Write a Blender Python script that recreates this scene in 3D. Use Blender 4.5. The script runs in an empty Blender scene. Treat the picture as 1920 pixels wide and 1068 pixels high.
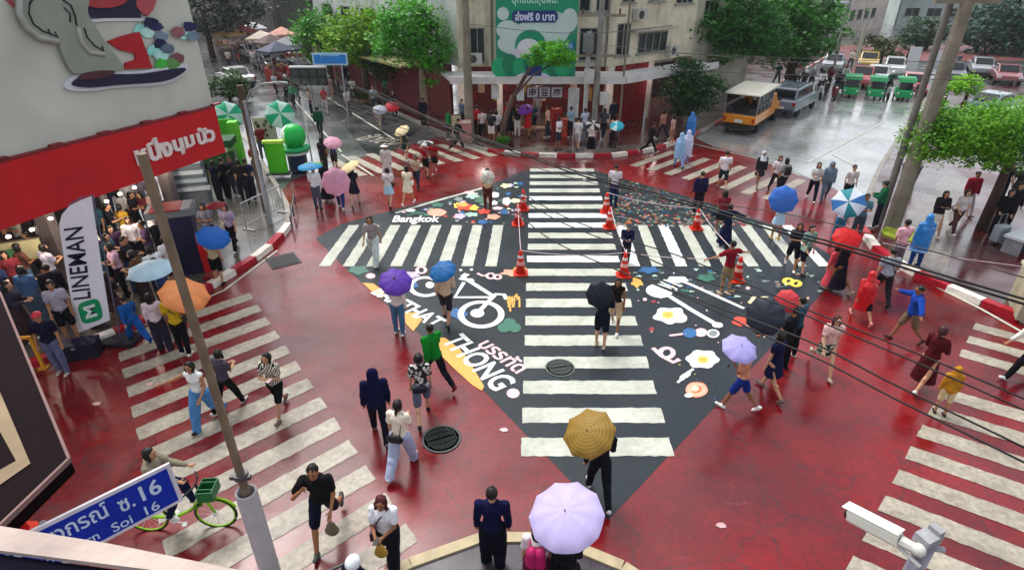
import bpy, math, random
from mathutils import Vector, Matrix
rnd = random.Random(7)
S = bpy.context.scene
COL = S.collection
R = math.radians
# ---------------- camera, sky, sun, exposure ----------------
CH, CF, CT = 8.4, 1095.0, R(28.7)
cc, cs = math.cos(CT), math.sin(CT)
cd = bpy.data.cameras.new('camera'); cam = bpy.data.objects.new('camera', cd); COL.objects.link(cam)
cam.location = (0, 0, CH); cam.rotation_euler = (R(90) - CT, 0, 0)
cd.sensor_width = 36; cd.lens = CF / 1920 * 36; cd.clip_start = .05; cd.clip_end = 3000
S.camera = cam
W = bpy.data.worlds.new('World'); S.world = W; W.use_nodes = True
nt = W.node_tree; bg = nt.nodes['Background']
sky = nt.nodes.new('ShaderNodeTexSky'); sky.sky_type = 'NISHITA'; sky.sun_disc = False
SUN_EL, SUN_AZ = R(58), R(-35)
sky.sun_elevation = SUN_EL; sky.sun_rotation = SUN_AZ; sky.dust_density = 3
hs = nt.nodes.new('ShaderNodeHueSaturation'); hs.inputs['Saturation'].default_value = .28
nt.links.new(sky.outputs[0], hs.inputs['Color']); nt.links.new(hs.outputs[0], bg.inputs[0])
bg.inputs[1].default_value = .15
sl = bpy.data.lights.new('sun', 'SUN'); sl.energy = 1.1; sl.angle = R(25); sl.color = (1, .97, .93)
so = bpy.data.objects.new('sun', sl); COL.objects.link(so)
so.rotation_euler = (R(90) - SUN_EL, 0, -SUN_AZ + R(180)); so.location = (0, 0, 40)
S.view_settings.view_transform = 'Standard'; S.view_settings.look = 'None'; S.view_settings.gamma = 1
S.view_settings.exposure = .94
S.cycles.max_bounces = 6; S.cycles.diffuse_bounces = 3; S.cycles.glossy_bounces = 3
S.cycles.use_adaptive_sampling = True

# ---------------- pixel -> world helpers (world positions of real things) ----------------
def ray(px, py):
    u = (px - 960) / CF; v = -(py - 534) / CF
    return (u, cc + v * cs, -cs + v * cc)
def G(px, py, z=0.0):
    d = ray(px, py); t = (z - CH) / d[2]
    return Vector((t * d[0], t * d[1], z))
def AT(px, py, Y):
    d = ray(px, py); t = Y / d[1]
    return Vector((t * d[0], Y, CH + t * d[2]))
def DEP(p): return p[1] * cc - (p[2] - CH) * cs
def VP(px, py, A, B):          # ray meets the vertical plane through A and B
    d = ray(px, py); n = (B[1] - A[1], -(B[0] - A[0]))
    t = (A[0] * n[0] + A[1] * n[1]) / (d[0] * n[0] + d[1] * n[1])
    return Vector((t * d[0], t * d[1], CH + t * d[2]))
def ZT(base, py):              # height of the point seen at row py above base
    return AT(960, py, base[1]).z

# ---------------- materials ----------------
def lin(h):
    h = h.lstrip('#'); r = []
    for i in (0, 2, 4):
        c = int(h[i:i + 2], 16) / 255
        r.append(c / 12.92 if c <= .04045 else ((c + .055) / 1.055) ** 2.4)
    return r
MC = {}
def mat(col, rough=.7, var=.18, scale=6., bump=.0, emit=0, metal=0, kind='', coat=0, spec=.3):
    key = (col, rough, var, scale, bump, emit, metal, kind, coat, spec)
    if key in MC: return MC[key]
    m = bpy.data.materials.new('mat_' + col.strip('#')); m.use_nodes = True
    n = m.node_tree.nodes; L = m.node_tree.links; b = n['Principled BSDF']
    c = lin(col)
    tc = n.new('ShaderNodeTexCoord')
    noi = n.new('ShaderNodeTexNoise'); noi.inputs['Scale'].default_value = scale; noi.inputs['Detail'].default_value = 5
    L.new(tc.outputs['Object'], noi.inputs['Vector'])
    mp = n.new('ShaderNodeMapRange'); mp.inputs[1].default_value = .3; mp.inputs[2].default_value = .7
    mp.inputs[3].default_value = 1 - var; mp.inputs[4].default_value = 1 + var * .6
    L.new(noi.outputs[0], mp.inputs[0])
    vm = n.new('ShaderNodeVectorMath'); vm.operation = 'SCALE'
    src = None
    if kind in ('stripe', 'floral', 'plaid', 'check'):
        if kind == 'floral':
            t = n.new('ShaderNodeTexVoronoi'); t.inputs['Scale'].default_value = 14; out = t.outputs['Distance']
        else:
            t = n.new('ShaderNodeTexWave'); t.inputs['Scale'].default_value = 9 if kind == 'stripe' else 14
            t.inputs['Distortion'].default_value = 5 if kind == 'stripe' else 1; out = t.outputs['Fac']
            t.bands_direction = 'DIAGONAL' if kind == 'stripe' else 'X'
            if kind == 'check': t.inputs['Scale'].default_value = 5.5; t.wave_type = 'RINGS'; t.rings_direction = 'Z'; t.inputs['Distortion'].default_value = .6; t.inputs['Detail Scale'].default_value = 4
        L.new(tc.outputs['Object'], t.inputs['Vector'])
        rp = n.new('ShaderNodeValToRGB'); rp.color_ramp.interpolation = 'CONSTANT'
        rp.color_ramp.elements[0].color = (*c, 1)
        rp.color_ramp.elements[0].position = 0
        rp.color_ramp.elements[1].color = (.02, .02, .025, 1) if kind != 'plaid' else (.25, .27, .33, 1)
        if kind == 'check': rp.color_ramp.elements[1].color = (c[0] * .78, c[1] * .74, c[2] * .66, 1)
        rp.color_ramp.elements[1].position = .5
        L.new(out, rp.inputs[0]); src = rp.outputs[0]
    else:
        rg = n.new('ShaderNodeRGB'); rg.outputs[0].default_value = (*c, 1); src = rg.outputs[0]
    if kind == 'stain':
        mpp = n.new('ShaderNodeMapping'); mpp.inputs['Scale'].default_value = (1.6, 1.6, .16); L.new(tc.outputs['Object'], mpp.inputs[0])
        n3 = n.new('ShaderNodeTexNoise'); n3.inputs['Scale'].default_value = 1.6; n3.inputs['Detail'].default_value = 8; n3.inputs['Roughness'].default_value = .7; L.new(mpp.outputs[0], n3.inputs['Vector'])
        r3 = n.new('ShaderNodeMapRange'); r3.inputs[1].default_value = .52; r3.inputs[2].default_value = .7; r3.inputs[3].default_value = 0; r3.inputs[4].default_value = .62; L.new(n3.outputs[0], r3.inputs[0])
        mx3 = n.new('ShaderNodeMix'); mx3.data_type = 'RGBA'; L.new(r3.outputs[0], mx3.inputs[0]); L.new(src, mx3.inputs[6]); mx3.inputs[7].default_value = (c[0] * .28, c[1] * .27, c[2] * .25, 1); src = mx3.outputs[2]
    L.new(src, vm.inputs[0]); L.new(mp.outputs[0], vm.inputs['Scale'])
    L.new(vm.outputs[0], b.inputs['Base Color'])
    b.inputs['Specular IOR Level'].default_value = spec; b.inputs['Roughness'].default_value = rough; b.inputs['Metallic'].default_value = metal
    if coat: b.inputs['Coat Weight'].default_value = coat; b.inputs['Coat Roughness'].default_value = .1
    if emit:
        b.inputs['Emission Color'].default_value = (*c, 1); b.inputs['Emission Strength'].default_value = emit
    if bump:
        bp = n.new('ShaderNodeBump'); bp.inputs['Strength'].default_value = bump; bp.inputs['Distance'].default_value = .02
        n2 = n.new('ShaderNodeTexNoise'); n2.inputs['Scale'].default_value = 13 if (rough == .85 and scale == 9) else scale * 6
        L.new(tc.outputs['Object'], n2.inputs['Vector']); L.new(n2.outputs[0], bp.inputs['Height']); L.new(bp.outputs[0], b.inputs['Normal'])
    if kind == 'thin' or kind == 'check':
        tr = n.new('ShaderNodeBsdfTranslucent'); L.new(vm.outputs[0], tr.inputs[0]); mx = n.new('ShaderNodeMixShader'); mx.inputs[0].default_value = .3
        L.new(b.outputs[0], mx.inputs[1]); L.new(tr.outputs[0], mx.inputs[2]); L.new(mx.outputs[0], n['Material Output'].inputs[0])
    MC[key] = m; return m
def fab(c, kind=''): return mat(c, .85, .22, 9, kind=kind, spec=.12, bump=.7)

def wet(name, c1, c2, rlo=.08, rhi=.5, scale=.35, grain=.12, tile=0, spec=.5, c3=None, film=0, scr=None, c3lo=.56):
    """rain-wet ground: two paint tones, worn specks, roughness that pools"""
    m = bpy.data.materials.new(name); m.use_nodes = True
    n = m.node_tree.nodes; L = m.node_tree.links; b = n['Principled BSDF']
    tc = n.new('ShaderNodeTexCoord')
    def noise(s, d=5, r=.6):
        t = n.new('ShaderNodeTexNoise'); t.inputs['Scale'].default_value = s; t.inputs['Detail'].default_value = d
        t.inputs['Roughness'].default_value = r; L.new(tc.outputs['Object'], t.inputs['Vector']); return t.outputs[0]
    def rng(s, a, b_, c, d):
        t = n.new('ShaderNodeMapRange'); t.inputs[1].default_value = a; t.inputs[2].default_value = b_
        t.inputs[3].default_value = c; t.inputs[4].default_value = d; L.new(s, t.inputs[0]); return t.outputs[0]
    def mix(f, a, b_):
        t = n.new('ShaderNodeMix'); t.data_type = 'RGBA'; L.new(f, t.inputs[0])
        for s, k in ((a, 6), (b_, 7)):
            if isinstance(s, (tuple, list)): t.inputs[k].default_value = (*s, 1)
            else: L.new(s, t.inputs[k])
        return t.outputs[2]
    big = noise(scale, 6)
    col = mix(rng(big, .38, .62, 0, 1), lin(c1), lin(c2))
    if c3: col = mix(rng(noise(2.6, 10, .75), c3lo, c3lo + .14, 0, .6), col, lin(c3))
    if scr:
        mp = n.new('ShaderNodeMapping'); mp.inputs['Rotation'].default_value = (0, 0, .55); mp.inputs['Scale'].default_value = (.55, 5.5, 1); L.new(tc.outputs['Object'], mp.inputs[0])
        t = n.new('ShaderNodeTexNoise'); t.inputs['Scale'].default_value = 1.5; t.inputs['Detail'].default_value = 9; t.inputs['Roughness'].default_value = .72; L.new(mp.outputs[0], t.inputs['Vector'])
        col = mix(rng(t.outputs[0], .64, .72, 0, .5), col, lin(scr))
        t = n.new('ShaderNodeTexVoronoi'); t.feature = 'DISTANCE_TO_EDGE'; t.inputs['Scale'].default_value = .42
        dn = n.new('ShaderNodeVectorMath'); dn.operation = 'ADD'; nz = n.new('ShaderNodeTexNoise'); nz.inputs['Scale'].default_value = 1.1; nz.inputs['Detail'].default_value = 8; L.new(tc.outputs['Object'], nz.inputs['Vector'])
        L.new(tc.outputs['Object'], dn.inputs[0]); L.new(nz.outputs['Color'], dn.inputs[1]); L.new(dn.outputs[0], t.inputs['Vector'])
        col = mix(rng(t.outputs['Distance'], .0, .012, .55, 0), col, (.02, .012, .014))
        col = mix(rng(noise(55, 3, .8), .62, .74, 0, .35), col, lin(scr))
    fine = noise(9, 8, .7)
    sc = n.new('ShaderNodeVectorMath'); sc.operation = 'SCALE'; L.new(col, sc.inputs[0]); L.new(rng(fine, .3, .7, 1 - grain * 2, 1 + grain * 1.5), sc.inputs['Scale'])
    col = sc.outputs[0]
    h = noise(40, 4)
    if tile:
        br = n.new('ShaderNodeTexBrick'); br.inputs['Scale'].default_value = tile; br.offset = .5
        br.inputs['Color1'].default_value = (1, 1, 1, 1); br.inputs['Color2'].default_value = (.82, .82, .82, 1); br.inputs['Mortar'].default_value = (.45, .45, .45, 1)
        br.inputs['Mortar Size'].default_value = .015; L.new(tc.outputs['Object'], br.inputs['Vector'])
        mm = n.new('ShaderNodeMix'); mm.data_type = 'RGBA'; mm.blend_type = 'MULTIPLY'; mm.inputs[0].default_value = 1
        L.new(col, mm.inputs[6]); L.new(br.outputs[0], mm.inputs[7]); col = mm.outputs[2]
    L.new(col, b.inputs['Base Color'])
    L.new(rng(noise(.55, 7, .62), .36, .62, rlo, rhi), b.inputs['Roughness'])
    b.inputs['Specular IOR Level'].default_value = spec
    if film:
        L.new(rng(noise(.42, 6, .6), .38, .58, film * .25, film), b.inputs['Coat Weight']); b.inputs['Coat IOR'].default_value = 1.36
        L.new(rng(noise(.9, 6, .6), .35, .65, .05, .22), b.inputs['Coat Roughness'])
    bp = n.new('ShaderNodeBump'); bp.inputs['Strength'].default_value = .12; bp.inputs['Distance'].default_value = .01
    L.new(h, bp.inputs['Height']); L.new(bp.outputs[0], b.inputs['Normal'])
    return m

def leafmat(c1, c2):
    k = ('leaf', c1, c2)
    if k in MC: return MC[k]
    m = bpy.data.materials.new('leaf'); m.use_nodes = True
    n = m.node_tree.nodes; L = m.node_tree.links; b = n['Principled BSDF']
    tc = n.new('ShaderNodeTexCoord'); t = n.new('ShaderNodeTexNoise'); t.inputs['Scale'].default_value = .9; t.inputs['Detail'].default_value = 8
    t.inputs['Roughness'].default_value = .8
    L.new(tc.outputs['Object'], t.inputs['Vector'])
    r = n.new('ShaderNodeValToRGB'); r.color_ramp.elements[0].position = .36; r.color_ramp.elements[1].position = .64
    r.color_ramp.elements[0].color = (*lin(c1), 1); r.color_ramp.elements[1].color = (*lin(c2), 1)
    L.new(t.outputs[0], r.inputs[0]); L.new(r.outputs[0], b.inputs['Base Color']); b.inputs['Roughness'].default_value = .55
    tr = n.new('ShaderNodeBsdfTranslucent'); L.new(r.outputs[0], tr.inputs[0])
    mx = n.new('ShaderNodeMixShader'); mx.inputs[0].default_value = .35
    L.new(b.outputs[0], mx.inputs[1]); L.new(tr.outputs[0], mx.inputs[2]); L.new(mx.outputs[0], n['Material Output'].inputs[0])
    MC[k] = m; return m

# ---------------- mesh builder ----------------
class MB:
    def __init__(s): s.v = []; s.f = []; s.m = []
    def add(s, vs, fs, m=0):
        o = len(s.v); s.v += [tuple(v) for v in vs]; s.f += [tuple(i + o for i in f) for f in fs]; s.m += [m] * len(fs); return s
    def box(s, c, d, m=0, rz=0, M=None):
        x, y, z = d[0] / 2, d[1] / 2, d[2] / 2
        vs = [Vector((a, b, e)) for a in (-x, x) for b in (-y, y) for e in (-z, z)]
        T = Matrix.Translation(c) @ Matrix.Rotation(rz, 4, 'Z')
        if M: T = M @ T
        return s.add([T @ v for v in vs], [(0, 1, 3, 2), (4, 6, 7, 5), (0, 4, 5, 1), (2, 3, 7, 6), (0, 2, 6, 4), (1, 5, 7, 3)], m)
    def wallbox(s, A, B, z0, z1, th=.2, m=0):   # box along A->B
        A = Vector((A[0], A[1])); B = Vector((B[0], B[1])); d = B - A; c = (A + B) / 2
        return s.box((c.x, c.y, (z0 + z1) / 2), (d.length, th, z1 - z0), m, math.atan2(d.y, d.x))
    def tube(s, pts, r, seg=8, m=0, fy=1.0):
        pts = [Vector(p) for p in pts]; n = len(pts)
        rs = r if isinstance(r, (list, tuple)) else [r] * n
        vs = []; fs = []
        for i, p in enumerate(pts):
            d = (pts[min(i + 1, n - 1)] - pts[max(i - 1, 0)]).normalized()
            a = Vector((0, 0, 1)) if abs(d.z) < .9 else Vector((0, 1, 0))
            x = d.cross(a).normalized(); y = d.cross(x)
            for k in range(seg):
                t = 2 * math.pi * k / seg
                o = x * math.cos(t) + y * math.sin(t); o = Vector((o.x, o.y * fy, o.z))
                vs.append(p + o * rs[i])
        for i in range(n - 1):
            for k in range(seg):
                k2 = (k + 1) % seg
                fs.append((i * seg + k, i * seg + k2, (i + 1) * seg + k2, (i + 1) * seg + k))
        fs.append(tuple(range(seg))[::-1]); fs.append(tuple((n - 1) * seg + k for k in range(seg)))
        return s.add(vs, fs, m)
    def cap(s, p0, p1, r0, r1, seg=12, fy=1.0, m=0):   # tapered capsule
        p0 = Vector(p0); p1 = Vector(p1); d = p1 - p0; L = max(d.length, 1e-5); u = d / L
        pts = []; rs = []
        for a in (80, 50, 20): pts.append(p0 - u * r0 * math.sin(R(a))); rs.append(r0 * math.cos(R(a)))
        pts.append(p0); rs.append(r0); pts.append(p1); rs.append(r1)
        for a in (20, 50, 80): pts.append(p1 + u * r1 * math.sin(R(a))); rs.append(r1 * math.cos(R(a)))
        x = u.cross(Vector((0, 0, 1)) if abs(u.z) < .9 else Vector((0, 1, 0))).normalized(); y = u.cross(x)
        vs = []; fs = []
        for p, r in zip(pts, rs):
            for k in range(seg):
                t = 2 * math.pi * k / seg; o = (x * math.cos(t) + y * math.sin(t)) * r
                vs.append(p + Vector((o.x, o.y * fy, o.z)))
        n = len(pts)
        for i in range(n - 1):
            for k in range(seg):
                k2 = (k + 1) % seg; fs.append((i * seg + k, i * seg + k2, (i + 1) * seg + k2, (i + 1) * seg + k))
        fs.append(tuple(range(seg))[::-1]); fs.append(tuple((n - 1) * seg + k for k in range(seg)))
        return s.add(vs, fs, m)
    def ell(s, c, r, seg=14, rg=9, m=0, M=None):
        vs = []; fs = []; c = Vector(c)
        for i in range(rg + 1):
            th = math.pi * (i + .02) / (rg + .04)
            for k in range(seg):
                ph = 2 * math.pi * k / seg
                v = Vector((r[0] * math.sin(th) * math.cos(ph), r[1] * math.sin(th) * math.sin(ph), r[2] * math.cos(th)))
                if M: v = M @ v
                vs.append(c + v)
        for i in range(rg):
            for k in range(seg):
                k2 = (k + 1) % seg; fs.append((i * seg + k, (i + 1) * seg + k, (i + 1) * seg + k2, i * seg + k2))
        fs.append(tuple(range(seg))); fs.append(tuple(rg * seg + k for k in range(seg))[::-1])
        return s.add(vs, fs, m)
    def lathe(s, prof, seg=20, c=(0, 0, 0), m=0, sx=1, sy=1):
        vs = []; fs = []; n = len(prof)
        for r, z in prof:
            for k in range(seg):
                t = 2 * math.pi * k / seg; vs.append((c[0] + r * sx * math.cos(t), c[1] + r * sy * math.sin(t), c[2] + z))
        for i in range(n - 1):
            for k in range(seg):
                k2 = (k + 1) % seg; fs.append((i * seg + k, i * seg + k2, (i + 1) * seg + k2, (i + 1) * seg + k))
        if prof[0][0] > .001: fs.append(tuple(range(seg))[::-1])
        if prof[-1][0] > .001: fs.append(tuple((n - 1) * seg + k for k in range(seg)))
        return s.add(vs, fs, m)
    def prism(s, poly, z0, z1, m=0, M=None):     # poly of (x,y), extruded in z (or through M)
        n = len(poly); vs = [Vector((p[0], p[1], z0)) for p in poly] + [Vector((p[0], p[1], z1)) for p in poly]
        if M: vs = [M @ v for v in vs]
        fs = [tuple(range(n))[::-1], tuple(range(n, 2 * n))] + [(i, (i + 1) % n, n + (i + 1) % n, n + i) for i in range(n)]
        return s.add(vs, fs, m)
    def flat(s, poly, m=0): return s.add(poly, [tuple(range(len(poly)))], m)
    def build(s, name, mats, parent=None, smooth=False, link=True):
        me = bpy.data.meshes.new(name); me.from_pydata(s.v, [], s.f)
        for x in (mats if isinstance(mats, (list, tuple)) else [mats]): me.materials.append(x)
        me.polygons.foreach_set('material_index', s.m)
        if smooth: me.polygons.foreach_set('use_smooth', [True] * len(s.f))
        me.update()
        import bmesh
        b = bmesh.new(); b.from_mesh(me); bmesh.ops.recalc_face_normals(b, faces=b.faces); b.to_mesh(me); b.free()
        o = bpy.data.objects.new(name, me)
        if link: COL.objects.link(o)
        if parent: o.parent = parent
        return o
def tag(o, label=None, cat=None, group=None, kind=None):
    for k, v in (('label', label), ('category', cat), ('group', group), ('kind', kind)):
        if v: o[k] = v
    return o
def thing(name, loc, label, cat, group=None, rz=0, scale=1):
    o = bpy.data.objects.new(name, None); COL.objects.link(o); o.location = loc; o.rotation_euler = (0, 0, rz)
    o.empty_display_size = .2
    if scale != 1: o.scale = (scale,) * 3
    return tag(o, label, cat, group)
def struct(mb, name, mats, **k): return tag(mb.build(name, mats, **k), kind='structure')

FONTC = {}
def textmesh(txt, bold=.0, extr=.0):
    k = (txt, bold, extr)
    if k in FONTC: return FONTC[k]
    cu = bpy.data.curves.new('t', 'FONT'); cu.body = txt; cu.size = 1; cu.offset = bold; cu.extrude = extr; cu.resolution_u = 3
    o = bpy.data.objects.new('t', cu); COL.objects.link(o)
    dg = bpy.context.evaluated_depsgraph_get(); me = bpy.data.meshes.new_from_object(o.evaluated_get(dg))
    vs = [v.co.copy() for v in me.vertices]; fs = [tuple(p.vertices) for p in me.polygons]
    bpy.data.objects.remove(o); bpy.data.meshes.remove(me)
    x0 = min(v.x for v in vs); x1 = max(v.x for v in vs); y0 = min(v.y for v in vs); y1 = max(v.y for v in vs)
    vs = [Vector(((v.x - x0) / (x1 - x0), (v.y - y0) / (y1 - y0), v.z)) for v in vs]
    FONTC[k] = (vs, fs); return FONTC[k]
def addtext(mb, txt, O, U, V, m=0, bold=.02, extr=0., N=None):
    """text filling the parallelogram O, O+U, O+V"""
    vs, fs = textmesh(txt, bold, extr); O = Vector(O); U = Vector(U); V = Vector(V)
    N = Vector(N) if N else U.cross(V).normalized()
    mb.add([O + U * v.x + V * v.y + N * v.z for v in vs], fs, m)
# ================= GROUND =================
M_red = wet('red_wet_paint', '#7c0008', '#50040d', .14, .45, .3, .2, c3='#6e2a32', spec=.4, film=.5, scr='#a0606a', c3lo=.64)
M_asph = wet('wet_asphalt', '#4a4d50', '#5b5d5e', .10, .34, .2, .12, spec=1.0, film=1)
M_dark = wet('dark_paint', '#14222b', '#0f1b23', .35, .6, .5, .12, spec=.3, film=.2, scr='#44545a')
M_pave = wet('wet_paving', '#6a5f58', '#5a4e48', .12, .5, .5, .15, tile=2.2)
M_pred = wet('wet_red_paving', '#531a1a', '#44201f', .07, .4, .4, .18, tile=2.5, spec=.8, film=.9)
M_wht = wet('white_marking', '#c2c5b7', '#adb0a2', .3, .6, 1.5, .1, c3='#3a444a', c3lo=.63)
M_wht2 = wet('worn_marking', '#a79f8e', '#8c8475', .3, .6, 1.2, .2, c3='#6a3038', c3lo=.56)
M_new = wet('fresh_marking', '#dfe2e0', '#d2d5d3', .3, .55, 1.5, .04)
def PG(pts, z): return [G(x, y, 0).xy.to_3d() + Vector((0, 0, z)) for x, y in pts]
mb = MB(); mb.flat([(-600, -60, -.012), (600, -60, -.012), (600, 900, -.012), (-600, 900, -.012)]); struct(mb, 'ground', wet('far_ground', '#4a4745', '#3c3a38', .3, .6))
mb = MB(); mb.flat([(-160, -20, 0), (160, -20, 0), (160, 300, 0), (-160, 300, 0)]); struct(mb, 'road', M_asph)
mb = MB(); mb.flat(PG([(545, 338), (690, 292), (870, 246), (985, 262), (1290, 252), (1340, 276), (1430, 300), (1560, 352), (1640, 405)], .004) + [Vector((20, 17, .004)), Vector((20, -3, .004)), Vector((-20, -3, .004)), Vector((-20, 12, .004))] + PG([(300, 500), (480, 420)], .004))
struct(mb, 'red_intersection', M_red)
mb = MB(); mb.flat(PG([(1291, 266), (1345, 236), (1475, 152), (1590, 138), (1760, 138), (1740, 180), (1690, 262), (1650, 335), (1640, 402), (1560, 350), (1430, 298)], .0025)); struct(mb, 'right_street', wet('pale_sheen_concrete_road', '#9a9c98', '#85878a', .08, .34, .25, .12, spec=.9, film=1, scr='#b0b2b0'))  # base colour lightened to stand in for sky sheen on the concrete street
mb = MB(); mb.flat([(30, 62, .004), (60, 62, .004), (60, 75, .004), (24, 75, .004)]); struct(mb, 'far_red_road', wet('faded_red', '#6e3a3a', '#7a4a48', .3, .6))
DIA = [(592, 447), (640, 420), (705, 402), (905, 352), (985, 320), (1115, 320), (1300, 372), (1480, 432), (1560, 480), (1555, 535), (1140, 975), (910, 735), (650, 505)]
mb = MB(); mb.flat(PG(DIA, .008)); struct(mb, 'dark_crossing_base', M_dark)
# crosswalk bars
mb = MB()
def quad(a, b, c, d, z, m):
    P = [Vector(p[:2]) for p in (a, b, c, d)]; o = []
    for i in range(4):
        p, q_ = P[i], P[(i + 1) % 4]; dd = q_ - p; k = max(1, int(dd.length / .12)); nn = Vector((-dd.y, dd.x)).normalized()
        for j in range(k): o.append(p + dd * (j / k) + nn * rnd.uniform(-.013, .013))
    mb.flat([(*p, z) for p in o], m)
for k in range(20):
    y = 8.39 + .94 * k; xl = .18 + .66 * (y - 8.39) / 17.9; m = 2 if k in (9, 12, 13, 15) else 0
    j = .47 if y > 9 else .5
    quad((xl, y), (xl + 2.98, y), (xl + 3.0, y + j), (xl + .01, y + j), .012, m)
for k in range(22):
    x = -6.15 + .757 * k
    if -.25 < x < 3.55: continue
    quad((x, 16.56), (x + .37, 16.56), (x + .53, 19.9), (x + .16, 19.9), .012, 2 if k in (15,) or k == 21 or k == 13 else 0)
struct(mb, 'crosswalk_bars', [M_wht, M_wht2, M_new])
mb = MB()
def ladder(P0, d, u, L, n, sp, w, m=1, z=.0125, skip=()):
    for k in range(n):
        if k in skip: continue
        a = Vector(P0) + Vector(d) * sp * k; b = a + Vector(d) * w; U = Vector(u) * L
        quad(a, b, b + U, a + U, z, m)
v2 = lambda x, y: Vector((x, y)).normalized()
ladder((-10.2, 12.5), v2(.589, -.808), v2(.733, .68), 3.45, 14, .827, .44)
ladder((12.4, 13.2), v2(-.70, -.715), v2(.80, -.60), 4.2, 3, .84, .42); ladder((9.75, 10.5), v2(-.70, -.715), v2(.84, -.55), 4.6, 9, .86, .46, 1)
a = G(842, 322); ladder(G(935, 292).xy, v2(-.8, -.42), v2(-.62, .75), 3.4, 9, .95, .45)
ladder(G(1180, 310).xy, v2(.72, -.7), v2(.72, .7), 3.6, 8, .92, .42)
struct(mb, 'side_crosswalk_bars', [M_wht, M_wht2])
mb = MB()
def ribbon(pts, w, m=0, z=.0155, close=False, px=True):
    global mb
    P = [G(*p).xy for p in pts] if px else [Vector(p) for p in pts]
    n = len(P); Ls = []; Rs = []
    for i in range(n):
        if close: d = P[(i + 1) % n] - P[i - 1]
        else: d = P[min(i + 1, n - 1)] - P[max(i - 1, 0)]
        d.normalize(); nn = Vector((-d.y, d.x)) * w / 2
        Ls.append(P[i] + nn); Rs.append(P[i] - nn)
    for i in range(n if close else n - 1):
        j = (i + 1) % n; mb.flat([(*q, z) for q in (Ls[i], Ls[j], Rs[j], Rs[i])], m)
ribbon([(742, 400), (800, 382), (905, 353)], .16, 0, .0145)
ribbon([(1513, 306), (1609, 255), (1660, 228)], .12); ribbon([(1560, 290), (1600, 310)], .1)
ribbon([(1240, 560 - 290), (1291, 268), (1428, 300), (1500, 330)], .08); ribbon([(600, 175), (740, 262)], .12); ribbon([(640, 290), (700, 330)], .1)
ribbon([(545, 180), (640, 285)], .1)
# kerb-side white edge line, right and left
ribbon([(1680, 478), (1760, 540), (1840, 580), (1920, 625)], .1); ribbon([(60, 692), (170, 650), (240, 622)], .08); ribbon([(270, 610), (420, 545), (520, 470)], .08)
struct(mb, 'lane_lines', [M_wht, M_wht2])
# black repair patches with faded lettering on the left street
mb = MB(); mb.flat(PG([(640, 232), (700, 205), (800, 232), (740, 282), (700, 300)], .006)); mb.flat(PG([(560, 170), (610, 152), (690, 205), (640, 225)], .006))
struct(mb, 'road_patch', wet('black_patch', '#1c2226', '#161a1d', .2, .5))
mb = MB(); addtext(mb, 'ช้าลง', PG([(662, 262)], .010)[0], Vector((2.4, -1.2, 0)), Vector((1.0, 1.4, 0)), 0, .01)
struct(mb, 'road_lettering', M_wht2)

# ================= STREET ART =================
AC = ['#e9ece8', '#f3c3c6', '#e8a94b', '#2f6a56', '#1f5f96', '#d8452e', '#f0e2b0', '#c46a3a', '#f3a98e', '#c9b7dc', '#a9c9b8', '#8f1f2a', '#7d8a86', '#f2d54e', '#16232c', '#9a6a6c', '#8c8f86', '#8c7434', '#3c5c54']
AM = [wet('art_%d' % i, c, c, .3, .55, 2, .1, c3='#2a3840', c3lo=.57) for i, c in enumerate(AC)]
WHT, PNK, ORG, GRN, BLU, RED, CRM, BRN, SAL, LIL, MNT, MAR, GRY, YEL, DRK = range(15)
mb = MB(); ZC = [0]
def zz(z):
    ZC[0] += 1; return z + ZC[0] * .000006
def blob(cx, cy, rx, ry, m, wob=.0, n=26, z=.0150, ph=0, lob=5):
    P = []; z = zz(z)
    for k in range(n):
        t = 2 * math.pi * k / n; q = 1 + wob * math.sin(lob * t + ph)
        P.append(G(cx + rx * q * math.cos(t), cy + ry * q * math.sin(t)).xy)
    mb.flat([(*p, z) for p in P], m)
_rib = ribbon
def ribbon(pts, w, m=0, z=.0155, close=False): _rib(pts, w, m, zz(z), close)
def ring(cx, cy, rx, ry, w, m=0, a0=0, a1=360, n=40, z=.0155):
    pts = [(cx + rx * math.cos(R(a0 + (a1 - a0) * k / n)), cy + ry * math.sin(R(a0 + (a1 - a0) * k / n))) for k in range(n + (a1 - a0 < 360))]
    ribbon(pts, w, m, z, close=(a1 - a0 >= 360))
# confetti of tiny motifs, upper right field
quadr = [(1128, 332), (1200, 345), (1300, 374), (1440, 424), (1155, 426)]
def inside(x, y, P):
    r = False
    for i in range(len(P)):
        a, b = P[i], P[i - 1]
        if (a[1] > y) != (b[1] > y) and x < (b[0] - a[0]) * (y - a[1]) / (b[1] - a[1]) + a[0]: r = not r
    return r
cnt = 0
while cnt < 560:
    x = rnd.uniform(1128, 1440); y = rnd.uniform(332, 426)
    if not inside(x, y, quadr): continue
    sc = (y - 250) / 135
    blob(x, y, rnd.uniform(1.2, 3.6) * sc, rnd.uniform(.7, 1.6) * sc, rnd.choice([16, 15, GRN, MAR, 17, BRN, 18, GRN, GRN, BLU, 15, GRY, MAR, GRN, 18, 16]), .25, 8, z=.0145 + .0012 * rnd.random(), lob=3); cnt += 1
for k in range(110):
    x = rnd.uniform(700, 985); y = rnd.uniform(335, 420); y0_ = 352 + (905 - x) * .24 if x < 905 else 352 - (x - 905) * .36
    if y < y0_ + 6 or (x < 835 and y > 404): continue
    blob(x, y, rnd.uniform(1.5, 5.5), rnd.uniform(.9, 2.6), rnd.choice([WHT, PNK, GRN, MNT, BLU, RED, CRM, LIL, 15, 16, GRN, GRY]), .35, 9, z=.0146, lob=3, ph=k)
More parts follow.
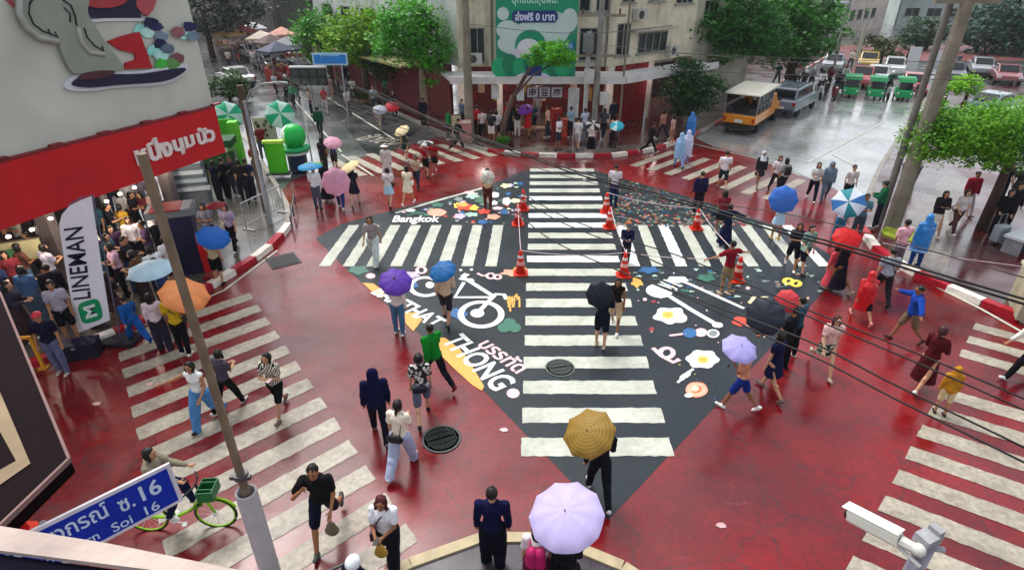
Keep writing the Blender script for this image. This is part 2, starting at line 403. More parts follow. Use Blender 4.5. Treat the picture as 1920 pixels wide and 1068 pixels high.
for k in range(70):
    x = rnd.uniform(1190, 1540); y = rnd.uniform(505, 560)
    if x > 1555 - (y - 535) * .95: continue
    blob(x, y, rnd.uniform(2, 8), rnd.uniform(1, 2.6), rnd.choice([GRN, 15, 16, 17, 18, BLU, 14, GRY, MNT]), .35, 9, z=.0142, lob=3, ph=k)
for k in range(90):
    x = rnd.uniform(1000, 1560); y = rnd.uniform(505, 760)
    if x > 1555 - (y - 535) * .95 or x < 1225 + (y - 660) * .3: continue
    blob(x, y, rnd.uniform(1, 2.4), rnd.uniform(.7, 1.4), rnd.choice([WHT, PNK, BLU, GRN, YEL]), .2, 7, z=.0145)
# golden band along the lower left edge
mb.flat([(*p, .0205) for p in [G(*q).xy for q in [(680, 531), (700, 532), (722, 548), (716, 560), (703, 553)]]], ORG)
mb.flat([(*p, .0205) for p in [G(*q).xy for q in [(757, 588), (780, 586), (792, 600), (775, 622), (760, 606)]]], ORG)
mb.flat([(*p, .0205) for p in [G(*q).xy for q in [(812, 633), (835, 634), (862, 655), (880, 678), (908, 725), (903, 733), (885, 722), (850, 690), (815, 655)]]], ORG)
def gtext(txt, p0, p1, h, m, bold=.05, z=.0165, skew=0):
    a = G(*p0).xy.to_3d(); b = G(*p1).xy.to_3d(); U = b - a; n = Vector((-U.y, U.x, 0)).normalized() * h + U.normalized() * skew; z = zz(z)
    addtext(mb, txt, a + Vector((0, 0, z)), U, n, m, bold, N=(0, 0, 1))
gtext('BANTHAT', (694, 550), (812, 616), .52, WHT, .03)
gtext('THONG', (826, 640), (926, 736), .66, WHT, .025)
gtext('บรรทัด', (893, 648), (968, 702), .5, PNK, .025)
gtext('Bangkok', (733, 421), (822, 421), .85, WHT, .03)
gtext('จุฬา', (950, 585), (976, 585), 1.0, ORG, .06)
# bicycle
ring(902, 590, 38, 23, .17); blob(895, 588, 13, 8, WHT, z=.0162)
ring(798, 538, 28, 17, .15, a0=-250 + 300, a1=390 - 30); blob(806, 535, 8, 6, WHT, z=.0162)
ribbon([(895, 588), (925, 556), (868, 520), (885, 525)], .15); ribbon([(868, 520), (876, 514)], .2)
ribbon([(925, 558), (853, 558), (870, 530)], .12); ribbon([(920, 562), (930, 552), (945, 553), (950, 562)], .13); ribbon([(862, 522), (888, 528)], .16); ribbon([(835, 560), (826, 545)], .1)
blob(860, 588, 16, 10, BLU, .1, z=.0146); blob(768, 535, 16, 7, BLU, .1, z=.0146)
# clover, pink dot, small spots
for dx, dy in ((-10, 4), (10, 4), (0, -5)): blob(955 + dx, 611 + dy, 12, 9, GRN, z=.0150 + .0003 * (dx > 0) + .0006 * (dy < 0))
blob(962, 738, 12, 9, PNK); blob(695, 518, 9, 5, PNK); blob(672, 507, 18, 8, GRN, .15); blob(772, 516, 14, 6, LIL, .2)
blob(864, 507, 3, 2, WHT); blob(884, 506, 3, 2, WHT)
ring(790, 507, 8, 6, .1, PNK); ring(920, 518, 7, 5, .09, PNK); ring(933, 520, 6, 4, .09, PNK, z=.0159); ribbon([(895, 513), (905, 518), (913, 516)], .09, PNK)
blob(962, 512, 22, 6, SAL, .2); blob(975, 506, 14, 5, ORG, .1, z=.0152)
# cutlery
blob(1236, 546, 25, 13, WHT, .06, lob=2); ribbon([(1255, 556), (1300, 584), (1352, 614)], .16); blob(1345, 610, 10, 5, WHT, z=.0159)
ribbon([(1255, 520), (1290, 532), (1395, 579)], .13); blob(1270, 525, 20, 6, WHT, .1, z=.0160)
for k in range(3): ribbon([(1232 + 6 * k, 533 - 4 * k), (1262 + 8 * k, 548 - 5 * k)], .07, z=.0163)
# fried eggs
blob(1256, 592, 30, 15, WHT, .13, z=.0149); blob(1274, 599, 14, 7, WHT, z=.0151); blob(1252, 591, 11, 7, YEL, z=.0157); blob(1252, 591, 8, 5, ORG, z=.0160)
blob(1317, 674, 30, 17, WHT, .09, z=.0149, ph=1, lob=6); blob(1318, 675, 11, 7, YEL, z=.0157); blob(1318, 675, 8, 5, ORG, z=.0160)
# skewer with balls, curl, coffee cup
ribbon([(1255, 630), (1285, 626)], .08, PNK); ring(1293, 625, 11, 8, .06, BLU); blob(1293, 625, 9, 7, BLU, z=.0150); blob(1314, 624, 12, 8, PNK); blob(1337, 626, 10, 7, GRY); ring(1337, 626, 10, 7, .05, WHT)
ring(1250, 662, 12, 9, .12, PNK); ribbon([(1224, 653), (1240, 668), (1262, 680), (1274, 674)], .12, PNK, .0161)
blob(1306, 731, 21, 15, BRN, .03); ring(1306, 731, 15, 10, .12, SAL); blob(1303, 729, 7, 5, CRM, z=.0163); blob(1291, 742, 8, 4, WHT, z=.0166)
for k in range(3): ribbon([(1270 + 8 * k, 718 - 5 * k), (1276 + 8 * k, 713 - 5 * k), (1277 + 8 * k, 707 - 5 * k), (1284 + 8 * k, 702 - 5 * k)], .06, WHT)
# right corner motifs
blob(1194, 530, 10, 9, ORG, .2); blob(1216, 507, 18, 6, BLU, .2); blob(1323, 522, 17, 7, GRN, .15); blob(1209, 562, 4, 3, PNK); blob(1222, 618, 5, 4, MAR)
blob(1402, 541, 4, 3, PNK); blob(1425, 565, 22, 9, CRM, .12); blob(1436, 568, 12, 6, YEL, .1, z=.0155); blob(1388, 603, 15, 9, RED, .1); blob(1408, 610, 10, 7, SAL); 
ring(1478, 528, 8, 5, .12, YEL); ring(1492, 532, 8, 5, .12, YEL, z=.0160); ribbon([(1413, 622), (1440, 612), (1420, 632), (1446, 626)], .09, BRN)
blob(1470, 570, 9, 5, GRN); blob(1225, 566, 5, 2.5, MAR)
# sea life in the upper left field
for (x, y, a, b, c, w) in [(870, 388, 14, 7, RED, .2), (868, 384, 10, 4, ORG, .1), (857, 386, 6, 5, YEL, .2), (888, 390, 9, 5, YEL, .15), (819, 399, 18, 7, SAL, .03), (862, 406, 10, 5, LIL, .15), (884, 403, 12, 4, MNT, .2), (925, 407, 12, 5, SAL, .1), (908, 397, 12, 5, RED, .25), (933, 391, 10, 3, PNK, .1), (900, 375, 10, 6, GRN, .2), (886, 368, 12, 5, MNT, .2), (928, 366, 8, 5, WHT, .1), (927, 381, 6, 4, WHT, .2), (946, 398, 8, 5, BLU, .2), (905, 417, 9, 4, BLU, .1), (950, 378, 8, 7, WHT, .1), (966, 377, 9, 4, CRM, .1), (948, 349, 9, 4, CRM, .2), (957, 348, 5, 3, LIL, .2), (976, 345, 5, 3, BLU, .2), (953, 364, 5, 3, BLU, .2), (770, 395, 9, 3, WHT, .1), (782, 400, 13, 3, GRN, .3), (820, 385, 11, 4, GRN, .2), (800, 403, 7, 3, GRN, .3), (860, 374, 8, 4, GRY, .2), (866, 400, 5, 3, BLU, .2), (880, 362, 10, 3, PNK, .2)]:
    blob(x, y, a, b, c, w, ph=x, z=.0150 + .0001 * (int(x * 7 + y) % 9))
struct(mb, 'street_painting', AM)
# manhole covers (flat iron, let into the road)
M_iron = mat('#2c3334', .45, .4, 30, .4, metal=.6)
def manhole(px, py, r, label, mats, square=0, rot=0, slab=0):
    slab = 0
    p = G(px, py); t = thing('manhole_cover', (p.x, p.y, .012), label, 'manhole cover', rz=rot)
    if slab: q = MB(); q.prism([(-.72, 0), (0, -.72), (.72, 0), (0, .72)], -.003, .002); q.build('concrete_collar', mat('#56605a', .7, .25, 5, .2), t)
    q = MB(); q.lathe([(r * 1.1, 0), (r * 1.1, .012), (r * .98, .012), (r * .98, 0)], 4 if square else 36) if not square else q.box((0, 0, .004), (r * 2.2, r * 2.2, .012))
    q.build('frame', mats[0], t)
    q = MB()
    if square: q.box((0, 0, .013), (r * 1.9, r * 1.9, .01))
    else: q.lathe([(0.001, .008), (r * .97, .008)], 36)
    n = 7
    for i in range(-n, n + 1):
        x = r * .92 * i / n; h = math.sqrt(max(.0, (r * .9) ** 2 - x * x)) if not square else r * .85
        for j in (-1, 1):
            for s0, s1 in ((.08, .45), (.52, .95)):
                if h > .05: q.box((x, j * h * (s0 + s1) / 2, .020), (r * .06, h * (s1 - s0), .010))
    q.build('cover_plate', mats[1], t)
manhole(828, 823, .36, 'round dark iron manhole cover on bare red paint', [mat('#3d4644', .4, .3, 20), mat('#39413f', .4, .5, 30, .4, metal=.6)], rot=.4)
manhole(1050, 690, .32, 'round grey manhole cover set in the long zebra bars', [mat('#59625a', .5, .3, 20), mat('#5f6862', .5, .4, 30, .3)], rot=.2)
manhole(531, 489, .42, 'square black drain cover in wet red road near striped kerb', [mat('#241a1c', .4, .3, 20), mat('#181517', .4, .4, 30, .3)], square=1, rot=.6)

# ================= PAVEMENTS & KERBS =================
def pavement(name, pts, m, z=.13):
    q = MB(); q.prism(pts, -.01, z); return struct(q, name, m)
KL = [(-18, 3.5), (-13.5, 9.0), (-11.5, 11.2), (-10.0, 12.9), (-8.9, 15.2), (-8.35, 16.9), (-8.1, 18.2), (-8.15, 19.8), (-8.9, 21.8), (-10.2, 24.2), (-14, 31), (-22, 42), (-40, 64)]
pavement('left_pavement', KL + [(-90, 64), (-90, 3)], wet('damp_paving', '#5b5650', '#4b4642', .15, .5, .6, .15, tile=1.6, film=.7))
KC = [(-40, 82), (-22, 58), (-13.8, 48.2), (-7, 37.6), (-2.8, 31.3), (-1.2, 29.5), (.6, 28.75), (2.8, 28.55), (5.0, 28.6), (7.2, 29.6), (9.4, 31.8), (12.0, 35.0), (23, 51), (36, 69)]
pavement('corner_pavement', KC + [(36, 110), (-40, 110)], M_pred)
KR = [(33, 47.4), (25, 37), (17.2, 26.6), (14.2, 22.2), (12.6, 19.6), (12.1, 17.4), (12.45, 15.9), (13.1, 14.4), (14.6, 12.0), (18, 7.5), (24, 0)]
pavement('right_pavement', KR + [(90, 0), (90, 47)], M_pred)
KN = [(-2.6, 5.3), (-1.4, 6.1), (-.6, 6.42), (.4, 6.52), (1.3, 6.25), (2.4, 5.4), (3.5, 4.2)]
pavement('near_pavement', [(-4, 2.0)] + KN + [(4.4, 2.0)], wet('dark_pave', '#3a2f3a', '#2d2430', .2, .5, .5, .1, tile=2), .12)
def kerb(name, pts, mats, w=.22, h=.165, seg=1.0, out=1):
    # resample
    P = [Vector(p) for p in pts]; L = [0]
    for i in range(1, len(P)): L.append(L[-1] + (P[i] - P[i - 1]).length)
    def at(s):
        for i in range(1, len(P)):
            if s <= L[i] or i == len(P) - 1: return P[i - 1].lerp(P[i], (s - L[i - 1]) / (L[i] - L[i - 1]))
    q = MB(); k = 0; s = 0
    while s < L[-1] - .01:
        e = min(s + seg, L[-1]); a = at(s + .008); b = at(e - .008); d = (b - a).normalized(); n = Vector((-d.y, d.x)) * w / 2
        q.add([(*(a - n), .0), (*(b - n), .0), (*(b + n), .0), (*(a + n), .0), (*(a - n * .85), h), (*(b - n * .85), h), (*(b + n), h), (*(a + n), h)],
              [(0, 1, 2, 3), (4, 5, 6, 7), (0, 1, 5, 4), (1, 2, 6, 5), (2, 3, 7, 6), (3, 0, 4, 7)], k % len(mats)); k += 1; s = e
    return struct(q, name, mats)
KRW = [mat('#a31226', .35, .25, 5, .15), mat('#e6ded2', .4, .2, 5, .15)]
kerb('left_kerb', KL[2:8], KRW, .26, .18, .95)
kerb('left_street_kerb', KL[7:], [mat('#8d8880', .5, .2, 4)], .2, .16, 2)
kerb('corner_kerb', KC[5:11], KRW, .26, .18, .9)
kerb('corner_street_kerb', KC[:6], [mat('#8d8880', .5, .2, 4)], .2, .16, 2); kerb('corner_far_kerb', KC[10:], [mat('#b0645c', .5, .2, 4), mat('#b9b2a6', .5, .2, 4)], .2, .16, 2)
kerb('right_kerb', KR[4:10], KRW, .28, .19, .95); kerb('right_street_kerb', KR[:5], [mat('#8d8880', .5, .2, 4)], .2, .16, 2)
kerb('near_kerb', KN, [mat('#b5a684', .55, .2, 4, .2)], .2, .16, 1.2)
mb = MB(); mb.flat([(*p, .136) for p in [G(*q, .136).xy for q in [(1700, 400), (1780, 320), (1830, 340), (1800, 420), (1770, 520), (1690, 500)]]]); struct(mb, 'grey_walkway', wet('wet_concrete', '#8d8680', '#7c746f', .08, .35, .5, .12, tile=1.2, spec=.8))
mb = MB(); mb.flat([(*p, .136) for p in [G(*q, .136).xy for q in [(930, 287), (1000, 272), (1120, 274), (1240, 268), (1180, 287), (1000, 291)]]]); struct(mb, 'grey_corner_strip', wet('wet_concrete_b', '#6b6258', '#5a5248', .1, .4, .5, .12, tile=1.2, spec=.8))
# ================= FIGURES =================
LEGS = {'st': ((3, 2), (-3, 3)), 'w1': ((22, 6), (-18, 24)), 'w2': ((-18, 24), (22, 6)), 'w3': ((32, 12), (-26, 34)), 'w4': ((-26, 34), (32, 12)), 'so': ((5, 4), (2, 10)), 'sit': ((72, 62), (48, 72)), 'cr': ((75, 105), (60, 110))}
_dn = ((.16, .02, -1), (.06, .18, -1)); _fw = ((.14, .42, -1), (.02, .75, -.8)); _bk = ((.16, -.42, -1), (.08, -.12, -1))
_um = ((.12, .22, -1), (-.22, .62, .9)); _ph = ((.08, .3, -1), (-.45, .9, .15)); _pt = ((.25, .8, -.45), (-.5, .6, .65))
_ou = ((.95, .2, -.45), (.95, .3, -.3)); _cr = ((.18, .28, -1), (-.95, .5, .2)); _nk = ((.4, .55, -.55), (-.75, .2, .9)); _bar = ((.12, .75, -.7), (0, .95, -.3)); _hb = ((.15, .1, -1), (-.1, .7, -.6))
ARMS = {'dn': (_dn, _dn), 'sw1': (_bk, _fw), 'sw2': (_fw, _bk), 'ur': (_dn, _um), 'ul': (_um, _dn), 'ph': (_ph, _ph), 'pr': (_dn, _ph), 'pt': (_pt, _pt), 'ol': (_ou, _hb), 'or': (_hb, _ou), 'oo': (_ou, _ou), 'cr': (_cr, _cr), 'nk': (_hb, _nk), 'bar': (_bar, _bar), 'hr': (_dn, _hb)}
def skel(pose, sex):
    lg, ar = pose.split('.')[:2]; lean = {'w1': 4, 'w2': 4, 'w3': 8, 'w4': 8, 'sit': 14, 'cr': 35}.get(lg, 1)
    hp = .03 if ar in ('ph', 'pr', 'nk') else .01
    J = {}; hw = .092 if sex == 'm' else .098; sh = .185 if sex == 'm' else .158
    th, sn = .44, .42; low = 9
    for i, s in ((0, -1), (1, 1)):
        a, b = LEGS[lg][i]; a, b = R(a), R(b)
        h = Vector((s * hw, 0, 0)); k = h + Vector((s * .015, math.sin(a) * th, -math.cos(a) * th)); n = k + Vector((0, math.sin(a - b) * sn, -math.cos(a - b) * sn))
        J['h%d' % i], J['k%d' % i], J['a%d' % i] = h, k, n; J['fa%d' % i] = a - b; low = min(low, n.z)
    dz = .075 - low
    for k in list(J):
        if k[:2] != 'fa': J[k] = J[k] + Vector((0, 0, dz))
    J['pel'] = Vector((0, 0, dz + .03)); l = R(lean); up = Vector((0, math.sin(l), math.cos(l)))
    J['up'] = up; J['wst'] = J['pel'] + up * .17; J['chs'] = J['pel'] + up * .37; J['nck'] = J['pel'] + up * .50
    J['hd'] = J['nck'] + Vector((0, .015 + hp + l * .03, .165 - hp * .3))
    for i, s in ((0, -1), (1, 1)):
        u, f = ARMS[ar][i]; u = Vector((u[0] * s, u[1], u[2])).normalized(); f = Vector((f[0] * s, f[1], f[2])).normalized()
        S0 = J['pel'] + up * .455 + Vector((s * sh, 0, 0)); E0 = S0 + u * .285; W0 = E0 + f * .25
        J['s%d' % i], J['e%d' % i], J['w%d' % i], J['f%d' % i] = S0, E0, W0, f
    J['sh'] = sh; J['hw'] = hw; return J
def remesh(mb, vox, it=2):
    me = bpy.data.meshes.new('r'); me.from_pydata(mb.v, [], mb.f); me.update()
    o = bpy.data.objects.new('r', me); COL.objects.link(o)
    m = o.modifiers.new('r', 'REMESH'); m.mode = 'VOXEL'; m.voxel_size = vox; m.use_smooth_shade = True
    if it: s = o.modifiers.new('s', 'SMOOTH'); s.factor = .5; s.iterations = it
    dg = bpy.context.evaluated_depsgraph_get(); r = bpy.data.meshes.new_from_object(o.evaluated_get(dg))
    bpy.data.objects.remove(o); bpy.data.meshes.remove(me)
    return r
PH = [bpy.data.materials.new('slot%d' % i) for i in range(3)]
PC = {}
from mathutils import noise as _nz
def folds(me, amp, fr=11.0):
    import array
    n = len(me.vertices); co = array.array('f', [0.0]) * (n * 3); no = array.array('f', [0.0]) * (n * 3)
    me.vertices.foreach_get('co', co); me.vertices.foreach_get('normal', no)
    for i in range(n):
        x, y, z = co[3 * i:3 * i + 3]; k = _nz.noise(Vector((x * fr + z * 3, y * fr, z * fr * .55))) + .5 * _nz.noise(Vector((x * fr * 2.2, y * fr * 2.2 + z * 4, z * fr * 1.3)))
        k *= amp
        co[3 * i] += no[3 * i] * k; co[3 * i + 1] += no[3 * i + 1] * k; co[3 * i + 2] += no[3 * i + 2] * k
    me.vertices.foreach_set('co', co); me.update()
def fin(key, me, extra=None):
    """join remeshed cloth/skin with small details that carry other material slots"""
    if extra:
        q = MB(); q.add([v.co for v in me.vertices], [tuple(p.vertices) for p in me.polygons]); q.add(extra.v, extra.f); q.m = [0] * len(me.polygons) + extra.m
        me2 = bpy.data.meshes.new('p'); me2.from_pydata(q.v, [], q.f); 
        bpy.data.meshes.remove(me); me = me2
        for p in PH: me.materials.append(p)
        me.polygons.foreach_set('material_index', q.m); me.polygons.foreach_set('use_smooth', [True] * len(q.f))
    else:
        me.materials.clear(); me.materials.append(PH[0])
    me.update(); PC[key] = me; return me
VOX = {2: .0135, 1: .021, 0: .033}
def m_body(pose, sex, q):
    key = ('body', pose, sex, q)
    if key in PC: return PC[key]
    J = skel(pose, sex); b = MB(); up = J['up']; f = sex == 'f'
    b.ell(J['pel'] + Vector((0, -.005, 0)), (.155 if not f else .16, .105, .12)); b.cap(J['pel'], J['chs'], .11, .12, fy=.8); b.ell(J['chs'], (.155 if not f else .138, .105, .15))
    b.cap(J['wst'] - Vector((.04, 0, 0)), J['wst'] + Vector((.04, 0, 0)), .092, .092, fy=.85)
    b.cap(J['s0'] * .9 + J['chs'] * .1, J['s1'] * .9 + J['chs'] * .1, .058, .058); b.cap(J['nck'] - up * .05, J['hd'], .055, .048)
    for i in (0, 1):
        b.cap(J['h%d' % i], J['k%d' % i], .085, .056); b.cap(J['k%d' % i], J['a%d' % i], .055, .036)
        b.ell(J['k%d' % i].lerp(J['a%d' % i], .28) + Vector((0, -.012, 0)), (.052, .054, .1))
        a = J['fa%d' % i]; fd = Vector((0, math.cos(a), math.sin(a))); dn = Vector((0, math.sin(a), -math.cos(a))) * .042; A = J['a%d' % i]
        b.cap(A + dn - fd * .04, A + dn + fd * .14, .032, .024)
        b.cap(J['s%d' % i], J['e%d' % i], .05 if not f else .043, .037); b.cap(J['e%d' % i], J['w%d' % i], .038, .026)
        w = J['w%d' % i]; fw = J['f%d' % i]; b.cap(w, w + fw * .07, .026, .032, fy=.75)
    h = J['hd']; b.ell(h, (.078, .095, .105)); b.cap(h + Vector((0, .02, -.045)), h + Vector((0, .045, -.082)), .055, .036)
    b.cap(h + Vector((0, .09, .0)), h + Vector((0, .108, -.032)), .010, .016)
    for s in (-1, 1): b.ell(h + Vector((s * .08, -.005, -.01)), (.014, .022, .032))
    me = remesh(b, VOX[q], 2)
    e = MB()
    for s in (-1, 1):
        e.ell(h + Vector((s * .031, .083, .004)), (.013, .010, .008), 6, 4, 1); e.cap(h + Vector((s * .018, .089, .026)), h + Vector((s * .046, .081, .027)), .005, .004, 5, m=1)
    e.cap(h + Vector((-.02, .088, -.055)), h + Vector((.02, .088, -.055)), .007, .007, 6, m=2)
    if q >= 1:
        for i, s in ((0, -1), (1, 1)):
            w = J['w%d' % i]; fw = J['f%d' % i]; side = Vector((1, 0, 0)) if abs(fw.x) < .8 else Vector((0, 1, 0)); side = (side - fw * side.dot(fw)).normalized(); cu = fw.cross(side) * (1 if fw.z > -.3 else -1)
            grip = pose.split('.')[1] in ('ur', 'ul', 'bar', 'ph', 'pr', 'pt'); cv = 1.1 if grip else .45
            for k, L_ in enumerate((.030, .034, .032, .026)):
                o = w + fw * .085 + side * (-.024 + .016 * k); p1 = o + (fw * math.cos(cv * .5) + cu * math.sin(cv * .5)) * L_; p2 = p1 + (fw * math.cos(cv) + cu * math.sin(cv)) * L_ * .8; p3 = p2 + (fw * math.cos(cv * 1.6) + cu * math.sin(cv * 1.6)) * L_ * .6
                e.tube([o - fw * .01, p1, p2, p3], [.0095, .009, .008, .0065], 6)
            t0 = w + fw * .03 - side * .026 * s; e.tube([t0, t0 + (-side * s * .6 + fw * .6 + cu * .4).normalized() * .035, t0 + (-side * s * .35 + fw * .8 + cu * .8).normalized() * .062], [.012, .010, .008], 6)
    return fin(key, me, e)
def m_top(kind, pose, sex, q):
    key = ('top', kind, pose, sex, q)
    if key in PC: return PC[key]
    J = skel(pose, sex); b = MB(); up = J['up']; f = sex == 'f'; e = .028 if kind != 'tank' else .014
    loose = {'tee': .02, 'long': .02, 'tank': .0, 'hood': .045, 'jacket': .04, 'dress': .01, 'maxi': .01, 'poncho': .03}[kind]
    b.ell(J['chs'], ((.155 if not f else .14) + e, .11 + e, .155 + e * .5)); b.cap(J['chs'], J['wst'], .125 + loose, .118 + loose, fy=.82); b.cap(J['wst'], J['pel'] + Vector((0, 0, .02)), .12 + loose, .128 + loose, fy=.85)
    b.ell(J['pel'] + Vector((0, 0, .03)), (.165 + loose * .6, .115 + loose, .085))
    b.cap(J['s0'] * .9 + J['chs'] * .1, J['s1'] * .9 + J['chs'] * .1, .068, .068)
    fr = {'tee': .62, 'dress': .4, 'tank': 0, 'maxi': 1}.get(kind, 1)
    if fr:
        for i in (0, 1):
            S_, E_, W_ = J['s%d' % i], J['e%d' % i], J['w%d' % i]; k = .067 + loose * .5
            b.cap(S_, S_.lerp(E_, fr), k, k * .92 if fr < 1 else .056 + loose * .4)
            if fr == 1: b.cap(E_, E_.lerp(W_, .88), .056 + loose * .4, .043 + loose * .3)
    if kind in ('hood', 'poncho'): b.ell(J['hd'] + Vector((0, -.035, .012)), (.118, .108, .145)); b.cap(J['nck'] + Vector((0, -.03, -.04)), J['hd'] + Vector((0, -.035, 0)), .13, .108)
    if kind == 'jacket' or kind == 'hood': b.ell(J['pel'] + Vector((0, 0, -.03)), (.185, .14, .11))
    if kind == 'jacket': b.cap(J['nck'] + Vector((-.04, -.04, 0)), J['nck'] + Vector((.04, -.04, 0)), .06, .06)
    def fr_(z0, r0, z1, r1, yo=0): b.lathe([(r1, z1), (r0 * .5 + r1 * .5, (z0 + z1) / 2), (r0, z0)], 16, (0, yo, 0), sy=.78)
    if kind == 'dress': z = J['wst'].z; fr_(z, .13, z - .52, .245)
    if kind == 'maxi': z = J['wst'].z; fr_(z, .13, .16, .30)
    if kind == 'poncho':
        z = J['nck'].z; b.lathe([(.27, z - .95), (.26, z - .5), (.235, z - .15), (.16, z - .05), (.10, z + .02)], 18, (0, .02, 0), sy=.8)
    me = remesh(b, VOX[q], 2)
    if q: folds(me, .012)
    return fin(key, me)
def m_bot(kind, pose, sex, q):
    key = ('bot', kind, pose, sex, q)
    if key in PC: return PC[key]
    J = skel(pose, sex); b = MB()
    b.ell(J['pel'], (.168, .122, .115)); w = {'pants': 0, 'jeans': .0, 'wide': .03, 'shorts': .012}.get(kind, 0)
    z = J['wst'].z
    if kind == 'skirt': b.lathe([(.235, z - .50), (.19, z - .25), (.13, z)], 16, sy=.78)
    elif kind == 'long': b.lathe([(.27, z - .82), (.2, z - .35), (.13, z)], 16, sy=.78)
    else:
        for i in (0, 1):
            H, K, A = J['h%d' % i], J['k%d' % i], J['a%d' % i]; K2 = K + Vector((0, 0, 0))
            if kind == 'shorts': b.cap(H, H.lerp(K, .86), .100, .088)
            else: b.cap(H, K2, .102 + w * .6, .084 + w); b.cap(K2, A + (A - K) * .02, .082 + w, .058 + w); b.ell(K.lerp(A, .28) + Vector((0, -.012, 0)), (.072 + w, .076 + w, .12))
    me = remesh(b, VOX[q], 2)
    if q: folds(me, .010)
    return fin(key, me)
def m_shoe(i, pose, sex, q):
    key = ('shoe', i, pose, sex)
    if key in PC: return PC[key]
    J = skel(pose, sex); b = MB(); a = J['fa%d' % i]; fd = Vector((0, math.cos(a), math.sin(a))); dn = Vector((0, math.sin(a), -math.cos(a))) * .038; A = J['a%d' % i]
    b.cap(A + dn - fd * .045, A + dn + fd * .145, .043, .036); b.cap(A, A + dn, .046, .05)
    return fin(key, remesh(b, .02, 1))
def m_hair(kind, pose, sex, q):
    key = ('hair', kind, pose, sex, q > 0)
    if key in PC: return PC[key]
    J = skel(pose, sex); b = MB(); h = J['hd']
    b.ell(h + Vector((0, -.022, .030)), (.088, .098, .098))
    if kind in ('long', 'bob', 'tied'): b.ell(h + Vector((0, -.035, -.01)), (.096, .085, .115))
    if kind == 'long':
        b.cap(h + Vector((0, -.05, -.03)), h + Vector((0, -.085, -.26)), .088, .07, fy=.6)
        for s in (-1, 1): b.cap(h + Vector((s * .07, .0, -.02)), h + Vector((s * .075, -.02, -.19)), .03, .024)
    if kind == 'bob':
        for s in (-1, 1): b.cap(h + Vector((s * .072, .0, .0)), h + Vector((s * .078, .015, -.10)), .034, .028)
    if kind == 'tied': b.cap(h + Vector((0, -.10, .02)), h + Vector((0, -.14, -.16)), .035, .022)
    if kind == 'cap':
        b = MB(); b.ell(h + Vector((0, -.01, .045)), (.095, .108, .08)); b.cap(h + Vector((-.04, .10, .045)), h + Vector((.04, .10, .045)), .018, .018); b.cap(h + Vector((-.03, .13, .04)), h + Vector((.03, .13, .04)), .014, .014)
    if kind == 'hat':
        b = MB(); b.lathe([(.20, .035), (.20, .05), (.10, .07), (.085, .13), (.02, .145)], 18, h)
    if kind == 'helmet': b = MB(); b.ell(h + Vector((0, -.01, .025)), (.135, .15, .135))
    if kind == 'scarf':
        b = MB(); b.ell(h + Vector((0, -.03, .015)), (.105, .098, .135)); b.lathe([(.19, -.30), (.15, -.2), (.09, -.08)], 14, h)
    me = remesh(b, .014 if q else .026, 1)
    if kind not in ('cap', 'helmet', 'hat', 'scarf'): folds(me, .012, 24)
    return fin(key, me)
SKIN = ['#b98a6b', '#a97655', '#c79a7c', '#8f6045']
def child(name, me, mats, root):
    o = bpy.data.objects.new(name, me); COL.objects.link(o); o.parent = root
    for i, m in enumerate(mats):
        if i < len(o.material_slots): o.material_slots[i].link = 'OBJECT'; o.material_slots[i].material = m
    return o
PG_ = 'pedestrians out in the rain'
np_ = 0
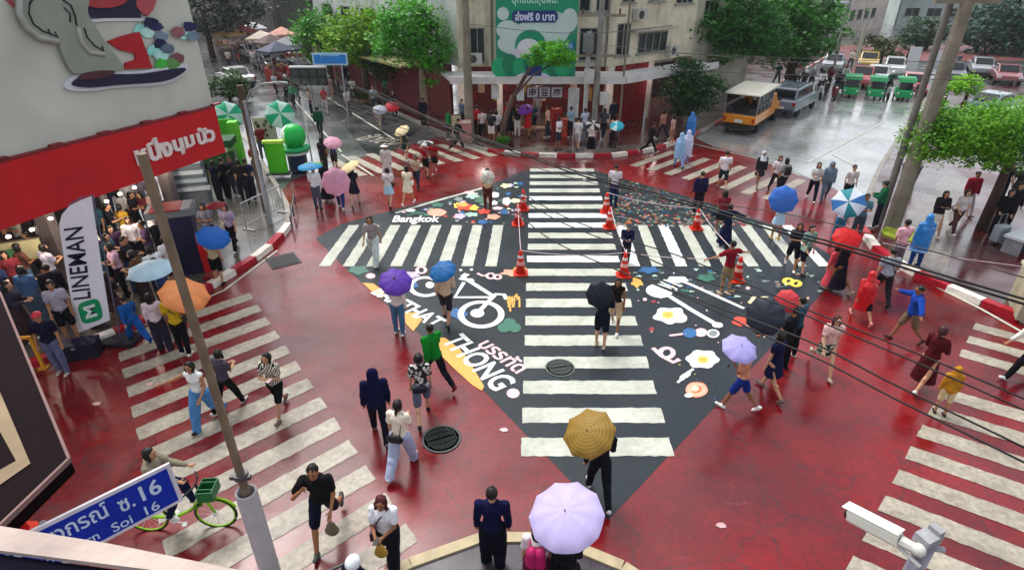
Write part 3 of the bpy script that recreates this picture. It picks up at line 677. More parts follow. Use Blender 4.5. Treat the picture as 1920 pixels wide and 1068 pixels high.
def person(px, py, hd, label, pose='st.dn', sex='f', top='tee', tc='#e8e6e2', bot='jeans', bc='#20242c', hair='long', hc='#120d0c', shoe='#dcd8d0', h=1.62, q=None, tk='', bk='', bag=None, skin=None, z=0, cat='person', loc=None, group=PG_, off=(0, 0)):
    global np_
    np_ += 1
    p = Vector(loc) if loc else G(px, py, z); d = DEP(p)
    if q is None: q = 2 if d < 12.5 else (1 if d < 21 else 0)
    r = thing('person', p, label, cat, group, rz=R(-hd)); r.scale = (h / 1.7,) * 3
    if shoe == '#dcd8d0': shoe = ['#dcd8d0', '#2a2626', '#b8a894', '#e6e4e0', '#6a5a54', '#1c1c22', '#c8c4c0'][np_ % 7]
    sk = mat(skin or SKIN[np_ % 4], .5, .06, 8); J = skel(pose, sex)
    child('body', m_body(pose, sex, q), [sk, mat('#1a1210', .5, .05, 3), mat('#8c4a48', .5, .05, 3)], r)
    one = top in ('dress', 'maxi')
    child({'dress': 'dress', 'maxi': 'dress', 'hood': 'hoodie', 'jacket': 'jacket', 'poncho': 'raincoat', 'tank': 'vest_top'}.get(top, 'shirt'), m_top(top, pose, sex, q), [fab(tc, tk) if top != 'poncho' else mat(tc, .3, .15, 6, coat=.3)], r)
    if not one: child({'skirt': 'skirt', 'long': 'skirt', 'shorts': 'shorts'}.get(bot, 'trousers'), m_bot(bot, pose, sex, q), [fab(bc, bk)], r)
    for i in (0, 1): child('shoe', m_shoe(i, pose, sex, q), [fab(shoe)], r)
    if top not in ('hood', 'poncho'): child({'cap': 'cap', 'hat': 'hat', 'helmet': 'helmet', 'scarf': 'headscarf'}.get(hair, 'hair'), m_hair(hair, pose, sex, q), [mat(hc, .45 if hair != 'helmet' else .2, .2, 12)], r)
    if hair in ('cap', 'hat'): child('hair', m_hair('short', pose, sex, 0), [mat('#120d0c', .5, .2, 12)], r).scale = (.97, .97, .985)
    for bg_ in (bag if isinstance(bag, list) else [bag] if bag else []):
        kind, bcol = bg_; b = MB(); pel = J['pel']; ch = J['chs']
        if kind == 'back':
            b.cap(ch + Vector((-.06, -.19, .02)), ch + Vector((-.06, -.19, -.2)), .09, .1); b.cap(ch + Vector((.06, -.19, .02)), ch + Vector((.06, -.19, -.2)), .09, .1)
            nm = 'backpack'
            st = MB(); [st.tube([ch + Vector((s * .1, -.14, .1)), ch + Vector((s * .11, 0, .13)), ch + Vector((s * .11, .15, .0)), ch + Vector((s * .12, .1, -.15)), ch + Vector((s * .12, -.14, -.2))], .014, 6) for s in (-1, 1)]
        elif kind == 'cross':
            c = pel + Vector((.17, .10, .02)); b.box(c, (.07, .24, .17)); nm = 'shoulder_bag'
            st = MB(); st.tube([c + Vector((0, .08, .08)), ch + Vector((.04, .155, .02)), J['s0'] + Vector((.05, .03, .075)), ch + Vector((.0, -.16, .0)), c + Vector((0, -.1, .08))], .011, 6)
        elif kind == 'rear':
            c = pel + Vector((-.02, -.19, .03)); b.cap(c - Vector((.08, 0, 0)), c + Vector((.08, 0, 0)), .09, .09, fy=.6); nm = 'shoulder_bag'
            st = MB(); st.tube([c + Vector((.09, .03, .06)), J['s1'] + Vector((-.05, -.03, .075)), ch + Vector((.0, .16, .0)), c + Vector((-.1, .05, .0))], .011, 6)
        elif kind == 'hand':
            i = 0; w = J['w%d' % i] + J['f%d' % i] * .1; c = w - Vector((0, 0, .26)); b.cap(c, c + Vector((0, 0, .1)), .11, .07, fy=.6); nm = 'hand_bag'
            st = MB(); st.tube([c + Vector((0, .06, .12)), w, c + Vector((0, -.06, .12))], .008, 5)
        elif kind == 'phone':
            w = J['w1'] + J['f1'] * .11; b.box(w, (.075, .15, .012)); nm = 'phone'; st = None
        o = b.build(nm, mat(bcol, .5, .15, 10), r, smooth=kind != 'cross' and kind != 'phone')
        if st and st.v: st.build('strap', mat(bcol, .5, .15, 10), o)
    return r, J
def handpos(r, J, i):
    w = J['w%d' % i] + J['f%d' % i] * .09
    M = Matrix.Translation(r.location) @ Matrix.Rotation(r.rotation_euler.z, 4, 'Z') @ Matrix.Scale(r.scale[0], 4)
    return M @ w
UMC = {}
def umbrella(px, py, wpx, cols, label, hand=None, zc=None, n=8, kind='thin', dome=.17, asp=None, hmin=0):
    """px,py = middle of the canopy as seen, wpx its width there"""
    fixz = zc is None
    if zc is None:
        zc = 1.98; lo = hand[2] + .24 if hand is not None else 0
        if hmin: lo = max(lo, hmin)
        if hand is not None:
            best = 9
            for i in range(60):
                z_ = lo + i * .01; g = G(px, py, z_); dd_ = (g.xy - Vector(hand).xy).length
                if dd_ < best: best, zc = dd_, z_
    c = G(px, py, zc); rad = wpx / 2 / CF * DEP(c)
    if hand is None: hand = c + Vector((0, .05, -.75))
    ax = (c - hand).normalized(); hand = Vector(hand); L0 = (c - hand).length
    if fixz:
        while ax.z < .86: ax = (ax + Vector((0, 0, .1))).normalized()
        hand = c - ax * L0
    Q = ax.to_track_quat('Z', 'Y').to_matrix().to_4x4(); Q.translation = hand; L0 = (c - hand).length
    r = bpy.data.objects.new('umbrella', None); COL.objects.link(r); r.matrix_world = Q
    tag(r, label, 'umbrella', 'umbrellas carried through the rain')
    zt = L0 + rad * dome * .6; b = MB(); rings = 6; seg = n * 4
    def P(t, a, dz=0):
        k = (a % (2 * math.pi / n)) / (2 * math.pi / n); sag = 4 * k * (1 - k)          # 0 on a rib, 1 mid-gore
        rr = rad * math.sin(t * 1.32) / math.sin(1.32); edge = math.cos(math.pi / n) / math.cos((k - .5) * 2 * math.pi / n)
        rr *= (1 - .045 * sag * t * t) * (1 if n > 9 else (1 * (1 - t * .6) + edge / math.cos(math.pi / n) * t * .6))
        z = zt - rad * 2 * dome * (1 - math.cos(t * 1.32)) / (1 - math.cos(1.32)) * .85 - rad * .055 * sag * t + dz
        return (rr * math.cos(a), rr * math.sin(a), z)
    for dz in (0, -.006):
        vs = [(0, 0, zt + dz)]; fs = []; ms = []
        for i in range(1, rings + 1):
            for k in range(seg): vs.append(P(i / rings, 2 * math.pi * k / seg, dz))
        for k in range(seg):
            k2 = (k + 1) % seg; fs.append((0, 1 + k, 1 + k2)); ms.append((k // 4) % len(cols))
            for i in range(rings - 1): a = 1 + i * seg; fs.append((a + k, a + seg + k, a + seg + k2, a + k2)); ms.append((k // 4) % len(cols))
        o = len(b.m); b.add(vs, fs); b.m[o:] = ms
    can = b.build('canopy', [mat(x, .55, .08, 5, kind=kind) for x in cols], r)
    can.data.polygons.foreach_set('use_smooth', [True] * len(can.data.polygons))
    b = MB(); b.tube([(0, 0, -.24), (0, 0, zt + .0)], .008, 6); b.tube([(0, 0, zt), (0, 0, zt + .05)], [.012, .004], 6); b.build('shaft', mat('#8a8c90', .3, .1, 5, metal=.8), r)
    b = MB(); b.tube([(0, 0, -.18), (0, 0, -.28), (.015, 0, -.32), (.04, 0, -.32)], .014, 8); b.build('handle', mat('#2a2422', .5, .1, 5), r)
    b = MB()
    for k in range(n):
        a = 2 * math.pi * k / n; b.tube([P(t, a, -.012) for t in (.08, .4, .7, 1)], .0035, 4); b.tube([(0, 0, zt - rad * .42), P(.5, a, -.014)], .003, 4)
    b.build('ribs', mat('#4a4a4c', .4, .1, 5, metal=.7), r)
    return r
def pu(um, side, *a, **k):         # person + umbrella in one call
    r, J = person(*a, **k); bpy.context.view_layer.update() if False else None
    umbrella(um[0], um[1], um[2], um[3], um[4], hand=handpos(r, J, side), hmin=k.get('h', 1.62) - .02, **(um[5] if len(um) > 5 else {}))
    return r
# ================= BUILDINGS =================
GLASS = mat('#1c262b', .15, .3, 3); FRAME = mat('#8c8d88', .5, .15, 4); DKGL = mat('#10161a', .2, .3, 3)
def facade(par, A, B, z0, z1, wins, m, th=.25, name='wall', glass=None, frame=None):
    """wall A->B with real window openings; every window a part with frame and pane. wins: (u0,u1,zl,zh,n)"""
    A = Vector((A[0], A[1])); B = Vector((B[0], B[1])); d = (B - A); L = d.length; u = d / L; n = Vector((u.y, -u.x))
    us = sorted({0, L} | {max(0, min(L, w[0])) for w in wins} | {max(0, min(L, w[1])) for w in wins}); zs = sorted({z0, z1} | {w[2] for w in wins} | {w[3] for w in wins})
    q = MB(); M = Matrix(((u.x, n.x, 0, A.x), (u.y, n.y, 0, A.y), (0, 0, 1, 0), (0, 0, 0, 1)))
    for i in range(len(us) - 1):
        for j in range(len(zs) - 1):
            cu, cz = (us[i] + us[i + 1]) / 2, (zs[j] + zs[j + 1]) / 2
            if any(w[0] < cu < w[1] and w[2] < cz < w[3] for w in wins): continue
            q.box((cu, -th / 2, cz), (us[i + 1] - us[i], th, zs[j + 1] - zs[j]), 0, 0, M)
    o = q.build(name, m, par)
    for w in wins:
        a, b, c, e = w[:4]; k = w[4] if len(w) > 4 else 2; f = MB(); t = .05
        f.box(((a + b) / 2, -.02, c + t / 2), (b - a, .12, t), 0, 0, M); f.box(((a + b) / 2, -.02, e - t / 2), (b - a, .12, t), 0, 0, M)
        for i in range(k + 1): f.box((a + t / 2 + (b - a - t) * i / k, -.025, (c + e) / 2), (t, .10, e - c - 2 * t), 0, 0, M)
        f.box(((a + b) / 2, .05, c - .04), (b - a + .2, .16, .07), 0, 0, M)
        fo = f.build('window', frame or FRAME, par)
        g = MB(); g.box(((a + b) / 2, -.06, (c + e) / 2), (b - a - .02, .02, e - c - .02), 0, 0, M); g.build('pane', glass or (GLASS if (a * 7) % 2 < 1 else DKGL), fo)
    return M
def aircon(par, M, u, z, s=.8):
    q = MB(); q.box((u, .25, z), (s, .35, s * .7), 0, 0, M); q.build('air_conditioner', mat('#b8b6ae', .5, .15, 5), par)
    q = MB(); T = M @ Matrix.Translation((u - .1, .44, z)) @ Matrix.Rotation(R(90), 4, 'X'); vs = []
    q.prism([(s * .27 * math.cos(t * .5236), s * .27 * math.sin(t * .5236)) for t in range(12)], -.01, .01, 0, T); q.build('fan_grille', mat('#3a3c3c', .5, .2, 5), par)
cream = mat('#cfc6ae', .8, .25, 1.1, .3, kind='stain'); cream2 = mat('#b0ab9c', .8, .3, .9, .3, kind='stain'); grey1 = mat('#c8cac6', .8, .25, .8, .3, kind='stain')
# --- corner shophouse with the green billboard
cb = thing('corner_shophouse', (1.5, 34, .13), 'cream shophouse at the far corner with a green billboard above a red-lit open shop', 'building'); cb_l = cb.location.copy()
class Loc:   # children in world coordinates under a located empty
    def __init__(s, e): s.e = e
def fixchildren(e):
    inv = Matrix.Translation(-e.location)
    for c in e.children: c.location = -e.location if c.location.length < 1e-6 else c.location
PA, PB = (-3.0, 34.6), (5.6, 34.6); PCc = (11.2, 39.0); PD = (-16, 52)
facade(cb, PA, PB, 3.4, 14, [(.3, 1.5, 3.6, 5.4, 3), (.4, 1.4, 7.0, 8.6, 2), (6.7, 7.9, 3.7, 5.4, 2), (6.6, 7.2, 6.2, 7.6, 1), (7.5, 8.2, 6.2, 7.6, 1)], cream)
facade(cb, PB, PCc, 3.4, 14, [(.2, 1.3, 3.9, 5.6, 2), (2.0, 4.6, 3.9, 5.0, 4), (.4, 1.4, 6.6, 8, 2), (2.6, 3.9, 6.6, 8, 2), (5.0, 6.6, 6.4, 7.6, 3)], cream)
facade(cb, PCc, (17.5, 46), 0, 14, [(1, 3, 5, 6.5, 3), (5, 7, 5, 6.5, 3)], cream2)
Ml = facade(cb, PD, PA, 3.4, 14, [(2 + 3.6 * i, 3.8 + 3.6 * i, z, z + 1.5, 3) for i in range(5) for z in (4.3, 7.3)], grey1)
q = MB(); q.prism([PD, PA, PB, PCc, (17.5, 46), (6, 60), (-6, 62)], 14, 14.3); q.build('roof', cream2, cb)
# ground floor
redw = mat('#7a0d16', .6, .25, 3); q = MB()
q.wallbox((-2.8, 38.2), (5.8, 38.2), .13, 3.4, .2); q.wallbox((-2.9, 34.9), (-2.9, 38.1), .13, 3.4, .2); q.wallbox((-3.6, 36), (-15.5, 52.3), .13, 3.4, .2); q.build('shop_back_wall', mat('#6a2024', .7, .3, 3), cb)
q = MB(); q.wallbox((5.9, 34.9), (8.2, 36.7), .13, 3.38, .12); q.build('red_shutter', redw, cb)
q = MB()
for i in range(12): q.wallbox((5.86 + .19 * i, 34.80 + .149 * i), (5.90 + .19 * i, 34.83 + .149 * i), .15, 3.3, .1)
q.build('shutter_ribs', mat('#8f121c', .5, .2, 3), cb)
q = MB(); q.wallbox((8.3, 36.6), (11.2, 38.9), .13, 1.3, .2); q.wallbox((9.9, 37.85), (11.2, 38.9), 1.3, 3.4, .2); q.build('pink_tiled_wall', mat('#7c5550', .7, .35, 4), cb)
q = MB(); q.wallbox((8.35, 36.55), (9.9, 37.8), 1.3, 3.3, .06); q.build('shop_window', mat('#2c1a1c', .2, .4, 2), cb)
for x, y in ((-2.9, 34.6), (-.7, 34.7), (5.6, 34.7), (8.25, 36.7)): q = MB(); q.box((x, y, 1.76), (.32, .32, 3.26)); q.build('pillar', mat('#c8c0b4', .7, .2, 3), cb)
q = MB(); q.box((1.5, 35.8, .2), (8.4, 3.2, .14)); q.build('raised_floor', mat('#5a4438', .6, .3, 2), cb)
q = MB(); q.box((1.4, 33.9, .17), (3.4, .7, .08)); q.build('entrance_step', mat('#8d7a68', .6, .2, 2), cb)
CAN = mat('#c9c8c6', .4, .15, 2)
q = MB(); q.prism([(-4.0, 34.5), (-3.2, 32.0), (5.9, 32.0), (6.4, 34.5)], 2.98, 3.16); q.box((1.35, 31.97, 3.1), (9.2, .1, .36)); q.build('canopy', CAN, cb)
q = MB(); q.prism([(6.0, 32.0), (12.3, 37.2), (11.4, 38.6), (6.3, 34.6)], 3.0, 3.17); q.wallbox((6.0, 31.97), (12.4, 37.2), 2.94, 3.3, .1); q.build('canopy', CAN, cb)
q = MB(); q.prism([(-6.6, 36.6), (-5.2, 38.0), (-11.6, 46.4), (-13.0, 45)], 3.0, 3.12); q.build('canopy', mat('#8f8a58', .6, .3, 1.5), cb)
q = MB(); q.wallbox((.75, 32.4), (2.75, 32.4), 2.1, 2.72, .06); so_ = q.build('shop_sign', mat('#2a1a20', .5, .1, 3), cb)
q = MB()
for i in range(3): q.box((1.1 + .65 * i, 32.35, 2.42), (.56, .03, .5))
q.build('letter_panels', mat('#b4acb4', .5, .15, 3), so_)
q = MB()
for i, c in enumerate('南豆腐'): addtext(q, c, (.89 + .65 * i, 32.33, 2.22), (.42, 0, 0), (0, 0, .4), 0, .02)
q.build('lettering', mat('#15131a', .6, .05, 2), so_)
q = MB(); pass
for x, y, z, w, h_ in ((-.9, 32.6, 2.4, .42, .72), (.45, 32.6, 2.35, .4, .8), (3.4, 33.2, 1.7, .6, 1.6)): q = MB(); q.box((x, y, z), (w, .05, h_)); q.build('hanging_poster', mat('#cfdad8', .5, .2, 4), cb)
q = MB()
for i in range(16): q.box((-2.4 + .48 * i, 37.9, 1.3 + .5 * (i % 3)), (.4, .3, .5 + .3 * (i % 2)), i % 4)
q.build('goods_shelf', [mat(c, .6, .3, 6) for c in ('#8c1c26', '#c9a58c', '#5a2a3c', '#b88f4a')], cb)
M0 = Matrix(((1, 0, 0, -3), (0, -1, 0, 34.6), (0, 0, 1, 0), (0, 0, 0, 1)))
aircon(cb, M0, .95, 3.75 + .1, .8)
Mr = Matrix(((.787, .617, 0, 5.6), (.617, -.787, 0, 34.6), (0, 0, 1, 0), (0, 0, 0, 1)))
aircon(cb, Mr, 4.9, 3.9, .8); aircon(cb, Mr, 1.7, 6.0, .8)
for x, z, w in ((2.9, 5.2, 3.6), (1.6, 8.3, 3.2)): q = MB(); q.box((x, .3, z), (w, .6, .12), 0, 0, Mr); q.build('window_ledge', cream2, cb)
q = MB(); [q.tube([(x, 34.5, 3.4), (x, 34.5, 13.8)], .06, 6) for x in (-1.1, 5.2)]; q.build('drain_pipe', mat('#6d6a60', .6, .2, 3), cb)
# billboard
bb = thing('billboard', (1.25, 32.3, 3.2), 'tall green billboard with a navy price pill on the corner shophouse', 'billboard')
bw = 4.15; bx = 1.25
GR = mat('#0a8a66', .5, .08, .6); WH = mat('#b9cfcb', .5, .08, 1); NV = mat('#16306c', .5, .08, 2)
def bbox(name, pts, y, m, par, th=.02): q = MB(); q.prism([(x, z) for x, z in pts], 0, th, 0, Matrix(((1, 0, 0, 0), (0, 0, -1, y), (0, 1, 0, 0), (0, 0, 0, 1)))); return q.build(name, m, par)
bbox('panel', [(bx - bw / 2, 3.25), (bx + bw / 2, 3.25), (bx + bw / 2, 8.4), (bx - bw / 2, 8.4)], 32.3, GR, bb, .06)
bbox('base_band', [(bx - bw / 2, 3.2), (bx + bw / 2, 3.2), (bx + bw / 2, 3.42), (bx - bw / 2, 3.42)], 32.22, mat('#d5dfe0', .5, .05, 1), bb)
def circ(cx, cz, rx, rz, n=20, a0=0, a1=360): return [(cx + rx * math.cos(R(a0 + (a1 - a0) * i / n)), cz + rz * math.sin(R(a0 + (a1 - a0) * i / n))) for i in range(n)]
for i, (cx, cz, rx, rz) in enumerate([(-.2, 5.75, .6, .45), (.9, 5.65, .8, .5), (2.1, 5.85, .9, .75), (2.9, 6.2, .42, .55), (1.2, 5.35, 1.6, .45), (.1, 5.1, .85, .5), (-.45, 6.5, .3, .3)]):
    cx2 = min(max(cx, bx - bw / 2 + rx * .98), bx + bw / 2 - rx); bbox('cloud', circ(cx2, cz, rx, rz), 32.232 - .004 * i, WH, bb, .006)
bbox('green_arch', circ(.95, 5.0, .80, .78), 32.20, GR, bb, .006); bbox('white_round_shape', circ(.85, 4.85, .6, .5), 32.192, mat('#d2d6dc', .5, .05, 1), bb, .006); bbox('white_round_shape', circ(.25, 4.55, .5, .3), 32.19, mat('#c5c6d6', .5, .05, 1), bb, .006)
for i in range(7): bbox('green_bush', circ(-.65 + .55 * i, 3.95 + .18 * (i % 2), .42, .5), 32.18 - .003 * i, mat('#0c7d56' if i % 2 else '#15a06c', .5, .1, 2), bb, .006)
bbox('navy_box', [(.75, 3.55), (1.55, 3.55), (1.55, 4.05), (.75, 4.05)], 32.15, NV, bb); bbox('white_mound', circ(1.1, 3.42, .95, .32, 20, 0, 180), 32.148, mat('#c9c8e0', .5, .05, 1), bb, .006)
bbox('blue_label', [(2.0, 4.75), (3.2, 4.75), (3.2, 5.2), (2.0, 5.2)], 32.17, mat('#1f62a8', .5, .05, 1), bb)
pl = bbox('price_pill', [(.15, 6.1), (2.15, 6.1), (2.3, 6.25), (2.3, 6.5), (2.15, 6.65), (.15, 6.65), (0, 6.5), (0, 6.25)], 32.19, NV, bb)
q = MB(); addtext(q, 'ส่งฟรี 0 บาท', (.15, 32.16, 6.18), (2.0, 0, 0), (0, 0, .42), 0, .03); q.build('lettering', mat('#cfd6ee', .5, .05, 1), pl)
q = MB(); addtext(q, 'บุกแดดลุยฝน!', (.0, 32.21, 6.85), (2.3, 0, 0), (0, 0, .5), 0, .02); q.build('lettering', mat('#a9dcc8', .5, .05, 1), bb)
q = MB(); addtext(q, '#ส่งฟรี', (2.1, 32.14, 4.9), (1.0, 0, 0), (0, 0, .2), 0, .02); q.build('lettering', mat('#a9c8e8', .5, .05, 1), bb)
q = MB(); [q.tube([(x, 32.4, 3.1), (x, 32.4, 8.5)], .05, 6) for x in (-.7, 3.2)]; [q.tube([(x, 32.4, 3.6), (x, 34.4, 3.6)], .04, 6) for x in (-.7, 3.2)]; q.build('support_frame', mat('#6a6c6a', .5, .2, 3), bb)

# --- other buildings
def block(A, B, depth, h, m, label, name='building', wins=None, roofm=None, cat='building'):
    A = Vector(A); B = Vector(B); d = (B - A).normalized(); n = Vector((-d.y, d.x)); C_, D_ = B + n * depth, A + n * depth
    t = thing(name, (A.x, A.y, 0), label, cat)
    L = (B - A).length
    if wins is None: wins = [(1 + 3.2 * i, 2.7 + 3.2 * i, z, z + 1.4, 2) for i in range(int((L - 1.5) / 3.2)) for z in [3.9 + 3.1 * j for j in range(int((h - 4.5) / 3.1) + 1)]]
    facade(t, A, B, 0, h, wins, m); 
    for P_, Q_ in ((B, C_), (D_, A)):
        l2 = (Q_ - P_).length; facade(t, P_, Q_, 0, h, [(1.5 + 4 * i, 3 + 4 * i, z, z + 1.3, 2) for i in range(int((l2 - 2) / 4)) for z in [4 + 3.1 * j for j in range(int((h - 4.5) / 3.1) + 1)]], m)
    q = MB(); q.wallbox(C_, D_, 0, h, .2); q.build('rear_wall', m, t)
    q = MB(); q.prism([A, B, C_, D_], h, h + .25); q.build('roof', roofm or m, t)
    return t
PB_ = mat('#6f6a66', .85, .4, .5, .3)
b1 = block((-47, 78), (-33, 92), 12, 11, mat('#a09890', .85, .3, .4, kind='stain'), 'grimy pinkish-grey apartment block at the end of the left street')
b2 = block((-33, 90), (-27, 96), 12, 13, mat('#6c6660', .85, .3, .5, kind='stain'), 'narrow brown block with stacked balconies, left of the teal wall')
b3 = block((-26, 84), (-18.5, 84), 10, 12, mat('#3f8c8c', .8, .15, .3), 'windowless teal building behind the left trees', wins=[])
b4 = block((-60, 60), (-47, 74), 10, 8, PB_, 'dark grey row house left of the street with a grey awning')
b4b = block((-36, 40), (-48, 58), 8, 9, mat('#55524c', .85, .4, .5), 'low soot-stained house behind the lime booth')
b5 = block((33, 88), (44, 84), 14, 8.5, mat('#c4c2bc', .8, .2, .5, kind='stain'), 'white apartment house with grey balconies behind the big right trees', wins=[(1 + 2.6 * i, 2.6 + 2.6 * i, z, z + 1.3, 2) for i in range(4) for z in (1.6, 4.4)])
b6 = block((46, 88), (57, 98), 14, 9.5, mat('#cabdb4', .8, .2, .5, kind='stain'), 'pale house with a terracotta panel further along the right street', wins=[(1 + 2.6 * i, 2.6 + 2.6 * i, z, z + 1.3, 2) for i in range(4) for z in (1.6, 4.4)])
q = MB(); q.box((51.2, 92.9, 6.5), (3, .3, 5), 0, R(42)); q.build('terracotta_panel', mat('#a8503a', .7, .2, 1), b6)
q = MB(); q.prism([(30, 84), (42, 80.5), (43, 83.5), (32, 87.5)], 4.1, 4.3); q.build('grey_awning', mat('#9aa2a6', .5, .2, .8), b5)
q = MB(); q.prism([(27.5, 74), (34, 74), (34.5, 77), (28, 77)], 3.7, 3.9); q.build('lime_awning', mat('#7fae1c', .6, .15, .8), b5)
q = MB(); [q.box((36 + 2.4 * i, 86 - .6 * i, 5 + 3 * j), (2.0, .9, .9), 0, R(-20)) for i in range(3) for j in range(1)]; q.build('balconies', mat('#8d8f90', .7, .2, 1), b5)
b7 = block((60, 100), (92, 92), 14, 7, mat('#a4aeac', .8, .25, .4, kind='stain'), 'long grey-blue building behind the concrete poles', wins=[(1 + 3 * i, 3 + 3 * i, z, z + 1.2, 2) for i in range(10) for z in (1.4, 4.2)])
b8 = block((11.5, 62), (24, 66), 8, 5.5, mat('#b5b1a0', .8, .25, .6), 'low cream house behind the ivy tree')
b9 = block((-6, 72), (30, 78), 10, 12, mat('#b4b2aa', .85, .2, .4, kind='stain'), 'long weathered grey building behind the tree canopy', wins=[(1 + 3.2 * i, 2.9 + 3.2 * i, z, z + 1.4, 2) for i in range(11) for z in (1.2, 4.2, 7.4)])
# --- left shop: canopy fascia, wall above, crowd space under it
SA, SB = G(0, 430, 2.9).xy, G(420, 285, 2.9).xy; sd = (SB - SA).normalized(); sn = Vector((-sd.y, sd.x))   # sn points away from the street (left)
SA0 = SA - sd * 7
ls = thing('red_corner_shop', (*SB, 0), 'corner shop with a long red fascia and tall pale wall on the left', 'building')
def sp(s, n, z): p = SA + sd * s + sn * n; return Vector((p.x, p.y, z))
SL = (SB - SA).length
zt0 = VP(0, 305, SA, SB).z; print('zt0', zt0, VP(410, 205, SA, SB).z)
q = MB(); q.wallbox(sp(-7, .08, 0).xy, sp(SL, .08, 0).xy, 2.9, zt0, .3); fas = q.build('red_fascia', mat('#bd0a18', .5, .14, .9), ls)
q = MB(); q.wallbox(sp(-7, .30, 0).xy, sp(SL + .1, .30, 0).xy, zt0 + .05, 12, .4); q.wallbox(sp(SL - .07, .5, 0).xy, sp(SL - .07, 9, 0).xy, 3.1, 12, .3); q.build('upper_wall', mat('#c0c3b8', .75, .12, .5, .1, kind='stain') if 0 else mat('#c0c3b8', .75, .14, .7, .12), ls)
q = MB(); q.wallbox(sp(-7, .1, 0).xy, sp(SL, .1, 0).xy, zt0 + .005, zt0 + .06, .34)
for i in range(6): q.box(sp(.6 + 1.3 * i, -.02, zt0 + .09), (.3, .16, .05), 0, math.atan2(sd.y, sd.x))
q.build('fascia_flashing', mat('#7c1a26', .5, .3, 2), ls)
q = MB(); q.prism([sp(-7, .25, 0).xy, sp(SL, .25, 0).xy, sp(SL, 6.5, 0).xy, sp(-7, 6.5, 0).xy], 3.02, 3.1); q.build('ceiling', mat('#2a2026', .8, .3, 2), ls)
q = MB(); q.wallbox(sp(-7, 6.4, 0).xy, sp(SL - .4, 6.4, 0).xy, .13, 3.0, .2); q.build('back_wall', mat('#3a2a2c', .8, .35, 2), ls)
q = MB(); [q.wallbox(sp(s, 5.9, 0).xy, sp(s + 1.5, 5.9, 0).xy, 1.0, 2.4 + .2 * (k % 2), .3, k % 3) for k, s in enumerate([-3, -1, 1, 3, 5])]; q.build('shelves', [mat(c, .7, .3, 5) for c in ('#5a3c2c', '#8c7458', '#3a2c44')], ls)
for s in (-3.5, 2.2, 6.3): q = MB(); q.box(sp(s, 2.2, 1.57), (.35, .35, 2.9)); q.build('pillar', mat('#5a5050', .7, .2, 2), ls)
q = MB(); mbx = MB(); LMP = []
for px, py in [(16, 444), (60, 431), (95, 410), (225, 364), (200, 378), (252, 352), (320, 306)]:
    p = G(px, py, 2.6); LMP.append(p); q.lathe([(.001, -.03), (.045, -.02), (.055, .02), (.02, .05)], 12, (p.x, p.y, p.z)); mbx.tube([(p.x, p.y, p.z + .04), (p.x, p.y, 3.02)], .008, 5)
q.build('downlights', mat('#ffe9c4', .5, 0, 1, emit=6), ls); mbx.build('lamp_cords', mat('#1a1818', .5, .1, 2), ls)
q = MB()
U = sd
def ft(txt, s0, s1, z0, z1, bold=.045):
    a = sp(s0, -.10, z0); q.v  # keep
    addtext(q, txt, a, Vector((sd.x, sd.y, 0)) * (s1 - s0), Vector((0, 0, z1 - z0)), 0, bold, N=(-sn.x, -sn.y, 0))
pa = VP(250, 300, SA, SB); pb = VP(315, 270, SA, SB); pc_ = VP(322, 285, SA, SB); pd = VP(360, 268, SA, SB); pe = VP(366, 268, SA, SB); pf = VP(396, 250, SA, SB)
S_ = lambda p: (p.xy - SA).dot(sd)
zb = lambda px, py: VP(px, py, SA, SB).z
ft('หนึ่ง', S_(pa), S_(pb), zb(262, 308), zb(290, 256)); ft('นุม', S_(pc_), S_(pd), zb(335, 290), zb(340, 256)); ft('นัว', S_(pe), S_(pf), zb(380, 268), zb(380, 236))
tm = q.build('lettering', mat('#e4d8d4', .5, .05, 2), fas); tm.modifiers.new('thick', 'SOLIDIFY').thickness = .05
def plight(p, w, col, r=.06):
    l = bpy.data.lights.new('lamp_light', 'POINT'); l.energy = w; l.color = col; l.shadow_soft_size = r; o = bpy.data.objects.new('lamp_light', l); COL.objects.link(o); o.location = p
for p in LMP: plight(p - Vector((0, 0, .12)) + Vector((sn.x, sn.y, 0)) * .3, 30, (1, .88, .72))
for x in (-1.6, 1.4, 4.4):
    q = MB(); q.tube([(x - .6, 34.6, 2.88), (x + .6, 34.6, 2.88)], .03, 8); q.build('tube_lamp', mat('#ffe8e0', .5, 0, 1, emit=5), cb); plight((x, 33.6, 2.75), 34, (1, .82, .76), .2)
q = MB(); q.tube([(8.2, 36.0, 2.9), (9.2, 36.8, 2.9)], .03, 8); q.build('tube_lamp', mat('#ffe8e0', .5, 0, 1, emit=5), cb); plight((9.0, 35.9, 2.7), 18, (1, .85, .8), .2)
# relief artwork on the upper wall
art = thing('wall_relief', sp(2.5, .2, 5), 'grey and navy relief sign with swirling lines and red panels on the pale wall', 'relief sign')
def wpoly(pts, off, th, name, m, par=art):
    # points are taken where they stand on the wall plane
    o2 = SA + sn * .09; P_ = [VP(x, y, o2, o2 + sd) for x, y in pts]; n3 = Vector((-sn.x, -sn.y, 0)); k = len(P_)
    q = MB(); q.add([p + n3 * off for p in P_] + [p + n3 * (off + th) for p in P_], [tuple(range(k))[::-1], tuple(range(k, 2 * k))] + [(i, (i + 1) % k, k + (i + 1) % k, k + i) for i in range(k)])
    o = q.build(name, m, par); o.location = -par.location; return o
def smooth_poly(pts, n=5):
    out = []; k = len(pts)
    for i in range(k):
        p0, p1, p2, p3 = pts[i - 1], pts[i], pts[(i + 1) % k], pts[(i + 2) % k]
        for j in range(n):
            t = j / n; out.append(tuple(.5 * (2 * p1[a] + (p2[a] - p0[a]) * t + (2 * p0[a] - 5 * p1[a] + 4 * p2[a] - p3[a]) * t * t + (3 * p1[a] - p0[a] - 3 * p2[a] + p3[a]) * t ** 3) for a in (0, 1)))
    return out
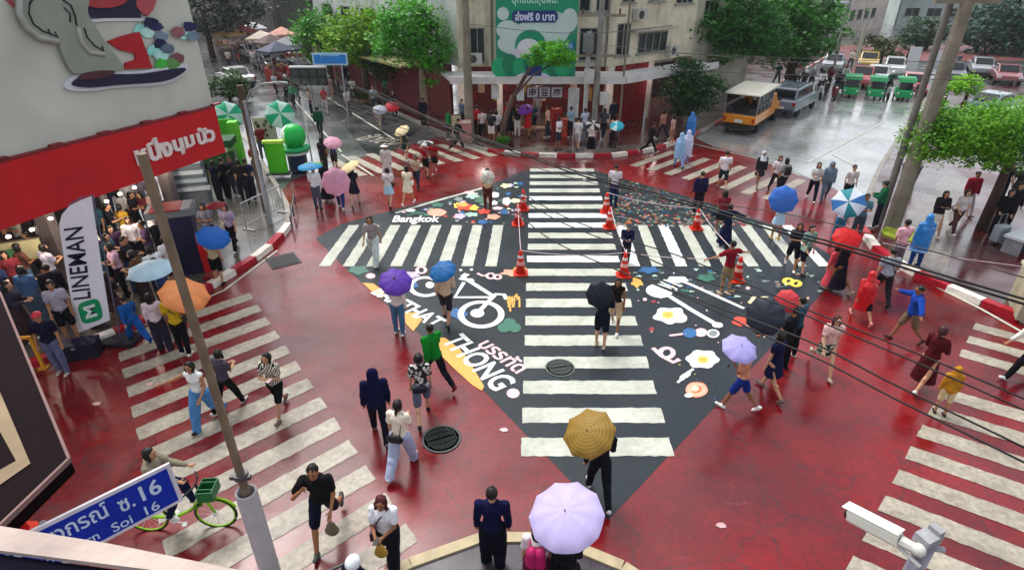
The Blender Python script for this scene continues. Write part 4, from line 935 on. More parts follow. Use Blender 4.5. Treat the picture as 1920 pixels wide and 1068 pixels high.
RW = mat('#c9ccd4', .6, .05, 2); RG = mat('#8d9488', .7, .12, 2); RN = mat('#1b1a3a', .6, .1, 2); RR = mat('#a81420', .6, .1, 2)
wpoly(smooth_poly([(118, 158), (140, 140), (200, 134), (260, 133), (343, 120), (338, 142), (300, 158), (220, 164), (160, 171), (125, 168)]), .0, .08, 'white_border', RW)
wpoly(smooth_poly([(130, 158), (148, 144), (200, 139), (260, 138), (339, 127), (332, 140), (298, 153), (220, 159), (160, 164)]), .08, .04, 'navy_base', RN)
wpoly(smooth_poly([(140, 148), (150, 137), (180, 132), (207, 133), (200, 142), (170, 148)]), .125, .03, 'brown_patch', mat('#4a2a30', .7, .2, 3))
wpoly([(148, 0), (255, 0), (262, 34), (160, 34), (150, 18)], .0, .06, 'navy_band', RN); wpoly(smooth_poly([(136, -20), (240, -30), (236, -2), (215, 12), (180, 15), (150, 6)]), .06, .04, 'red_disc', mat('#a4363c', .6, .1, 2))
wpoly([(252, -5), (292, -5), (284, 18), (273, 31), (263, 25), (252, 12)], .0, .08, 'red_drop', mat('#a84a50', .6, .1, 2)); wpoly([(5, -5), (30, -5), (25, 15)], .0, .05, 'red_drop', mat('#a84a50', .6, .1, 2))
wpoly([(150, 38), (200, 34), (275, 34), (275, 40), (200, 40), (155, 43)], .0, .05, 'white_border', RW)
wpoly(smooth_poly([(30, -10), (150, -10), (158, 25), (180, 62), (195, 85), (215, 110), (225, 130), (190, 133), (140, 138), (125, 130), (108, 95), (100, 78), (60, 66), (32, 40), (25, 10)]), .0, .14, 'grey_swirl_body', RG)
wpoly([(199, 78), (225, 68), (258, 60), (270, 92), (283, 128), (230, 130), (233, 118), (252, 112), (250, 100), (222, 94)], .0, .07, 'red_flag_shape', RR)
for i, (x, y, c) in enumerate([(262, 55, '#8fd8cf'), (275, 62, '#b8e4dc'), (290, 50, '#2a2c5c'), (300, 70, '#7a8ca0'), (285, 95, '#8fd8cf'), (300, 105, '#a9e0d4'), (298, 82, '#1c1c44'), (312, 92, '#5c6c80'), (300, 120, '#3fae3c'), (330, 110, '#7a4a50'), (320, 120, '#5c8c4c'), (344, 64, '#a0e4e0'), (352, 50, '#1f2050'), (358, 68, '#6c8494'), (278, 42, '#1c1c48'), (330, 60, '#8c5a60')]):
    wpoly([(x + 12 * math.cos(k * .9 + i) * (1 + .3 * (k % 2)), y + 9 * math.sin(k * .9 + i) * (1 + .3 * ((k + i) % 2))) for k in range(7)], .03 + .004 * i, .02, 'crowd_copy_patch', mat(c, .6, .2, 4))  # added patches copying umbrella and crowd colours, not part of the wall
def wtube(pts, r, m, name='swirl_line'):
    o2 = SA + sn * .09; n3 = Vector((-sn.x, -sn.y, 0)); q = MB(); q.tube([VP(x, y, o2, o2 + sd) + n3 * .15 for x, y in pts], r, 6); o = q.build(name, m, art, smooth=True); o.location = -art.location
BK = mat('#2a2c2e', .6, .1, 2)
wtube([(58, -8), (48, 6), (46, 25), (55, 45), (72, 58), (88, 64), (82, 54)], .022, BK); wtube([(88, 64), (101, 69), (95, 60)], .02, BK); wtube([(110, 0), (125, 10), (133, 30), (136, 48)], .024, BK); wtube([(112, 14), (124, 26), (124, 42)], .02, BK); wtube([(150, 52), (156, 70), (170, 86), (187, 95), (184, 86)], .022, BK)
RT = mat('#a4a89e', .7, .1, 2)
wtube([(28, 0), (28, 25), (42, 52), (65, 70), (100, 78)], .07, RT, 'swirl_rim'); wtube([(138, 52), (145, 80), (160, 98), (188, 102)], .06, RT, 'swirl_rim')

# --- near things on the camera's own corner
aw = thing('dark_awning', G(130, 860, 5.5), 'dark maroon awning roof with a cream inlaid border at the left edge', 'awning')
q = MB(); q.prism([G(x, y, 5.5).xy for x, y in [(0, 548), (130, 860), (0, 985), (-500, 1250), (-500, 400)]], 5.38, 5.5); o = q.build('roof_slab', mat('#14070b', .7, .25, 2, spec=.05), aw); o.location = -aw.location
q = MB(); P_ = [G(x, y, 5.508).xy for x, y in [(-40, 640), (57, 868), (-60, 950)]]
P2 = [G(x, y, 5.508).xy for x, y in [(-60, 700), (30, 863), (-80, 925)]]
q.flat([(*p, 5.508) for p in [P_[0], P_[1], P2[1], P2[0]]]); q.flat([(*p, 5.508) for p in [P_[1], P_[2], P2[2], P2[1]]]); o = q.build('inlaid_border', mat('#8c7a62', .7, .25, 3, spec=.1), aw); o.location = -aw.location
q = MB(); a, b, c = [G(x, y, 5.5).xy for x, y in [(0, 548), (130, 860), (0, 985)]]; q.wallbox(a, b, 5.475, 5.512, .018); q.wallbox(b, c, 5.475, 5.512, .018); o = q.build('edge_trim', mat('#7d6360', .6, .2, 3, spec=.1), aw); o.location = -aw.location
pr = thing('parapet', G(200, 1060, 6.9), 'cream concrete ledge of the near building at the lower left', 'parapet')
P_ = [G(x, y, 6.9).xy for x, y in [(-300, 925), (0, 985), (200, 1017), (560, 1090), (560, 1200), (290, 1068), (0, 1031), (-300, 985)]]
q = MB(); q.prism(P_, 6.885, 6.9); o = q.build('ledge', mat('#b5a49a', .8, .25, 5, .3), pr); o.location = -pr.location
P3 = [G(x, y, 6.9).xy for x, y in [(-300, 985), (0, 1031), (290, 1068), (560, 1190), (560, 1500), (-300, 1500)]]
q = MB(); q.prism(P3, 6.7, 6.88); o = q.build('inner_slab', mat('#0c0a1a', .8, .3, 3, spec=.05), pr); o.location = -pr.location
# street-name sign
TR = G(318, 868, 3.6); TL_ = G(75, 987, 3.6); sdv = (TL_ - TR).normalized(); BRz = AT(340, 937, TR.y).z; Lg = 2.05; hh = 3.6 - BRz
ss = thing('street_name_sign', (TR + sdv * 1).xy.to_3d(), 'blue street-name sign with white border at the lower left', 'street sign')
u3 = -sdv; n3 = Vector((u3.y, -u3.x, 0)); O = TR + sdv * Lg; O.z = BRz
if (Vector((0, 0, 0)) - O).dot(n3) < 0: n3 = -n3
M_ = Matrix(((u3.x, 0, n3.x, O.x), (u3.y, 0, n3.y, O.y), (0, 1, 0, O.z), (0, 0, 0, 1)))
def inm(q): q.v = [tuple(Vector(v) - ss.location) for v in q.v]; return q
q = MB(); q.prism([(0, 0), (Lg, 0), (Lg, hh), (0, hh)], -.03, 0, 0, M_); inm(q).build('white_border', mat('#d8d4dc', .5, .1, 5), ss)
q = MB(); b_ = .045; q.prism([(b_, b_), (Lg - b_, b_), (Lg - b_, hh - b_), (b_, hh - b_)], 0, .006, 0, M_); pnl = inm(q).build('blue_panel', mat('#0a30a8', .35, .12, 3), ss)
q = MB()
def st(txt, x0, x1, y0, y1, bold=.025): addtext(q, txt, M_ @ Vector((x0, y0, .010)), u3 * (x1 - x0), (0, 0, y1 - y0), 0, bold, N=n3)
st('จุฬาลงกรณ์', .50, 1.40, hh * .42, hh * .90, .015); st('ซ.', 1.49, 1.63, hh * .46, hh * .74, .015); st('16', 1.70, 1.90, hh * .47, hh * .84, .02); st('Chulalongkorn', .42, 1.24, hh * .10, hh * .36, .01); st('Soi', 1.36, 1.55, hh * .12, hh * .34, .01); st('16', 1.68, 1.82, hh * .12, hh * .34, .01)
inm(q).build('lettering', mat('#c9dcf4', .5, .05, 2), pnl)
q = MB(); [q.tube([O + u3 * s - n3 * .05 - Vector((0, 0, O.z)), O + u3 * s - n3 * .05 + Vector((0, 0, hh))], .03, 8) for s in (.25, .9)]; inm(q).build('posts', mat('#8f9294', .4, .1, 3, metal=.5), ss)
# CCTV camera
cp = G(1742, 1010, 5.45)
ct = thing('security_camera', (cp.x, cp.y, 0), 'white bullet security camera on a steel post at the lower right', 'security camera')
q = MB(); q.tube([(0, 0, 0), (0, 0, 5.42)], .05, 12); po = q.build('post', mat('#8a8692', .5, .3, 9, .2), ct, smooth=True)
q = MB(); q.box((.0, .01, 5.45), (.13, .09, .06), 0, .4); q.box((.05, .03, 5.49), (.05, .07, .04), 0, .4); q.tube([(-.10, .03, 5.38), (.10, -.02, 5.38)], .018, 8); q.build('bracket', mat('#9a9a9e', .5, .3, 9, .2), ct)
e1 = G(1722, 1030, 5.42) - Vector((cp.x, cp.y, 0)); e2 = G(1592, 962, 5.32) - Vector((cp.x, cp.y, 0)); d_ = (e2 - e1).normalized(); s1 = e1 + d_ * .10
Q = d_.to_track_quat('Y', 'Z').to_matrix().to_4x4(); Q.translation = s1; Lc = (e2 - s1).length
q = MB(); w = .036
prof = [(-w, -.03), (-w, .03), (-w * .6, .055), (w * .6, .055), (w, .03), (w, -.03), (w * .6, -.05), (-w * .6, -.05)]
q.add([Q @ Vector((x, 0, z)) for x, z in prof] + [Q @ Vector((x, Lc, z)) for x, z in prof], [tuple(range(8)), tuple(range(8, 16))[::-1]] + [(i, (i + 1) % 8, 8 + (i + 1) % 8, 8 + i) for i in range(8)])
o = q.build('housing', mat('#dfdfd2', .35, .06, 6), ct); bv = o.modifiers.new('b', 'BEVEL'); bv.width = .008; bv.segments = 3
q = MB(); q.box((0, Lc / 2 + .01, .0575), (.082, Lc + .03, .007), 0, 0, Q); o = q.build('sun_shield', mat('#e6e6da', .35, .06, 6), ct); bv = o.modifiers.new('b', 'BEVEL'); bv.width = .003; bv.segments = 2
q = MB(); q.tube([Q @ Vector((0, Lc - .005, 0)), Q @ Vector((0, Lc + .012, 0))], .035, 12); q.build('lens', mat('#101014', .1, .1, 6), ct)
q = MB(); q.tube([e1 + Vector((.03, -.01, -.02)), s1], [.03, .035], 8); q.ell(e1, (.04, .04, .04)); q.tube([s1 + Vector((0, 0, -.05)), e1 + Vector((.02, -.03, -.10)), Vector((0, 0, 5.2))], .012, 6); q.build('swivel_arm', mat('#d0d0c8', .4, .1, 6), ct)

# ================= POLES & WIRES =================
CONC = mat('#7f786a', .85, .3, 2.5, .3); STEEL = mat('#9a9ca0', .45, .2, 3, metal=.3)
def pole(px, py, top, r0, r1, m, label, name='utility_pole', cat='pole', lean=(0, 0), extra=None, z=0, sq=0):
    p = G(px, py, z); h = ZT(p, top) - z; t = thing(name, p, label, cat)
    q = MB(); q.tube([(0, 0, -.05), (lean[0], lean[1], h)], [r0, r1], 4 if sq else 12); q.build('shaft', m, t)
    if extra: extra(t, h)
    return t, h
def nearsleeve(t, h):
    q = MB(); q.lathe([(.145, 0), (.145, 2.0), (.135, 2.02), (.118, 2.0), (.118, 1.8)], 18); q.build('base_sleeve', mat('#b4b0b4', .5, .15, 3), t)
    q = MB(); q.lathe([(.10, 2.28), (.10, 2.36)], 12); q.box((.1, -.02, 2.3), (.08, .06, .06)); q.box((-.1, -.02, 2.3), (.08, .06, .06)); q.tube([(.13, 0, 1.9), (-.09, .02, 2.05)], .02, 6); q.build('clamp', mat('#5f5f60', .5, .3, 6, metal=.5), t)
    q = MB(); q.tube([(-.1, .02, 2.28), (-.5, .8, 1.95), (-1.1, 1.9, 1.6)], .006, 4); q.build('tie_wire', mat('#3c4a48', .6, .1, 4), t)
pole(514, 1092, 288, .060, .048, mat('#7d6c58', .6, .35, 3, .2), 'slim brown steel pole in a white sleeve rising through the left zebra', 'lamp_post', extra=nearsleeve)
def insul(t, h):
    q = MB(); q.box((0, 0, h - .6), (2.0, .12, .14)); q.build('cross_arm', CONC, t)
pole(881, 262, -60, .24, .17, CONC, 'thick pale concrete pole left of the billboard', z=.13, sq=0)
def trafo(t, h):
    q = MB(); q.lathe([(.05, 4.35), (.26, 4.4), (.28, 4.5), (.28, 5.2), (.24, 5.3)], 14, (-.55, 0, 0)); q.build('transformer', mat('#6c7270', .5, .2, 4), t)
    q = MB(); q.box((0, 0, 4.25), (2.2, .14, .12)); q.box((0, 0, 6.1), (2.4, .12, .12)); q.build('cross_arm', CONC, t)
    for x, z, w in ((-.45, 3.3, .5), (.4, 2.2, .45)): q = MB(); q.box((x, -.2, z), (w, .3, w * 1.35)); q.build('meter_box', mat('#b8bab6', .5, .2, 4), t)
    q = MB(); [q.tube([(-.9 + .3 * i, 0, 6.15), (-.9 + .3 * i, 0, 6.4)], .05, 6) for i in (0, 3, 6)]; q.build('insulators', mat('#5a4038', .4, .1, 4), t)
pole(1112, 262, -40, .17, .13, mat('#84827c', .8, .3, 2, .2), 'grey concrete pole with meter boxes and a transformer right of the billboard', extra=trafo, z=.13)
pole(1094, 258, 60, .12, .12, mat('#b2b8b8', .5, .2, 2), 'short pale post beside the transformer pole', z=.13)
pole(1073, 287, 158, .035, .03, STEEL, 'thin steel post at the corner kerb', 'sign_post', z=.13)
pole(1203, 268, 205, .06, .05, STEEL, 'short white post on the far right corner', 'sign_post', z=.13)
pole(1160, 250, -40, .06, .05, mat('#77705f', .7, .2, 3), 'thin brown pipe pole against the shophouse', z=.13)
pole(1672, 425, -40, .26, .18, CONC, 'stout concrete utility pole at the right corner, nearer one', z=.13, extra=insul)
pole(1648, 418, -40, .12, .10, mat('#6f6c66', .8, .3, 2), 'slimmer grey pole left of the stout concrete pole', z=.13)
pole(1700, 352, -40, .22, .16, mat('#7a766c', .85, .3, 2, .3), 'second concrete utility pole behind the stout one', z=.13)
def larm(t, h):
    q = MB(); q.tube([(0, 0, h - .1), (.25, 0, h + .3), (.7, 0, h + .55), (1.3, 0, h + .6)], .025, 8); q.build('curved_arm', STEEL, t)
    q = MB(); q.cap((1.2, 0, .58 + h), (1.5, 0, .58 + h), .05, .04); q.build('lamp_head', mat('#b8bab8', .4, .1, 3), t)
pole(507, 420, 190, .08, .05, mat('#8f949a', .5, .2, 3), 'grey lamp pole with curved arm by the left barrier', 'lamp_post', extra=larm, z=.13)
pole(500, 395, 160, .13, .12, mat('#5a4a40', .9, .4, 3, .3), 'dark brown tree-like post beside the grey lamp pole', z=.13)
pole(588, 318, 175, .04, .035, mat('#cfd0cc', .5, .2, 3), 'thin white pole beside the green balloon', 'sign_post')
pole(1596, 150, 40, .16, .1, mat('#a8a698', .7, .2, 2), 'pale pole across the right street', z=0)
pole(1557, 152, 62, .12, .09, mat('#8f8c84', .7, .2, 2), 'thin grey pole across the right street', z=0)
pole(684, 175, 128, .06, .05, STEEL, 'sign post with round plate on the left street', 'sign_post', z=.13)
WIRE = mat('#0c0c0e', .5, .05, 3); WIREB = mat('#4a3c38', .5, .1, 3)
def wire(pts, z0, z1, r, m=WIRE, label='', grp='overhead cables', n=1, gap=.06):
    A = G(*pts[0], z0); B = G(*pts[-1], z1)
    P_ = [VP(x, y, A, B) for x, y in pts]; P_[0] = A; P_[-1] = B
    Q_ = []
    for i in range(len(P_) - 1):
        p0 = P_[max(i - 1, 0)]; p1, p2 = P_[i], P_[i + 1]; p3 = P_[min(i + 2, len(P_) - 1)]
        for j in range(6):
            t = j / 6; Q_.append(.5 * (2 * p1 + (p2 - p0) * t + (2 * p0 - 5 * p1 + 4 * p2 - p3) * t * t + (3 * p1 - p0 - 3 * p2 + p3) * t ** 3))
    Q_.append(P_[-1]); o = Q_[0].copy(); q = MB()
    for k in range(n): q.tube([p - o + Vector((0, .02 * k, -gap * k)) for p in Q_], r, 5)
    w_ = q.build('overhead_cable', m, smooth=True); w_.location = o; tag(w_, label, 'cable', grp)
wire([(640, 150), (800, 218), (1018, 300), (1142, 338), (1314, 384), (1440, 422), (1592, 462), (1693, 493), (1920, 560), (2100, 612)], 5.6, 5.9, .012, label='thick black cable bundle passing above the mural and the right kerb', n=2, gap=.05)
wire([(700, 168), (935, 285), (1043, 325), (1200, 362), (1440, 425 - 30), (1600, 430), (1920, 520)], 5.9, 6.1, .006, WIREB, label='thin faded cable just above the thick bundle')
wire([(960, 350), (1043, 399), (1160, 445), (1251, 472), (1339, 505), (1440, 548), (1511, 579), (1743, 672), (1920, 747), (2100, 825)], 6.0, 6.2, .006, label='black cable crossing below the cutlery painting, upper of two')
wire([(960, 362), (1043, 412), (1160, 460), (1299, 520), (1440, 562), (1560, 612), (1743, 690), (1920, 768), (2100, 850)], 6.0, 6.2, .006, label='black cable crossing below the cutlery painting, lower of two')
wire([(960, 390), (1031, 448), (1150, 503), (1250, 540), (1440, 610), (1540, 650), (1680, 722), (1920, 838), (2080, 920)], 6.1, 6.3, .006, label='black cable above the fried eggs, upper of two')
wire([(1195, 520), (1320, 572), (1440, 632), (1540, 675), (1680, 748), (1920, 866), (2080, 950)], 6.1, 6.3, .006, label='black cable above the fried eggs, lower of two')
for i in range(6):
    wire([(515 + 6 * i, 150 + 2 * i), (600 + 12 * i, 205 - 2 * i), (700 + 22 * i, 262 - 6 * i), (812 + 24 * i, 300 - 6 * i)], 5.4, 5.0, .009, mat('#2a2826', .6, .1, 2), label='%s of the six dark cables fanning down the left street' % ['lowest', 'second lowest', 'third lowest', 'third highest', 'second highest', 'highest'][i])
for i in range(5):
    wire([(500 + 9 * i, 128 + 5 * i), (640 + 10 * i, 178 + 9 * i), (760 + 20 * i, 232 + 4 * i), (870 + 16 * i, 268 + 3 * i)], 5.9, 5.6, .006, mat('#3a3634', .6, .1, 2), label='%s of five thinner cables converging on the concrete corner pole' % ['uppermost', 'second from the top', 'middle', 'second from the bottom', 'lowermost'][i])
wire([(860, 0), (866, 40), (930, 51), (1010, 60), (1120, 62), (1260, 48)], 6.7, 6.7, .014, mat('#3a3a38', .6, .1, 2), label='sagging cable across the green billboard')
for i, (a, b) in enumerate([((1250, 130), (1920, 152)), ((1260, 100), (1920, 118)), ((1130, 85), (1700, 130))]):
    wire([a, ((a[0] + b[0]) / 2, (a[1] + b[1]) / 2 + 4), b], 6.4, 6.4, .008, mat('#50504e', .6, .1, 2), label=['lowest', 'highest', 'short slanting'][i] + ' thin cable over the yellow truck')
wire([(1655, 455), (1760, 478), (1920, 500), (2000, 512)], 3.5, 3.6, .006, mat('#c9c0c4', .6, .1, 2), label='thin white line over the right pavement')

# ================= TREES =================
def tree(base, h, crown, label, trunk_r=.16, leaf=.16, n=5000, cols=('#1d4a10', '#4f8a1a'), bend=(0, 0), name='street_tree', bark='#4a3c30'):
    """crown: list of ellipsoids (dx,dy,z,rx,ry,rz)"""
    t = thing(name, base, label, 'tree'); q = MB(); top = Vector((bend[0], bend[1], h))
    fork = Vector((bend[0] * .5, bend[1] * .5, h * .55)); q.tube([(0, 0, -.1), (bend[0] * .2, bend[1] * .2, h * .28), fork], [trunk_r * 1.3, trunk_r, trunk_r * .8], 10)
    for e in crown:
        c = Vector(e[:3]); md = fork.lerp(c, .5) + Vector((rnd.uniform(-.2, .2), rnd.uniform(-.2, .2), .1)); q.tube([fork - Vector((0, 0, .1)), md, c], [trunk_r * .6, trunk_r * .35, trunk_r * .12], 7)
        for _ in range(4):
            a = Vector((rnd.gauss(0, 1), rnd.gauss(0, 1), rnd.gauss(0, .6))).normalized(); q.tube([md.lerp(c, .6), c + Vector((a.x * e[3], a.y * e[4], a.z * e[5])) * .75], [trunk_r * .22, trunk_r * .06], 5)
    q.build('trunk', mat(bark, .9, .35, 4, .4), t, smooth=True)
    q = MB(); vol = [e[3] * e[4] * e[5] for e in crown]; tot = sum(vol)
    for e, v in zip(crown, vol):
        k = int(n * v / tot); nc = max(5, int(k / 38)); c = Vector(e[:3])
        for _ in range(nc):
            a = Vector((rnd.gauss(0, 1), rnd.gauss(0, 1), rnd.gauss(0, 1))).normalized() * rnd.uniform(.5, 1.02); cc_ = c + Vector((a.x * e[3], a.y * e[4], a.z * e[5])); cr = min(e[3:]) * rnd.uniform(.16, .34)
            for _ in range(max(6, int(k / nc))):
                p = cc_ + Vector((rnd.gauss(0, cr), rnd.gauss(0, cr), rnd.gauss(0, cr * .55))); s = leaf * rnd.uniform(.6, 1.3)
                x = Vector((rnd.gauss(0, 1), rnd.gauss(0, 1), rnd.gauss(0, .45))).normalized(); y = x.cross(Vector((rnd.gauss(0, .5), rnd.gauss(0, .5), 1))).normalized() * s * .42; x = x * s
                q.add([p - x * .5, p + y, p + x * .5 + Vector((0, 0, -s * .15)), p - y], [(0, 1, 2, 3)])
    q.build('crown', leafmat(*cols), t)
    return t
def tb(px, py, z=.13): return G(px, py, z)
# left group, crowns placed around where they stand
def ct_(base, px, py, dy=0): p = AT(px, py, base.y + dy); return p - base
def crown_of(base, L): return [(*ct_(base, x, y, dy), r, r * 1.0, rz) for x, y, dy, r, rz in L]
b_ = tb(798, 236); tree(b_, 6.2, crown_of(b_, [(770, 55, 0, 1.7, 1.5), (800, 85, 0, 1.3, 1.3), (745, 85, .5, 1.4, 1.0), (812, 130, 0, .8, 1.1), (770, 30, .5, 1.3, 1.0)]), 'leafy green tree with pale trunk on the far corner, nearest of the left group', .2, .2, 7500, ('#1c6210', '#5cbc1c'), bark='#7a6d5a')
b_ = tb(690, 182); tree(b_, 6.2, crown_of(b_, [(700, 62, 0, 2.3, 1.9), (655, 75, 0, 2.0, 1.6), (735, 50, 0, 1.8, 1.6), (690, 100, -.5, 1.6, .9)]), 'yellow-green spreading tree in the middle of the left group', .2, .26, 7000, ('#3f7a0c', '#93c418'))
b_ = tb(622, 158); tree(b_, 6, crown_of(b_, [(605, 62, 0, 2.2, 2.0), (640, 70, 1, 2.0, 1.6), (588, 85, 0, 1.4, 1.0)]), 'darker tree at the left end of the group above the blue sign', .2, .28, 5000, ('#1a5a12', '#54aa20'))
b_ = tb(726, 190); tree(b_, 4.5, crown_of(b_, [(712, 118, 0, 1.4, 1.1)]), 'small dark understorey tree behind the round sign', .12, .2, 1600, ('#0e2c10', '#265418'))
b_ = tb(938, 272); tree(b_, 4.6, [(*ct_(b_, 1030, 98, -.5), 1.05, .9, .55), (*ct_(b_, 1055, 108, -.5), .8, .8, .45), (*ct_(b_, 1008, 108, -.5), .6, .6, .4)], 'small leaning tree with a bare trunk in front of the billboard', .13, .14, 3200, ('#378410', '#78cc1c'), bend=(1.3, -.2), bark='#5c463c')
b_ = tb(1300, 190); tree(b_, 5.5, crown_of(b_, [(1330, 45, 0, 3.0, 1.7), (1400, 50, 1, 3.0, 1.6), (1290, 35, 0, 2.2, 1.7), (1340, 85, 0, 2.2, 1.2), (1440, 70, 2, 2.4, 1.4), (1370, 10, 0, 2.6, 1.2)]), 'huge dark green tree over the right of the shophouse', .32, .3, 9000, ('#0f4416', '#3f9024'))
b_ = tb(1480, 158); tree(b_, 6, crown_of(b_, [(1480, 45, 0, 3.2, 1.9), (1525, 50, 2, 2.8, 1.6), (1450, 75, 0, 2.8, 1.6), (1500, 90, 0, 2.6, 1.3), (1430, 30, 0, 3, 1.7), (1500, 15, 0, 3, 1.4)]), 'huge green tree above the pickup truck', .34, .36, 9000, ('#124a18', '#4c9c26'))
b_ = tb(1292, 238); tree(b_, 4.4, crown_of(b_, [(1292, 160, 0, 1.3, 1.3), (1320, 172, 0, 1.1, 1.0), (1285, 195, 0, 1.1, .9), (1290, 135, .3, 1.0, .8)]), 'dense dark ivy-like tree at the far right corner', .16, .17, 6000, ('#0c2e0c', '#27601a'))
b_ = tb(1840, 430); tree(b_, 5.2, crown_of(b_, [(1800, 250, 0, 1.25, .75), (1745, 270, .2, .95, .6), (1860, 245, 0, 1.3, .9), (1900, 285, -.2, 1.0, .6), (1765, 225, .6, .9, .6), (1930, 235, .3, 1.2, .9), (1830, 290, -.3, .9, .4)]), 'bright lime green tree on the right pavement', .15, .10, 26000, ('#2c760c', '#82bc20'), bark='#4c3530')
b_ = tb(1800, 215); tree(b_, 3.6, crown_of(b_, [(1812, 160, 0, .95, .6), (1790, 168, 0, .6, .4)]), 'small round lime tree behind the bright tree', .1, .14, 2600, ('#4f9c10', '#a4dc24'))
b_ = G(1915, 95); tree(b_, 9, crown_of(b_, [(1900, 20, 0, 4.2, 3.5), (1870, 60, -2, 3.4, 2.4), (1960, 60, -3, 5, 3.5)]), 'large hazy dark tree at the upper right corner', .35, .5, 6000, ('#12342c', '#2f5c44'))
b_ = G(1735, 92); tree(b_, 5, crown_of(b_, [(1735, 60, 0, 2.6, 1.8), (1715, 72, 0, 2.0, 1.4)]), 'dark green tree beside the far concrete poles', .2, .34, 2200, ('#14361c', '#30602c'))
b_ = G(1650, 118); tree(b_, 3.4, crown_of(b_, [(1640, 90, 0, 2.2, 1.1), (1668, 96, 0, 1.6, 1.0)]), 'olive bush in front of the white houses', .14, .28, 1800, ('#2a3618', '#56602c'))
b_ = G(432, 190); tree(b_, 3.2, crown_of(b_, [(425, 158, 0, 1.6, .9), (450, 168, 0, 1.2, .7)]), 'low green bush beyond the mint parasols', .1, .24, 2000, ('#1c3c14', '#48702c'))
b_ = G(400, 110); tree(b_, 8, crown_of(b_, [(400, 20, 0, 3.6, 2.8), (440, 10, 2, 3.0, 2.4)]), 'very dark tree at the top beside the pale wall', .25, .4, 3500, ('#0e1f18', '#1f3a28'))
def plant(base, r, h, label, cols=('#1f5a10', '#4f9a1c'), pot=None):
    t = thing('plant', base, label, 'plant'); q = MB()
    for _ in range(260):
        a = rnd.uniform(0, 6.28); rr = r * math.sqrt(rnd.random()); tip = Vector((math.cos(a) * rr * 1.5, math.sin(a) * rr * 1.5, h * rnd.uniform(.5, 1))); o_ = Vector((math.cos(a) * rr * .4, math.sin(a) * rr * .4, .1)); s = Vector((-math.sin(a), math.cos(a), 0)) * .04
        q.add([o_ - s, o_ + s, tip + s * .3, tip - s * .3], [(0, 1, 2, 3)])
    q.build('leaves', leafmat(*cols), t)
    q = MB(); q.lathe([(r * .7, 0), (r * .9, .22), (r * .8, .24), (r * .7, .16)], 14); q.build('planter', mat(pot or '#6a5a50', .8, .3, 4), t)
plant(tb(944, 277), .3, .6, 'tuft of grass-like plant at the foot of the leaning tree'); plant(tb(682, 190), .7, .7, 'low planter of shrubs on the left street', ('#26380f', '#4a5c1c'), '#9a7a62'); plant(tb(893, 240), .3, 1.0, 'potted plant by the left end of the shop front', ('#2c4a1c', '#6a8a3c'))

# ================= CONES, BARRIER, SMALL THINGS =================
def cone_mesh():
    t = thing('traffic_cone', (0, 0, 0), '', 'traffic cone', 'traffic cones around the roped-off mural')
    q = MB(); q.prism([(-.2, -.15), (-.15, -.2), (.15, -.2), (.2, -.15), (.2, .15), (.15, .2), (-.15, .2), (-.2, .15)], 0, .04); q.build('base', mat('#c8321a', .5, .15, 5), t)
    q = MB(); q.lathe([(.145, .04), (.05, .66), (.034, .72), (.026, .72), (.02, .60)], 18); q.build('cone_body', mat('#dc2814', .45, .12, 5), t, smooth=True)
    for a, b in ((.30, .40), (.50, .57)):
        q = MB(); q.lathe([(.145 - .153 * (a - .04) + .004, a), (.145 - .153 * (b - .04) + .004, b)], 18); q.build('reflective_band', mat('#e8a8a0' if a < .4 else '#e6e0dc', .3, .1, 5), t)
    return t
cone0 = cone_mesh()
CN = [(981, 393, 'cone beside the top of the long zebra, further of the upper left pair'), (971, 421, 'cone beside the long zebra, nearer of the upper left pair'), (976, 513, 'cone on the orange painted blot left of the long zebra'), (1136, 398, 'cone right of the long zebra, furthest of the right row'), (1142, 427, 'cone right of the long zebra, second from the top of the right row'), (1169, 517, 'cone in front of the crouching worker'), (1305, 429, 'cone standing alone at the right zebra'), (1381, 526, 'cone beside the man in the maroon shirt'), (36, 1000, 'orange cone behind the parapet at the lower left')]
tops = []
for i, (x, y, l) in enumerate(CN):
    t = cone0 if i == 0 else cone0.copy()
    if i:
        COL.objects.link(t)
        for ch in cone0.children: c = ch.copy(); COL.objects.link(c); c.parent = t
    t.location = G(x, y); s = 1.12; t.scale = (s, s, s); t['label'] = l; tops.append(G(x, y) + Vector((0, 0, .8)))
def rope(a, b, label, sag=.12, m=None):
    q = MB(); P_ = [a.lerp(b, i / 8) - Vector((0, 0, sag * 4 * (i / 8) * (1 - i / 8))) for i in range(9)]; q.tube([p - a for p in P_], .012, 5); o = q.build('barrier_rope', m or mat('#d8c4c6', .6, .1, 4), smooth=True); o.location = a; tag(o, label, 'rope', 'ropes strung between the cones')
rope(tops[3], tops[6], 'rope from the upper right cones to the lone cone'); rope(tops[2], tops[5], 'rope across the long zebra between the two lower cones'); rope(tops[5], tops[7], 'rope from the worker to the maroon-shirted man'); rope(tops[1], tops[2], 'rope down the left side of the long zebra'); rope(tops[6], tops[7], 'rope between the lone cone and the maroon-shirted man'); rope(tops[4], tops[5], 'rope beside the right row of cones')
